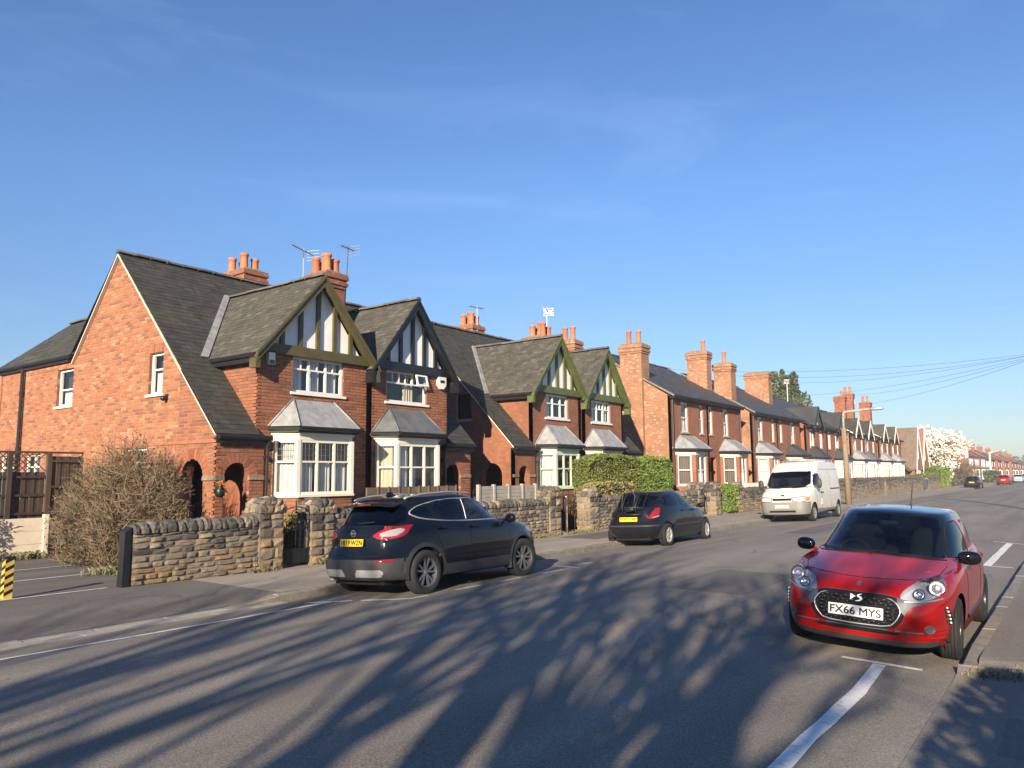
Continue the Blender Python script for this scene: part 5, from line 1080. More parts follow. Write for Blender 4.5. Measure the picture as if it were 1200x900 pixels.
    c.cut('tail_light','r',smooth_poly([(.55,.78),(.80,.76),(.80,.98),(.60,.95)],2),lambda C:C[:,0]<-1.2)
    c.rowcut('roof',9)
    c.cut('door','l',smooth_poly([(.60,.95),(.66,.6),(.62,.30),(-.45,.29),(-.62,.5),(-.60,.97)],1),lambda C:C[:,2]<.98)
    c.cut('bonnet','t',smooth_poly([(.86,-.70),(.97,-.40),(1.01,0),(.97,.40),(.86,.70),(1.3,.675),(1.50,.61),(1.63,.36),(1.68,0),(1.63,-.36),(1.50,-.61),(1.3,-.675)],1),lambda C:C[:,2]>.70)
    c.names=[n for n in c.names]
    RP=M['red_paint']
    c.parts(root,dict(body=RP,headlight=M['lens'],grille=M['under'],grille_surround=M['satin'],lower_intake=M['under'],splitter=M['plastic'],windscreen=M['carglass'],door_window=M['carglass'],rear_side_window=M['privacy'],fin=RP,rear_window=M['privacy'],tail_light=M['redlens'],roof=M['gloss_black'],door=RP,bonnet=RP),dict(fin='rear_pillar_fin'),('headlight','door_window','rear_side_window','tail_light','door','fin'),('arch',))
    # lamps behind the lenses
    for s in (1,-1):
        hb=thing('x',None,None); bpy.data.objects.remove(hb)
        P=[c.hitd(R(30),a,b,s) for a,b in hp]; mb=MB(); n=len(P); mb.v=[tuple(p-q*.06) for p,q in P]+[tuple(p-q*.001) for p,q in P]; mb.f=[tuple(range(n))]+[(i,(i+1)%n,n+(i+1)%n,n+i) for i in range(n)]; obj('headlight_housing',mb,M['lamp_shell'],root)
        for (y,z,r,mm) in ((.69,.765,.076,M['lamp_ring']),(.555,.715,.048,M['lamp_inner'])):
            p,q=c.hit('f',s*y,z); q=(q+Vector((2.2,0,0))).normalized(); o=p-q*.028; a=q.orthogonal().normalized(); b=q.cross(a); mb=MB()
            for rr_,dd in ((r,0),(r*1.12,-.012),(r*.8,-.03),(r*.45,-.012),(r*.4,.0),(.001,.004)):
                for k in range(20): t=2*math.pi*k/20; mb.v.append(tuple(o+q*dd+(a*math.cos(t)+b*math.sin(t))*rr_))
            for i in range(5):
                for k in range(20): mb.f.append((i*20+k,i*20+(k+1)%20,i*20+20+(k+1)%20,i*20+20+k))
            obj('headlamp_bowl',mb,mm,root,True); obj('headlamp_bulb',blob(tuple(o+q*.004),(r*.34,r*.34,r*.34),2,6),M['lamp_bulb'],root,True)
            mb=MB(); mb.tube([o+q*.006+(a*math.cos(2*math.pi*k/20)+b*math.sin(2*math.pi*k/20))*r*1.05 for k in range(21)],.005,5); obj('headlamp_rim',mb,M['plastic'],root,True)
    # fog lamps, LED strips, trim lines
    for s in (1,-1):
        fc=circ(s*.645,.385,.036,16); c.decal('fog_lamp','f',fc,M['lamp_dark'],root,.006); c.ribbon('fog_lamp_rim','f',fc,.010,M['satin'],root,.006,True)
        led=smooth_poly([(s*.752,.60),(s*.775,.60),(s*.80,.50),(s*.80,.415),(s*.775,.41),(s*.768,.50)],1); c.decal('running_light_strip','f',led,M['gloss_black'],root,.005)
        for k in range(5):
            y=.766+.022*math.sin(k/4*1.5); z=.585-k*.038; p,q=c.hit('f',s*y,z); obj('running_light',blob(tuple(p+q*.007),(.008,.011,.011),2,5),M['lamp_bulb'],root,True)
        c.ribbon('chrome_line','f',dens([(s*.36,.352),(s*.60,.348)]),.016,M['satin'],root,.004)
        c.ribbon('panel_gap','f',dens([(s*.60,.352),(s*.80,.37)]),.007,M['gap'],root)
    c.ribbon('grille_chrome','f',dens(gr,.04),.011,M['alum'],root,.005,True)
    c.ribbon('lamp_chrome','f',dens([(.44,.637),(.60,.648),(.74,.672)],.04),.012,M['alum'],root,.005,False,True)
    # grille mesh: rows of small studs on bars
    for k in range(7):
        z=.405+k*.036; hw=(.33+.07*math.sin((k+.5)/7*math.pi)); c.ribbon('grille_bar','f',dens([(-hw,z),(hw,z)],.06),.010,M['gloss_black'],root,.004)
        mb=MB()
        for j in range(int(hw*2/.045)):
            y=-hw+.02+j*.045
            if abs(y)<.27 and .43<z<.57: continue
            p,q=c.hit('f',y,z+.016*(j%2)); mb.add(*(lambda b:(b.v,b.f))(blob(tuple(p+q*.005),(.005,.011,.006),2,3)))
        tag(obj('grille_studs',mb,M['satin'],root),kind='stuff')
    for k in range(2): c.ribbon('intake_bar','f',dens([(-.36,.315+k*.016),(.36,.315+k*.016)],.06),.005,M['gloss_black'],root,.003)
    # winged double-letter emblem and bonnet badge
    for pl_ in ([(-.055,.655),(-.005,.635),(-.055,.60)],[(.062,.665),(.012,.65),(.008,.635),(.04,.618),(.036,.607),(-.01,.592),(.035,.592),(.062,.612),(.058,.63),(.026,.644)]):
        c.decal('front_emblem','f',pl_,M['lamp_bulb'],root,.016)
    c.decal('bonnet_badge','f',[(-.02,.735),(.02,.735),(.022,.768),(-.018,.768)],M['satin'],root,.004)
    plate(root,Vector((1.995,0,.50)),.52,.111,'FX66 MYS',M['plate_w'],R(90),R(4))
    obj('plate_holder',MB().box(1.94,1.987,-.25,.25,.452,.548),M['plastic'],root)
    # panel gaps
    bo=smooth_poly([(.86,-.66),(.95,-.40),(1.0,0),(.95,.40),(.86,.66),(1.3,.60),(1.66,.42),(1.74,0),(1.66,-.42),(1.3,-.60)],1)
    c.ribbon('panel_gap','t',dens([(.90,.69),(1.25,.67),(1.48,.60),(1.60,.42),(1.66,.2),(1.68,0),(1.66,-.2),(1.60,-.42),(1.48,-.60),(1.25,-.67),(.90,-.69)],.04),.008,M['gap'],root)
    c.ribbon('panel_gap','l',dens([(.60,.95),(.66,.6),(.62,.32),(-.45,.30),(-.62,.5),(-.60,.95)],.04),.008,M['gap'],root,both=True)
    c.ribbon('window_seal','l',smooth_poly([(.60,.965),(.50,1.03),(.10,1.30),(-.10,1.335),(-.36,1.335),(-.37,1.10),(-.37,.985),(-.2,.975)],2),.02,M['gap'],root,.002,True,True)
    c.ribbon('window_chrome','l',dens([(.58,.955),(-.2,.965),(-.6,.98)],.05),.014,M['satin'],root,.004,False,True)
    c.ribbon('windscreen_seal','f',dens([(-.66,.957),(-.40,.977),(0,.992),(.40,.977),(.66,.957)],.05),.035,M['gap'],root,.002)
    c.ribbon('door_handle','l',dens([(-.30,.845),(-.47,.855)],.03),.028,M['chrome'],root,.02,False,True)
    c.ribbon('side_moulding','l',dens([(.55,.36),(-.9,.37)],.06),.05,M['plastic'],root,.006,False,True)
    # mirrors
    for s in (1,-1):
        obj('door_mirror',blob((.60,s*.87,.995),(.075,.112,.075),2.6,9,-.25*s),M['gloss_black'],root,True); obj('mirror_arm',MB().bar((.58,s*.76,.945),(.585,s*.86,.965),.07,.04),M['red_paint'],root)
    # wipers, aerial, roof line
    for (y0,y1,x0,x1) in ((.55,-.08,.93,.95),(-.05,-.62,.97,.86)):
        P=[]; 
        for k in range(8):
            yy=y0+(y1-y0)*k/7; p,q=c.hit('f',yy,.985-.02*abs(yy)+.012*k/7); P.append(p+q*.012)
        obj('wiper',MB().tube(P,.008,5),M['gap'],root)
    p,q=c.hit('t',-1.15,.0); obj('aerial',MB().tube([p,p+Vector((-.03,0,.06)),p+Vector((-.11,0,.26))],[.012,.009,.004],6),M['plastic'],root,True)
    seats(root,-.1,-.95,.36,.55); steering(root,.42,-.36,.90); obj('dashboard',blob((.66,0,.84),(.26,.66,.11),3.5,8),M['plastic'],root,True); obj('rear_view_mirror',blob((.28,0,1.29),(.02,.11,.035),3,6),M['plastic'],root,True)
    obj('interior_floor',MB().box(-1.7,.9,-.72,.72,.3,.34),M['seat'],root); obj('parcel_shelf',MB().box(-1.75,-1.2,-.6,.6,.92,.95),M['seat'],root)
    liners(root,(fx,rx),.36,.5,.79,tr+.01); obj('underbody',MB().box(-1.75,1.75,-.52,.52,.17,.32),M['under'],root)
    for x,st in ((fx,R(3)),(rx,0)):
        for s in (1,-1): wheel(root,x,s*.745,tr,.20,s,(5,'y'),M['alloy_dark'],st)
    return root,c
rc,rcc=red_car()
rc.location=(10.50,2.0,-.108); rc.rotation_euler=(R(-2.9),0,R(180))
# ---------------------------------------------------------------- black crossover, dark hatchback with a cycle carrier, white van
def crossover():
    root=thing('parked_car','black crossover with roof rails and yellow rear plate parked half by the left kerb','car')
    fx,rx,tr=1.33,-1.316,.345
    rows=[dict(xf=2.0,xr=-1.95,w=.68,z=[(-2.2,.26),(2.2,.22)],nf=4,nr=4),
     dict(xf=2.13,xr=-2.08,w=.85,z=[(-2.2,.28),(-1.3,.26),(1.3,.25),(2.2,.23)],nf=3.6,nr=4.5),
     dict(xf=2.19,xr=-2.15,w=.893,z=[(-2.2,.40),(2.2,.38)],nf=3.6,nr=5),
     dict(xf=2.23,xr=-2.165,w=.905,z=[(-2.2,.55),(2.2,.55)],nf=3.4,nr=5),
     dict(xf=2.22,xr=-2.12,w=.905,z=[(-2.2,.66),(2.2,.72)],nf=3.3,nr=4.6),
     dict(xf=2.17,xr=-2.07,w=.898,z=[(-2.2,.80),(2.2,.83)],nf=3.2,nr=4.4),
     dict(xf=2.08,xr=-2.05,w=.888,z=[(-2.2,.97),(0,.93),(1.2,.93),(2.1,.90)],nf=3.0,nr=4.2),
     dict(xf=1.90,xr=-2.01,w=.865,z=[(-2.1,1.05),(-.5,1.01),(1.0,1.0),(1.95,.955)],nf=3,nr=4,crown=.01),
     dict(xf=1.45,xr=-1.96,w=.838,z=[(-2.1,1.10),(-.5,1.06),(.9,1.05),(1.5,1.03)],nf=3,nr=3.8,crown=.02),
     dict(xf=1.10,xr=-1.92,w=.815,z=[(-2.1,1.15),(-1.2,1.13),(0,1.09),(1.1,1.08)],nf=3,nr=3.6,crown=.01),
     dict(xf=.70,xr=-1.80,w=.748,z=[(-2,1.31),(.7,1.30)],nf=3.2,nr=3.6,xm=-.4),
     dict(xf=.38,xr=-1.66,w=.672,z=[(-2,1.46),(.4,1.475)],nf=3.4,nr=3.8,xm=-.5),
     dict(xf=.25,xr=-1.62,w=.615,z=[(-2,1.50),(-1.2,1.53),(-.3,1.545),(.3,1.52)],nf=3.4,nr=4,xm=-.5,crown=.005),
     dict(xf=.12,xr=-1.58,w=.47,z=[(-1.7,1.52),(-.6,1.575),(.1,1.55)],nf=3,nr=4,xm=-.6,crown=.006),
     dict(xf=-.05,xr=-1.5,w=.2,z=[(-1.7,1.54),(-.6,1.59),(0,1.57)],nf=3,nr=3,xm=-.6,crown=.003),
     dict(xf=-.15,xr=-1.45,w=.0001,z=[(-1.7,1.545),(-.6,1.593),(0,1.578)],nf=3,nr=3,xm=-.6)]
    c=Car(rows,(30,130,44),.035)
    for x in (fx,rx): c.cut('arch','l',circ(x,tr+.015,.385),snap=.08)
    for x in (fx,rx): c.cut('cladding','l',circ(x,tr+.015,.455))
    c.cut('cladding','l',[(-.95,.1),(.95,.1),(.95,.435),(-.95,.435)])
    c.cut('skid_trim','r',smooth_poly([(.10,.33),(.60,.33),(.66,.40),(.62,.445),(.17,.445)],0)); 
    c.cut('cladding','r',[(-1,.1),(1,.1),(1,.61),(.6,.60),(-.6,.60),(-1,.61)],lambda C:C[:,0]<-1.6); c.cut('cladding','l',[(-2.3,.1),(-1.75,.1),(-1.75,.55),(-1.85,.60),(-2.3,.61)])
    c.cut('cladding','l',[(1.75,.1),(2.3,.1),(2.3,.40),(1.75,.40)]); c.cut('cladding','f',[(-1,.1),(1,.1),(1,.40),(-1,.40)],lambda C:C[:,0]>1.6)
    PH=R(142)
    c.names.append('white_lens')
    c.cutd('tail_light',PH,[(-2.08,.43,.955),(-2.06,.55,1.02),(-1.98,.70,1.075),(-1.75,.86,1.105),(-1.62,.88,1.10),(-1.70,.88,1.05),(-1.78,.88,.955),(-1.95,.80,.905),(-2.06,.66,.895),(-2.08,.55,.905)])
    c.cut('rear_window','r',smooth_poly([(-.69,1.17),(-.60,1.105),(0,1.09),(.60,1.105),(.69,1.17),(.60,1.44),(-.60,1.44)],1),lambda C:C[:,0]<-1.4)
    up=lambda C:C[:,2]>1.02
    c.cut('front_side_window','l',smooth_poly([(.86,1.10),(.72,1.19),(.38,1.40),(.19,1.455),(-.16,1.465),(-.22,1.115)],2),up)
    c.cut('rear_side_window','l',smooth_poly([(-.26,1.465),(-.33,1.12),(-.95,1.16),(-1.02,1.42),(-.75,1.455)],2),up)
    c.cut('quarter_window','l',smooth_poly([(-1.08,1.40),(-1.03,1.17),(-1.28,1.20),(-1.44,1.27),(-1.40,1.32),(-1.25,1.375)],2),up)
    dlo=[(.93,1.088),(.76,1.20),(.40,1.425),(.18,1.485),(-.75,1.478),(-1.28,1.395),(-1.46,1.31),(-1.48,1.26),(-1.30,1.185),(-.8,1.125),(-.2,1.10)]
    c.cut('window_pillar','l',smooth_poly(dlo,1),up)
    c.cut('windscreen','f',smooth_poly([(0,1.09),(.5,1.08),(.62,1.07),(.65,1.09),(.52,1.44),(.47,1.47),(0,1.50),(-.47,1.47),(-.52,1.44),(-.65,1.09),(-.62,1.07),(-.5,1.08)],1),lambda C:(C[:,0]>0)&(C[:,0]<1.15))
    c.cut('headlight','f',smooth_poly([(.45,.80),(.62,.88),(.95,.94),(.95,.84),(.6,.78)],1),lambda C:C[:,0]>1.4); c.cut('front_grille','f',smooth_poly([(-.4,.82),(.4,.82),(.25,.5),(-.25,.5)],1))
    c.cut('front_door','l',[(.90,1.08),(.92,.80),(.88,.44),(-.20,.44),(-.22,1.10)]); c.cut('rear_door','l',smooth_poly([(-.23,1.10),(-.21,.44),(-.80,.44),(-.95,.70),(-1.06,.95),(-1.04,1.14)],1))
    c.cut('tailgate','r',smooth_poly([(-.70,1.12),(-.66,.95),(-.58,.66),(.58,.66),(.66,.95),(.70,1.12)],1),lambda C:C[:,0]<-1.6)
    BP_=M['black_paint']
    c.parts(root,dict(body=BP_,cladding=M['plastic'],skid_trim=M['silver_trim'],white_lens=M['whitelens'],tail_light=M['redlens'],rear_window=M['privacy'],front_side_window=M['carglass'],rear_side_window=M['privacy'],quarter_window=M['privacy'],window_pillar=M['gloss_black'],windscreen=M['carglass'],headlight=M['lamp_shell'],front_grille=M['under'],front_door=BP_,rear_door=BP_,tailgate=BP_),{},('white_lens','tail_light','front_side_window','rear_side_window','quarter_window','front_door','rear_door','skid_trim','headlight','window_pillar'),('arch',))
    c.strip_patch('white_lens',PH,[(-2.05,.575,.988),(-1.97,.715,1.035),(-1.86,.815,1.055),(-1.79,.85,1.035)],[(-2.05,.575,.952),(-1.98,.68,.935),(-1.90,.78,.945),(-1.82,.84,.995)],M['whitelens'],root,.006)
    c.ribbon('window_chrome','l',dens(smooth_poly(dlo,1),.05),.022,M['silver_trim'],root,.004,True,True)
    for pts in ([(.90,1.06),(.92,.80),(.88,.44)],[(-.215,1.09),(-.205,.44)],[(-1.05,1.13),(-1.06,.95),(-.95,.70),(-.80,.44)]): c.ribbon('panel_gap','l',dens(smooth_poly(pts,1,False),.05),.009,M['gap'],root,.001,False,True)
    c.ribbon('window_divider','l',dens([(-.23,1.13),(-.21,1.465)]),.018,M['silver_trim'],root,.005,False,True)
    c.ribbon('tailgate_gap','r',dens([(-.70,1.10),(-.66,.95),(-.58,.655),(.58,.655),(.66,.95),(.70,1.10)],.05),.010,M['gap'],root)
    c.ribbon('plate_recess_lip','r',dens([(-.34,.94),(.34,.94)]),.02,M['black_paint'],root,.01)
    for s in (1,-1):
        c.ribbon('door_handle','l',dens([(-.05,.985),(-.20,.99)],.03),.034,M['black_paint'],root,.024); 
        c.ribbon('rear_reflector','r',dens([(s*.56,.572),(s*.76,.578)],.03),.045,M['redlens'],root,.006)
        pass
        obj('door_mirror',blob((.80,s*.99,1.09),(.08,.115,.085),2.6,8,-.2*s),M['black_paint'],root,True); obj('mirror_arm',MB().bar((.80,s*.83,1.05),(.80,s*.92,1.06),.08,.05),M['black_paint'],root)
        obj('roof_rail',MB().tube([(.12,s*.60,1.535),(.05,s*.60,1.575),(-.5,s*.605,1.60),(-1.1,s*.60,1.575),(-1.42,s*.59,1.535),(-1.5,s*.585,1.51)],.017,8),M['silver_trim'],root,True)
        obj('mudflap',MB().box(fx-.42,fx-.40,s*.72,s*.88,.2,.38),M['plastic'],root)
    c.ribbon('door_handle','l',dens([(-.05,.985),(-.20,.99)],.03),.034,M['black_paint'],root,.024,False,True); c.ribbon('door_handle','l',dens([(-.82,1.0),(-.97,1.005)],.03),.034,M['black_paint'],root,.024,False,True)
    # spoiler with high brake light, shark fin, wiper
    mb=MB(); ys=(-.57,-.3,0,.3,.57); A=[(-1.30,y,c.hit('t',-1.30,y)[0].z+.003) for y in ys]; B=[(-1.80+.16*abs(y)**2,y,1.462-.10*abs(y)**2) for y in ys]
    for i in range(4): mb.hexa([(A[i][0],A[i][1],A[i][2]-.05),(A[i+1][0],A[i+1][1],A[i+1][2]-.05),(B[i+1][0],B[i+1][1],B[i+1][2]-.045),(B[i][0],B[i][1],B[i][2]-.045)],[A[i],A[i+1],B[i+1],B[i]])
    obj('rear_spoiler',mb,BP_,root); obj('high_brake_light',MB().box(-1.812,-1.79,-.14,.14,1.425,1.452),M['redlens'],root)
    fin=MB().hexa([(-1.10,-.035,1.55),(-1.32,-.03,1.54),(-1.32,.03,1.54),(-1.10,.035,1.55)],[(-1.22,-.008,1.635),(-1.29,-.008,1.63),(-1.29,.008,1.63),(-1.22,.008,1.635)]); obj('aerial_fin',fin,BP_,root)
    P=[]; 
    for k in range(7): p,q=c.hit('r',.02-.36*k/6,1.13+.02*k/6); P.append(p+q*.02)
    obj('rear_wiper',MB().tube(P,.012,5),M['gap'],root)
    p,q=c.hit('r',0,.995); mb=MB(); cc=p+q*.008
    for k in range(24):
        t0,t1=2*math.pi*k/24,2*math.pi*(k+1)/24; f=lambda r,t,d:cc+Vector((d,math.cos(t)*r,math.sin(t)*r)); mb.hexa([f(.042,t0,.004),f(.055,t0,.004),f(.055,t1,.004),f(.042,t1,.004)],[f(.042,t0,-.006),f(.055,t0,-.006),f(.055,t1,-.006),f(.042,t1,-.006)])
    obj('rear_emblem',mb,M['chrome'],root); obj('emblem_bar',MB().box(cc.x-.008,cc.x,-.066,.066,cc.z-.011,cc.z+.011),M['chrome'],root)
    c.decal('model_script','r',[(.40,.775),(.57,.78),(.57,.797),(.40,.792)],M['silver_trim'],root,.003)
    plate(root,Vector((-2.095,0,.855)),.52,.111,'FB19 WZN',M['plate_y'],R(-90),R(9))
    seats(root,.05,-.85,.37,.68); steering(root,.62,-.37,1.06); obj('dashboard',blob((.86,0,.98),(.24,.70,.12),3.5,8),M['plastic'],root,True); obj('interior_floor',MB().box(-1.8,1.0,-.74,.74,.36,.40),M['seat'],root); obj('parcel_shelf',MB().box(-1.85,-1.25,-.66,.66,1.05,1.08),M['seat'],root)
    liners(root,(fx,rx),.39,.5,.86,tr+.015); obj('underbody',MB().box(-1.95,1.95,-.55,.55,.2,.4),M['under'],root)
    obj('exhaust_pipe',MB().tube([(-1.7,.52,.27),(-2.08,.52,.27)],.03,10),M['silver_trim'],root,True)
    for x in (fx,rx):
        for s in (1,-1): wheel(root,x,s*.785,tr,.215,s,(5,'v'),M['alloy'],R(-6) if x>0 else 0)
    return root
qc=crossover(); qc.location=(10.50,9.34,-.105); qc.rotation_euler=(R(-2.5),0,0)
def hatch(main=True,col=None):
    root=thing('parked_car','dark blue-black three-door hatchback with a folded cycle carrier on its tailgate' ,'car')
    fx,rx,tr=1.25,-1.29,.30
    rows=[dict(xf=1.85,xr=-1.75,w=.62,z=[(-2,.24),(2,.2)],nf=4,nr=4),
     dict(xf=1.98,xr=-1.88,w=.79,z=[(-2,.30),(-1.2,.22),(1.3,.21),(2,.2)],nf=3.4,nr=4),
     dict(xf=2.04,xr=-1.95,w=.84,z=[(-2,.42),(2,.36)],nf=3.3,nr=4.4),
     dict(xf=2.07,xr=-1.97,w=.858,z=[(-2,.56),(2,.52)],nf=3.2,nr=4.4),
     dict(xf=2.03,xr=-1.93,w=.86,z=[(-2,.66),(2,.65)],nf=3.2,nr=4.0),
     dict(xf=1.93,xr=-1.88,w=.855,z=[(-2,.80),(0,.80),(1.9,.74)],nf=3,nr=3.8),
     dict(xf=1.72,xr=-1.84,w=.835,z=[(-2,.93),(0,.90),(1.2,.87),(1.8,.80)],nf=3,nr=3.6,crown=.015),
     dict(xf=1.35,xr=-1.80,w=.805,z=[(-2,1.0),(0,.95),(1.4,.89)],nf=3,nr=3.4,crown=.03),
     dict(xf=1.05,xr=-1.77,w=.78,z=[(-2,1.04),(0,.99),(1.1,.96)],nf=2.9,nr=3.2,crown=.02),
     dict(xf=.62,xr=-1.66,w=.71,z=[(-2,1.20),(.7,1.20)],nf=3,nr=3.0,xm=-.4),
     dict(xf=.28,xr=-1.50,w=.62,z=[(-2,1.35),(.3,1.37)],nf=3.2,nr=3.2,xm=-.5),
     dict(xf=.15,xr=-1.43,w=.56,z=[(-2,1.40),(-.4,1.435),(.3,1.41)],nf=3.2,nr=3.4,xm=-.5),
     dict(xf=0,xr=-1.36,w=.38,z=[(-1.5,1.43),(-.5,1.465),(.1,1.44)],nf=3,nr=3,xm=-.6,crown=.006),
     dict(xf=-.15,xr=-1.28,w=.0001,z=[(-1.5,1.44),(-.5,1.472),(0,1.455)],nf=3,nr=3,xm=-.6)]
    c=Car(rows,(26,90,32),.05)
    for x in (fx,rx): c.cut('arch','l',circ(x,tr+.01,.335,32),snap=.09)
    up=lambda C:C[:,2]>.9
    c.cutd('tail_light',R(138),[(-1.88,.50,.745),(-1.83,.62,.90),(-1.70,.74,1.0),(-1.56,.80,1.03),(-1.52,.80,1.0),(-1.66,.82,.84),(-1.80,.74,.74)],None,1,.07)
    c.cut('rear_window','r',smooth_poly([(-.70,1.07),(0,1.0),(.70,1.07),(.60,1.36),(-.60,1.36)],1),lambda C:C[:,0]<-1.2)
    c.cut('door_window','l',smooth_poly([(.78,.985),(.55,1.10),(.25,1.30),(.05,1.35),(-.38,1.355),(-.40,1.0)],2),up); c.cut('rear_side_window','l',smooth_poly([(-.46,1.35),(-.48,1.01),(-1.1,1.05),(-1.30,1.12),(-1.18,1.27),(-.9,1.34)],2),up)
    c.cut('windscreen','f',smooth_poly([(0,.99),(.60,.96),(.63,.98),(.50,1.34),(0,1.405),(-.50,1.34),(-.63,.98),(-.60,.96)],1),lambda C:(C[:,0]>-.1)&(C[:,0]<1.15))
    c.cut('headlight','f',smooth_poly([(.45,.68),(.6,.80),(.95,.86),(.95,.70),(.6,.62)],1),lambda C:C[:,0]>1.4)
    c.cut('door','l',smooth_poly([(.80,.97),(.86,.7),(.78,.32),(-.42,.32),(-.48,.98)],1))
    c.cut('tailgate','r',smooth_poly([(-.66,1.06),(-.50,.70),(.50,.70),(.66,1.06)],1),lambda C:C[:,0]<-1.3)
    BP_=col or M['navy_paint']
    c.parts(root,dict(body=BP_,tail_light=M['redlens'],rear_window=M['carglass'],door_window=M['carglass'],rear_side_window=M['privacy'],windscreen=M['carglass'],headlight=M['lamp_shell'],door=BP_,tailgate=BP_),{},('tail_light','door_window','rear_side_window','door','headlight'),('arch',))
    for s in (1,-1): c.decal('reversing_lens','r',smooth_poly([(s*.58,.77),(s*.66,.79),(s*.72,.82),(s*.72,.79),(s*.64,.76)],1),M['whitelens'],root,.004)
    c.ribbon('panel_gap','l',dens([(.80,.95),(.86,.7),(.78,.34),(-.42,.33),(-.48,.95)],.06),.009,M['gap'],root,.001,False,True); c.ribbon('tailgate_gap','r',dens([(-.64,1.02),(-.50,.70),(.50,.70),(.64,1.02)],.06),.01,M['gap'],root)
    c.ribbon('side_moulding','l',dens([(.78,.52),(-.9,.53)],.08),.05,M['plastic'],root,.008,False,True); c.ribbon('bumper_strip','r',dens([(-.74,.56),(.74,.56)],.08),.05,M['plastic'],root,.008)
    c.ribbon('door_handle','l',dens([(-.25,.90),(-.40,.90)],.04),.03,M['plastic'],root,.02,False,True)
    for s in (1,-1): obj('door_mirror',blob((.68,s*.94,1.0),(.07,.11,.07),2.6,7,-.2*s),BP_,root,True); obj('mirror_arm',MB().bar((.68,s*.80,.97),(.68,s*.87,.98),.06,.05),BP_,root)
    obj('aerial',MB().tube([(.05,0,1.44),(-.15,0,1.60)],.005,5),M['gap'],root)
    plate(root,Vector((-1.925,0,.735)),.52,.111,'MX07 UJM',M['plate_y'],R(-90),R(7))
    seats(root,.0,-.85,.35,.55); obj('dashboard',blob((.80,0,.86),(.24,.66,.11),3.5,7),M['plastic'],root,True); steering(root,.55,-.36,.93); obj('interior_floor',MB().box(-1.6,.9,-.7,.7,.3,.34),M['seat'],root)
    liners(root,(fx,rx),.34,.5,.80,tr+.01); obj('underbody',MB().box(-1.75,1.75,-.5,.5,.18,.34),M['under'],root)
    for x in (fx,rx):
        for s in (1,-1): wheel(root,x,s*.75,tr,.19,s,(7,'n'),M['steelwheel'],R(4) if x>0 else 0)
    return root
hb=hatch(); 
far_cars=[(copy_tree(hb),M['navy_paint'],(104.2,10.4,-.14),'small dark hatchback parked at the far kerb in front of the red one'),(copy_tree(hb),M['red_paint'],(132,9.3,-.12),'far red hatchback parked beyond the small dark one'),(copy_tree(hb),M['silver_paint'],(157,9.0,-.12),'far pale silver-blue hatchback at the right edge of the picture'),(copy_tree(hb),M['navy_paint'],(169,9.2,-.12),'farthest dark car parked beyond the pale silver-blue one')]
for o,m,l,lab in far_cars:
    o.location=l; o['label']=lab
    for ch in o.children:
        if ch.type=='MESH' and ch.material_slots and ch.material_slots[0].material==M['navy_paint']: ch.material_slots[0].link='OBJECT'; ch.material_slots[0].material=m
        if ch.name.startswith('number_plate'):
            for g in list(ch.children): bpy.data.objects.remove(g)
hb.location=(20.25,9.72,-.125); hb.rotation_euler=(R(-2.5),0,0)
def carrier():
    t=thing('cycle_carrier','black folded cycle carrier strapped on the tailgate of the dark hatchback','cycle carrier')
    bl=M['gutter']
    obj('lower_frame',MB().tube([(-1.96,-.28,.85),(-2.06,-.28,1.05),(-1.80,-.26,1.30),(-1.62,-.26,1.42)],.016,6).tube([(-1.96,.10,.85),(-2.06,.10,1.05),(-1.80,.12,1.30),(-1.62,.12,1.42)],.016,6).tube([(-2.06,-.42,1.05),(-2.06,.26,1.05)],.018,6).tube([(-1.97,-.38,.86),(-1.97,.22,.86)],.018,6),bl,t,True)
    for y in (-.24,.12):
        obj('carrier_arm',MB().tube([(-2.05,y,1.05),(-1.92,y,1.35),(-2.0,y+.10,1.56),(-2.12,y+.22,1.72)],.018,6),bl,t,True)
        for k in range(2): obj('cradle',blob((-2.0-.07*k,y+.10+.07*k,1.56+.09*k),(.035,.05,.035),2.6,5),bl,t,True)
    for y in (-.40,.24): obj('strap',MB().bar((-1.98,y,.88),(-1.55,y*1.1,1.44),.03,.006,(0,1,0)),bl,t)
    obj('carrier_hub',blob((-2.0,-.1,1.0),(.06,.14,.06),3,6),bl,t,True)
    return t
cc_=carrier(); cc_.location=hb.location; cc_.rotation_euler=hb.rotation_euler
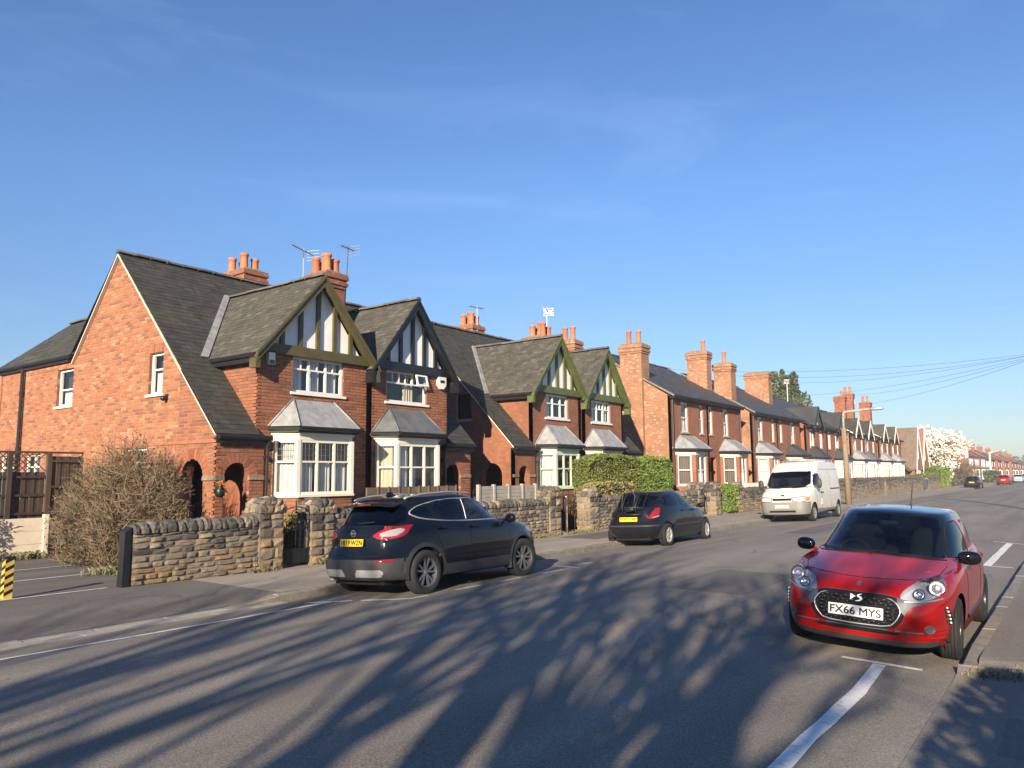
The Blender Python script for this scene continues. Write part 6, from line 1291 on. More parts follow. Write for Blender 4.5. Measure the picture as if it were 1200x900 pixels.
def van():
    root=thing('parked_van','white panel van with grey bumper and roof rack, facing the camera by the kerb','van')
    fx,rx,tr=1.75,-1.85,.335
    rows=[dict(xf=2.45,xr=-2.5,w=.8,z=[(-2.7,.34),(2.7,.3)],nf=5,nr=6),
     dict(xf=2.60,xr=-2.66,w=.93,z=[(-2.7,.38),(2.7,.29)],nf=6.5,nr=9),
     dict(xf=2.68,xr=-2.69,w=.98,z=[(-2.7,.58),(2.7,.55)],nf=6.5,nr=10),
     dict(xf=2.66,xr=-2.69,w=.988,z=[(-2.7,.80),(2.7,.78)],nf=6.5,nr=10),
     dict(xf=2.58,xr=-2.69,w=.988,z=[(-2.7,1.0),(1.6,1.02),(2.7,.95)],nf=6.5,nr=10),
     dict(xf=2.40,xr=-2.68,w=.985,z=[(-2.7,1.12),(1.5,1.17),(2.5,1.07)],nf=6,nr=10,crown=.01),
     dict(xf=1.98,xr=-2.68,w=.978,z=[(-2.7,1.28),(1.2,1.30),(2.0,1.27)],nf=6,nr=10,crown=.02),
     dict(xf=1.60,xr=-2.66,w=.965,z=[(-2.7,1.65),(1.7,1.62)],nf=6,nr=10),
     dict(xf=1.26,xr=-2.64,w=.925,z=[(-2.7,1.97),(1.3,1.95)],nf=5,nr=10),
     dict(xf=.98,xr=-2.62,w=.89,z=[(-2.7,2.20),(.4,2.20),(1.0,2.12)],nf=5,nr=10),
     dict(xf=.72,xr=-2.58,w=.84,z=[(-2.7,2.30),(.4,2.30),(.8,2.24)],nf=5,nr=8,crown=.01),
     dict(xf=.5,xr=-2.50,w=.6,z=[(-2.7,2.34),(.4,2.345),(.6,2.32)],nf=5,nr=8,crown=.01),
     dict(xf=.2,xr=-2.3,w=.0001,z=[(-2.7,2.36),(.4,2.365)],nf=4,nr=4)]
    c=Car(rows,(30,90,20),.06)
    for x in (fx,rx): c.cut('arch','l',circ(x,tr+.02,.40,32),snap=.1)
    c.cut('windscreen','f',smooth_poly([(-.87,1.33),(0,1.30),(.87,1.33),(.80,1.90),(.74,1.94),(0,1.965),(-.74,1.94),(-.80,1.90)],1),lambda C:C[:,0]>1.0)
    c.cut('door_window','l',smooth_poly([(1.55,1.35),(1.42,1.60),(1.20,1.84),(.72,1.86),(.72,1.32)],1))
    c.cut('front_grille','f',smooth_poly([(-.36,.92),(.36,.92),(.36,.83),(-.36,.83)],0))
    c.cut('bumper','f',[(-1.1,.2),(1.1,.2),(1.1,.78),(-1.1,.78)],lambda C:C[:,0]>1.6); c.cut('bumper','l',[(2.14,.2),(2.8,.2),(2.8,.78),(2.14,.78)]); c.cut('sill_cladding','l',[(-1.45,.2),(1.35,.2),(1.35,.46),(-1.45,.46)])
    c.cut('cab_door','l',smooth_poly([(1.72,1.28),(1.42,.95),(1.30,.48),(.62,.48),(.62,1.96),(1.2,1.96)],0)); c.cut('sliding_door','l',[(.58,.50),(-.66,.50),(-.66,2.0),(.58,2.0)])
    c.parts(root,dict(body=M['white_paint'],windscreen=M['carglass'],door_window=M['privacy'],headlight=M['whitelens'],front_grille=M['under'],bumper=M['plastic_van'],sill_cladding=M['plastic_van'],cab_door=M['white_paint'],sliding_door=M['white_paint']),{},('door_window','headlight','cab_door','sliding_door','sill_cladding'),('arch',))
    c.ribbon('panel_gap','l',dens([(1.70,1.28),(1.42,.95),(1.30,.50)],.06),.012,M['gap'],root,.001,False,True)
    for x in (.60,-.67): c.ribbon('panel_gap','l',dens([(x,1.98),(x,.48)],.08),.012,M['gap'],root,.001,False,True)
    c.ribbon('door_rail','l',dens([(-.70,1.22),(-2.2,1.22)],.1),.05,M['gap'],root,.006,False,True); c.ribbon('body_crease','l',dens([(.55,2.03),(-2.5,2.03)],.1),.03,M['white_paint'],root,.01,False,True)
    c.ribbon('windscreen_seal','f',dens([(-.86,1.33),(0,1.30),(.86,1.33)],.08),.06,M['gap'],root,.003); c.ribbon('bumper_intake','f',dens([(-.5,.42),(.5,.42)],.08),.08,M['gap'],root,.004); c.decal('front_emblem','f',smooth_poly([(-.07,1.0),(.07,1.0),(.07,1.05),(-.07,1.05)],2),M['under'],root,.008)
    c.strip_patch('headlight',R(15),[(2.64,.40,.925),(2.62,.66,.945),(2.50,.84,.955)],[(2.66,.43,.805),(2.64,.66,.80),(2.52,.84,.80)],M['lamp_shell'],root,.008)
    c.strip_patch('amber_indicator',R(40),[(2.50,.845,.955),(2.40,.93,.955),(2.25,.965,.95)],[(2.52,.845,.80),(2.42,.93,.81),(2.26,.965,.83)],M['amber'],root,.008)
    c.strip_patch('headlight_bezel',R(15),[(2.64,.37,.945),(2.62,.66,.965),(2.50,.86,.975)],[(2.66,.40,.785),(2.64,.66,.78),(2.52,.86,.78)],M['plastic'],root,.004)
    c.ribbon('bonnet_gap','f',dens([(-.90,.985),(0,.965),(.90,.985)],.08),.012,M['gap'],root,.002)
    for s in (1,-1):
        obj('door_mirror',blob((1.50,s*1.14,1.46),(.07,.10,.19),3,7),M['plastic'],root,True); obj('mirror_arm',MB().bar((1.52,s*.95,1.35),(1.50,s*1.08,1.38),.06,.05),M['plastic'],root)
        c.ribbon('wiper','f',dens([(s*.06-.0,1.345),(s*.06+.55,1.40)],.08),.02,M['gap'],root,.015); obj('door_handle',MB().box(.66,.80,s*.985-.02,s*.985+.02,1.06,1.12),M['gap'],root); obj('door_handle',MB().box(.40,.52,s*.985-.02,s*.985+.02,1.06,1.12),M['gap'],root)
        obj('fuel_flap',MB().box(.60,.78,s*.975-.02,s*.975+.02,.62,.86),M['concrete'],root) if s>0 else None
    plate(root,Vector((2.70,0,.61)),.52,.111,'GN53 FGP',M['plate_w'],R(90),0)
    rack=MB()
    for s in (1,-1): rack.tube([(.35,s*.72,2.42),(-2.4,s*.72,2.42)],.018,6)
    for k in range(6): x=.3-k*.52; rack.tube([(x,-.74,2.42),(x,.74,2.42)],.016,6); rack.tube([(x,.72,2.28),(x,.72,2.42)],.014,6); rack.tube([(x,-.72,2.28),(x,-.72,2.42)],.014,6)
    obj('roof_rack',rack,M['alum'],root,True)
    mb=blob((1.75,.0,1.40),(.15,.02,.03),3,4); obj('dashboard',blob((1.55,0,1.22),(.30,.80,.16),3.5,7),M['plastic'],root,True); seats(root,.95,0,.45,.95,None,False); steering(root,1.32,-.42,1.28); obj('bulkhead',MB().box(.55,.6,-.9,.9,.5,2.1),M['seat_grey'],root); obj('cab_floor',MB().box(.6,1.6,-.85,.85,.5,.55),M['seat'],root)
    obj('hanging_charm',blob((1.45,-.05,1.68),(.03,.03,.05),2,5),M['redlens'],root,True)
    liners(root,(fx,rx),.41,.5,.93,tr+.02); obj('underbody',MB().box(-2.5,2.4,-.6,.6,.28,.5),M['under'],root)
    for x in (fx,rx):
        for s in (1,-1): wheel(root,x,s*.86,tr,.215,s,(8,'n'),M['plastic_van'],0)
    return root
vn=van(); vn.location=(33.0,9.45,-.10); vn.rotation_euler=(R(2.0),0,R(180))
# ---------------------------------------------------------------- stone walls, gates, fences
def rocks(n=14):
    out=[]
    for k in range(n):
        r=random.Random(100+k); mb=MB(); g=[0,.24,.74,1]
        for j in range(4):
            for i in range(4):
                e=(i in (0,3))+(j in (0,3)); d=r.uniform(-.05,.12) if e else r.uniform(.35,1.0); jx=r.uniform(-.06,.06) if not e else r.uniform(-.025,.025); jz=r.uniform(-.08,.08) if not e else r.uniform(-.04,.04)
                if e==2: jx*=.6
                mb.v.append((g[i]+jx,-d+ (0 if e else r.uniform(-.2,.2)),g[j]+jz))
        mb.f=[(j*4+i,j*4+i+1,(j+1)*4+i+1,(j+1)*4+i) for j in range(3) for i in range(3)]
        ring=[0,1,2,3,7,11,15,14,13,12,8,4]; b=len(mb.v)
        mb.v+=[(mb.v[i][0]*.96+.02,1.2,mb.v[i][2]*.96+.02) for i in ring]
        mb.f+=[(ring[i],b+i,b+(i+1)%12,ring[(i+1)%12]) for i in range(12)]
        out.append(mb)
    return out
ROCK=rocks(); SM={k:[mesh_of('stone',r,M[k]) for r in ROCK] for k in ('sandstone','sandstone_ochre','sandstone_black')}
def rot_face(nx,ny): return Matrix(((-ny,-nx,0),(nx,-ny,0),(0,0,1)))     # turns the stone's -y face to (nx,ny)
ROTF=Matrix.Identity(3); ROTL=Matrix(((0,1,0),(-1,0,0),(0,0,1)))             # -y face to -x: x->-y, y->x
def stone_face(par,x0,x1,z0,z1,at,rot,seed,ch=(.085,.125),wid=(.15,.34),depth=.042,stuff=None,soot=.95):
    """courses of rock-faced stone; at(u) gives the point at distance u along the face"""
    rnd=random.Random(seed); z=z0; first=True
    while z<z1-.03:
        h=min(rnd.uniform(*ch),z1-z); h=z1-z if z1-z-h<.06 else h; u=x0; t=(z-z0)/max(.1,(z1-z0))
        while u<x1-.02:
            w=rnd.uniform(*wid); w=x1-u if x1-u-w<.1 else w; k=rnd.random()
            mk='sandstone_black' if k<max(0,(t-.35)*1.5*soot) else ('sandstone_ochre' if k>.42+t*.9 else 'sandstone')
            p=at(u+.006); sc=(w-.010,depth*rnd.uniform(.6,1.3),h-.011)
            if stuff is None: inst('stone',rnd.choice(SM[mk]),par,(p[0],p[1],z+.007),rot,sc)
            else:
                r=rnd.choice(ROCK); T=Matrix.Translation((p[0],p[1],z+.007))@rot.to_4x4()@Matrix.Diagonal((*sc,1)); stuff.setdefault(mk,MB()).add([T@Vector(v) for v in r.v],r.f)
            u+=w
        z+=h
def cope(par,x0,x1,y,z,seed,stuff=None):
    rnd=random.Random(seed); x=x0
    while x<x1-.05:
        w=min(rnd.uniform(.12,.21),x1-x); h=rnd.uniform(.15,.21); d=.19; l=rnd.uniform(-.02,.02); mb=MB()
        prof=[(-d,0),(-d*1.04,h*.45),(-d*.72,h*.88),(-d*.1,h*1.04),(d*.6,h*.9),(d,h*.4),(d,0)]
        q=lambda xx,s:[(xx+l*(b/h)+rnd.uniform(-.008,.008),y+.15+a*s+rnd.uniform(-.012,.012),z+b*(.94 if s<1 else 1)+rnd.uniform(-.012,.012)*(b>0)) for a,b in prof]
        A=q(x+.004,.86); B=q(x+w*.28,1); C=q(x+w*.72,1); D=q(x+w-.004,.86); n=len(prof)
        mb.v=A+B+C+D; mb.f=[tuple(range(n)),tuple(reversed(range(3*n,4*n)))]+[(j*n+i,(j+1)*n+i,(j+1)*n+i+1,j*n+i+1) for j in range(3) for i in range(n-1)]
        if stuff is None: obj('cope_stone',mb,M['sandstone_black'] if rnd.random()<.7 else M['sandstone'],par,False,True)
        else: stuff.setdefault('cope',MB()).add(mb.v,mb.f)
        x+=w
def stone_wall(x0,x1,y,h,label,seed,stuff=False,group=None):
    root=thing('stone_wall',label,'garden wall',((x0+x1)/2,y+.15,0),group)
    obj('wall_core',MB().box(x0+.006,x1,y+.003,y+.3,-.2,h),M['stone_mortar'],root); st={} if stuff else None
    stone_face(root,0,x1-x0,0.0,h,lambda u:(x0+u,y+.0),ROTF,seed,stuff=st,wid=(.2,.42) if not stuff else (.3,.55)); stone_face(root,0,.3,0,h,lambda u:(x0,y+.3-u),ROTL,seed+1,stuff=st)
    cope(root,x0,x1,y,h,seed,st)
    if st:
        for k,mb in st.items(): tag(obj('stonework',mb,M['sandstone_black'] if k=='cope' else M[k],root),kind='stuff')
    return root
def pier(x0,x1,y,h,label,seed,d=.5):
    root=thing('gate_pier',label,'gate pier',((x0+x1)/2,y+d/2,0)); hb=h-.3
    obj('pier_core',MB().box(x0+.006,x1-.006,y+.006,y+d,-.2,hb),M['stone_mortar'],root)
    stone_face(root,0,x1-x0,0,hb,lambda u:(x0+u,y),ROTF,seed,(.14,.24),(.22,.36),.05); stone_face(root,0,d,0,hb,lambda u:(x0,y+d-u),ROTL,seed+3,(.14,.24),(.22,.36),.035)
    rnd=random.Random(seed+9); n=3; w=(d+.08)/n; xc=(x0+x1)/2; r=(x1-x0)/2+.03; ct=[math.cos(math.pi*k/5) for k in range(6)]; st_=[math.sin(math.pi*k/5) for k in range(6)]
    for i in range(n):          # rounded cap of rough wedge stones, row behind row
        for k in range(5):
            ya,yb=y-.05+i*w+.005,y-.05+(i+1)*w-.005; mb=MB(); j=lambda a=.016:rnd.uniform(-a,a)
            P=lambda q,rr,yy:(xc+(r*rr)*math.cos(math.pi*q/5)+j(.01),yy+j(.008),hb+(.31*rr)*math.sin(math.pi*q/5)**.9+j(.01)); a,b=k+.03,k+.97; m=(a+b)/2
            A=[P(a,.45,ya),P(a,.97,ya+.01),P(m,1.04,ya),P(b,.97,ya+.01),P(b,.45,ya)]; B=[P(a,.45,yb),P(a,1,yb),P(m,1.06,(ya+yb)/2),P(b,1,yb),P(b,.45,yb)]; C=[(p[0]*.0+xc+(p[0]-xc)*.6,p[1]-.035-j(.02),hb+(p[2]-hb)*.62+.03) for p in (A[2],)]
            mb.v=A+B+C; mb.f=[(0,1,10),(1,2,10),(2,3,10),(3,4,10),(4,0,10),(5,9,8,7,6),(0,5,6,1),(1,6,7,2),(2,7,8,3),(3,8,9,4),(4,9,5,0)]
            obj('cap_stone',mb,M['sandstone_black'] if rnd.random()<.5 else M['sandstone'],root,False,True)
    wq=(x1-x0)*.32; stone_face(root,0,2*wq,hb-.01,hb+.15,lambda u:(xc-wq+u,y-.035),ROTF,seed+11,(.12,.17),(.14,.24),.05); stone_face(root,0,wq*1.1,hb+.15,hb+.25,lambda u:(xc-wq*.55+u,y-.03),ROTF,seed+12,(.08,.12),(.12,.2),.045); obj('cap_core',MB().box(xc-r*.6,xc+r*.6,y-.02,y+d,hb-.02,hb+.17),M['stone_mortar'],root)
    return root
YW=12.9
stone_wall(6.74,9.2,YW,.86,'low stone garden wall between the black end post and the first gate pier',31)
pier(9.2,9.75,YW-.04,1.40,'rough stone gate pier with rounded cap on the left side of the scrolled iron gate',33)
pier(10.5,11.1,YW+.02,1.33,'rough stone gate pier just left of the black crossover\'s tail',36)
stone_wall(11.1,19.35,YW+.05,.92,'long stone garden wall behind the black crossover',41)
pier(19.35,19.95,YW,1.45,'stone gate pier at the right end of the long wall, left of the open gate',43)
pier(21.75,22.35,YW+.05,1.38,'stone gate pier between the open gate and the yellowish hedge',46)
stone_wall(22.35,30.5,YW+.1,.92,'stone garden wall below the green hedge behind the dark hatchback',51)
pier(30.6,31.2,YW+.1,1.44,'stone gate pier in front of the first brown-blind bay',53); pier(32.5,33.1,YW+.1,1.44,'pale stone gate pier right of the narrow gap past the hatchback',56); pier(35.2,35.8,YW+.1,1.4,'stone gate pier beside the ivy, left of the white van',59)
stone_wall(35.8,45.5,YW+.1,.95,'stone garden wall partly hidden by the white van',61,True)
stone_wall(48,68,YW+.1,1.25,'old stone wall right of the lamp post, in front of the white bays',63,True); stone_wall(69,87,YW+.2,1.25,'stone wall ending at the dark wheelie bin',65,True); stone_wall(91,104,YW+.3,1.2,'short stone wall right of the wheelie bin',67,True)
t=thing('gate_post','black painted timber post with slanted top at the end of the low stone wall','post',(6.62,13.05,0)); obj('post_shaft',MB().hexa([(6.58,12.88,-.1),(6.70,12.88,-.1),(6.70,13.06,-.1),(6.58,13.06,-.1)],[(6.60,12.89,.90),(6.71,12.89,.97),(6.71,13.06,.99),(6.60,13.06,.92)]),M['black'],t)
def iron_gate(x0,x1,y,h,label,solid=.32,rotz=0):
    t=thing('iron_gate',label,'gate',(x0,y,0)); q=lambda *p:(x0+p[0]*math.cos(rotz),y+p[0]*math.sin(rotz),p[1]); w=x1-x0; r=.011
    for u in (.01,w-.01): obj('stile',MB().tube([q(u,.05),q(u,h*.86),q(u+(.06 if u<w/2 else -.06),h*.93),q(u+(.09 if u<w/2 else -.09),h*.87),q(u+(.06 if u<w/2 else -.06),h*.83)],.016,6),M['iron'],t)
    for z in (.07,solid+.02,h*.58): obj('rail',MB().tube([q(0,z),q(w,z)],.013,6),M['iron'],t)
    n=6
    for k in range(1,n): u=w*k/n; zt=h*.62+.12*math.sin(math.pi*k/n) if k!=n//2 else h; obj('gate_bar',MB().tube([q(u,.07),q(u,zt),q(u,zt+.05)],[r,r,.003],6),M['iron'],t)
    if solid>.2: obj('gate_panel',MB().bar(q(0,.08+solid/2-.04),q(w,.08+solid/2-.04),.008,solid-.04),M['iron'],t)
    for c,rr,z in ((w*.27,.085,h*.66),(w*.73,.085,h*.66),(w*.5,.14,h*.78)):
        obj('scroll',MB().tube([q(c+rr*(1-.028*i)*math.cos(i*.42+(math.pi if c>w/2 else 0)),z+rr*(1-.028*i)*math.sin(i*.42)) for i in range(22)],.009,5),M['iron'],t)
    obj('top_arc',MB().tube([q(w*i/12,h*.84+.10*math.sin(math.pi*i/12)) for i in range(13)],.011,5),M['iron'],t)
    return t
iron_gate(9.79,10.48,12.98,1.30,'closed black wrought iron gate with scrolls between two stone piers left of the crossover')
iron_gate(21.7,22.3,13.5,1.25,'open black iron gate by the pier beside the yellowish hedge',.1,R(75)); iron_gate(32.48,32.5+.5,13.4,1.2,'narrow black iron gate between the two piers past the hatchback',.1,R(110))
t=thing('marker_post','thin white and orange post standing in the open gateway of the long wall','post',(20.7,13.2,0)); obj('post_shaft',MB().box(20.68,20.72,13.18,13.22,0,1.13),M['white'],t); obj('orange_side',MB().box(20.722,20.745,13.18,13.22,0,1.12),mat('orange_plastic',(.62,.2,.04),.5,namt=0),t)
# brick wall with blue coping in the first garden
t=thing('brick_garden_wall','low brick wall with blue coping bricks behind the low stone wall','garden wall',(8.7,14.05,0)); obj('wall_core',MB().box(7.7,9.75,13.97,14.17,-.1,.90),M['mortar_front'],t); bricks(t,fplane(13.97),[(7.7,0),(9.75,0),(9.75,.90),(7.7,.90)],[],M['brick_front'],40,seed=70)
x=7.68
while x<9.7: obj('coping_brick',MB().hexa([(x,13.94,.905),(x+.225,13.94,.905),(x+.225,14.2,.905),(x,14.2,.905)],[(x+.004,13.95,.98),(x+.221,13.95,.98),(x+.221,14.19,.98),(x+.004,14.19,.98)]),M['brick_blue'],t); x+=.237
for i in range(4): yy=13.95-i*.237; obj('coping_brick',MB().box(9.50,9.78,yy-.225,yy,.93,1.03),M['brick_blue'],t)
obj('return_wall',MB().box(9.53,9.75,13.05,13.96,-.1,.93),M['brick_b'],t)
# cream plank wall, fence and trellis by the car park
t=thing('plank_wall','low cream concrete plank wall at the back of the car park','retaining wall',(5,20,0))
for i in range(5):
    xa=8.30-1.95*(i+1)
    for k in range(3): obj('concrete_plank',MB().box(xa+.05,xa+1.93,20.0,20.06,-.02+k*.305,.275+k*.305),M['concrete'],t)
    obj('concrete_post',MB().box(xa+1.93,xa+2.03,19.97,20.1,-.1,.96),M['concrete'],t)
t=thing('timber_fence','dark brown boarded fence with diamond trellis above the cream plank wall','fence',(7,20.45,0))
def fence_run(t,x0,x1,y,z0,z1,m,bw=.10):
    x=x0; k=0
    while x<x1-.01: w=min(bw,x1-x); obj('fence_board',MB().box(x+.004,x+w-.004,y-.012*(k%2),y+.015,z0,z1+random.uniform(-.01,.01)),m,t); x+=bw; k+=1
    for z in (z0+.12,(z0+z1)/2,z1-.12): obj('fence_rail',MB().box(x0,x1,y-.05,y-.014,z-.03,z+.03),m,t)
fence_run(t,4.4,8.42,20.45,.86,1.97,M['fence']); fence_run(t,8.55,9.32,20.40,.86,2.36,M['fence'])
for x in (4.5,6.1,7.62,8.48): obj('fence_post',MB().box(x-.05,x+.05,20.36,20.46,.2,2.45),M['fence'],t)
obj('trellis_rail',MB().box(4.4,9.3,20.39,20.43,2.42,2.47),M['fence'],t)
for sg in (1,-1):
    for k in range(30):
        xa=4.2+k*.145; a,b=(xa,1.99),(xa+.43,2.42)
        if sg<0: a,b=(xa,2.42),(xa+.43,1.99)
        if b[0]<8.45 and a[0]>4.4: obj('trellis_lath',MB().bar((a[0],20.41+.006*sg,a[1]),(b[0],20.41+.006*sg,b[1]),.008,.022),M['fence'],t)
# low brown board fence and grey concrete screen in the gardens
t=thing('board_fence','low brown panel fence in front of the black-gabled house\'s bay','fence',(14,13.75,0))
for k in range(9): obj('fence_panel',MB().box(12.75+k*.36,13.10+k*.36,13.72,13.76,.3,1.53),M['fence_brown'],t); obj('cover_strip',MB().box(13.085+k*.36,13.125+k*.36,13.70,13.72,.3,1.55),M['fence_brown'],t)
t=thing('concrete_screen','low grey concrete panel screen behind the long stone wall','fence',(18.3,13.75,0))
for k in range(5):
    obj('screen_post',MB().box(16.95+k*.7,17.03+k*.7,13.70,13.80,0,1.54),M['concrete_grey'],t)
    if k<4:
        for j in range(5): obj('screen_block',MB().box(17.035+k*.7,17.645+k*.7,13.73,13.78,.95+j*.11,1.052+j*.11),M['concrete_grey'],t)
t=thing('picket_fence','low pale slatted fence in front of the second brown-blind bay','fence',(38,13.6,0))
for k in range(44): obj('picket',MB().box(33.8+k*.2,33.94+k*.2,13.6,13.63,.3,1.32),M['white'] if k%3 else M['concrete'],t)
obj('picket_rail',MB().box(33.8,42.6,13.635,13.66,1.0,1.08),M['concrete'],t)
# ---------------------------------------------------------------- plants
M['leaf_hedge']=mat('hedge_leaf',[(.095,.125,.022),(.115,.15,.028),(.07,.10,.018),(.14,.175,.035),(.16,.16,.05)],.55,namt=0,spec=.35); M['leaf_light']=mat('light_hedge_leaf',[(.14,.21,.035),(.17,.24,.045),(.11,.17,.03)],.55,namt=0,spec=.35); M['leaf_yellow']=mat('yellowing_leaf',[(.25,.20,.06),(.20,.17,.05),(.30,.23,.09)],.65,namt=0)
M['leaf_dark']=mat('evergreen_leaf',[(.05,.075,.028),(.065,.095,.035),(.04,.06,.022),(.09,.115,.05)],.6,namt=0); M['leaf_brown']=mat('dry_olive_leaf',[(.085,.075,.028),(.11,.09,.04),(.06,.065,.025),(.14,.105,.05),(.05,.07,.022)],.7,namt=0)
M['twig']=mat('bare_twig',[(.11,.075,.045),(.145,.10,.058),(.075,.052,.034),(.20,.145,.085)],.85,namt=0); M['bark']=mat('grey_brown_bark',(.13,.105,.08),.9,namt=.4,nscale=8,bump=.5,bscale=25); M['blossom']=mat('white_magnolia_blossom',[(.82,.77,.68),(.79,.72,.64),(.85,.82,.74),(.74,.66,.58)],.6,namt=0)
def leaves(name,par,pts,size,m,flat=0,seed=1,asp=1.8):
    rnd=random.Random(seed); mb=MB()
    for p in pts:
        a=Vector((rnd.gauss(0,1),rnd.gauss(0,1),rnd.gauss(0,1)*(1-flat))).normalized(); b=a.orthogonal().normalized(); ang=rnd.random()*6.28; c=a.cross(b); u=b*math.cos(ang)+c*math.sin(ang); v=a.cross(u); s=size*rnd.uniform(.6,1.3); P=Vector(p)
        mb.quad(P-u*s*asp/2,P-v*s/2,P+u*s*asp/2,P+v*s/2)
    return tag(obj(name,mb,m,par),kind=None)
def boxpts(n,x0,x1,y0,y1,z0,z1,seed,rough=.08,shell=.75,rnd_top=0):
    rnd=random.Random(seed); out=[]
    for _ in range(n):
        x,y,z=rnd.uniform(x0,x1),rnd.uniform(y0,y1),rnd.uniform(z0,z1)
        if rnd.random()<shell:
            k=rnd.choice('fftlr'); 
            if k=='f': y=y0
            elif k=='t': z=z1
            elif k=='l': x=x0
            else: x=x1
        d=rough*(math.sin(x*5.1)+math.sin(z*7.3+y*3)+rnd.gauss(0,.8)); cut=rnd_top*((2*(x-x0)/(x1-x0)-1)**4+(2*(y-y0)/(y1-y0)-1)**4*.5)
        out.append((x+rnd.gauss(0,rough*.5),y-d*.6,min(z,z1-cut)+d*.5*(z>z0+.3)))
    return out
def ellpts(n,c,r,seed,inner=.55,clump=10):
    rnd=random.Random(seed); cl=[]; out=[]
    for _ in range(clump):
        d=Vector((rnd.gauss(0,1),rnd.gauss(0,1),rnd.gauss(0,1))).normalized(); k=rnd.uniform(inner,1.0); cl.append((Vector((d.x*r[0]*k,d.y*r[1]*k,d.z*r[2]*k)),rnd.uniform(.16,.34)))
    for _ in range(n):
        q,s=rnd.choice(cl); d=Vector((rnd.gauss(0,1),rnd.gauss(0,1),rnd.gauss(0,1))).normalized()*rnd.uniform(.5,1)**.5; out.append((c[0]+q.x+d.x*r[0]*s,c[1]+q.y+d.y*r[1]*s,c[2]+q.z+d.z*r[2]*s))
    return out
def hedge(label,x0,x1,y0,y1,z1,m,n,size,seed,z0=.1,rt=.1,group=None,core=True):
    t=thing('hedge',label,'hedge',((x0+x1)/2,(y0+y1)/2,0),group)
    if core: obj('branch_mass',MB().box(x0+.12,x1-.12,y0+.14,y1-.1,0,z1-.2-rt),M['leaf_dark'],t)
    leaves('foliage',t,boxpts(n,x0,x1,y0,y1,z0,z1,seed,.05,.8,rt),size,m,0,seed); return t
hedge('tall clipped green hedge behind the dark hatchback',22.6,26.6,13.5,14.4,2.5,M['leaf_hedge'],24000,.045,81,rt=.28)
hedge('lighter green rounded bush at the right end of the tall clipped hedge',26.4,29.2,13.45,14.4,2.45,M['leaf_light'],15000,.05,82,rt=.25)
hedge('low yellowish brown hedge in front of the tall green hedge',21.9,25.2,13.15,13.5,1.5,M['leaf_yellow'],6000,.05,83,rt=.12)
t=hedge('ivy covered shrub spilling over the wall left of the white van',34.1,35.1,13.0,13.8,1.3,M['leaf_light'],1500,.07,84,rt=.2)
hedge('small green shrub seen through the scrolled iron gate',10.55,11.0,13.8,14.1,1.0,M['leaf_hedge'],420,.06,85,rt=.3,core=False)
def twiggy(label,lobes,n,seed,leaf=4000,m=None,lm=None,r0=.008):
    """a shrub of curved twigs and small dry leaves; lobes: (x, y, radius, height)"""
    rnd=random.Random(seed); c=lobes[0]; t=thing('bush',label,'bush',(c[0],c[1],0)); mb=MB(); P=[]; stems=MB(); wt=[l[2]*l[3] for l in lobes]
    for l in lobes:
        for k in range(5): a=rnd.random()*6.28; q=Vector((l[0]+.12*math.cos(a),l[1]+.12*math.sin(a),-.05)); stems.tube([q,q+Vector((.2*math.cos(a),.2*math.sin(a),l[3]*.3)),q+Vector((.5*l[2]*math.cos(a),.5*l[2]*math.sin(a),l[3]*.62))],[.022,.016,.008],5,False)
    for i in range(n):
        x,y,r,h=rnd.choices(lobes,wt)[0]; a=rnd.random()*6.283; q=rnd.random()**.6; b=Vector((x+math.cos(a)*r*q*.7,y+math.sin(a)*r*q*.7,rnd.uniform(0,h*.8)*(1-.25*q)))
        el=rnd.uniform(-.1,1.3); L=rnd.uniform(.25,.75)*h*.45; az=a+rnd.gauss(0,.9); d=Vector((math.cos(az)*math.cos(el),math.sin(az)*math.cos(el),math.sin(el))); pts=[b]; top=h*rnd.uniform(.82,1.04); rim=r*rnd.uniform(.85,1.12)
        for k in range(4):
            d=(d+Vector((rnd.gauss(0,.3),rnd.gauss(0,.3),rnd.gauss(.0,.25)))).normalized(); p=pts[-1]+d*L/4; e=math.hypot(p.x-x,p.y-y)/rim
            if e>1 or p.z<.02 or p.z>top*(1.02-.3*e*e): break
            pts.append(p)
        if len(pts)>1:
            mb.tube(pts,[r0*(1-.75*k/4) for k in range(len(pts))],3,False)
            if rnd.random()<leaf/n*.3: P+=[tuple(rnd.choice(pts)+Vector((rnd.gauss(0,.03),rnd.gauss(0,.03),rnd.gauss(0,.03)))) for _ in range(4)]
    obj('stems',stems,m or M['twig'],t); tag(obj('twigs',mb,m or M['twig'],t),kind='stuff')
    if P: tag(leaves('foliage',t,P,.034,lm or M['leaf_brown'],0,seed),kind='stuff')
    return t
twiggy('big half bare brownish bush in front of the nearest house\'s orange side wall',[(8.35,16.1,.95,3.25),(8.35,17.2,.9,2.85),(8.35,18.1,.75,2.2),(8.4,15.3,.8,2.5),(7.85,15.6,.8,1.8),(7.85,17.0,.75,1.7),(8.5,14.9,.5,1.9)],5600,91,6500)
twiggy('small bare dark shrub between the porch and the concrete screen',[(18.0,14.6,.5,1.7)],300,92,0)
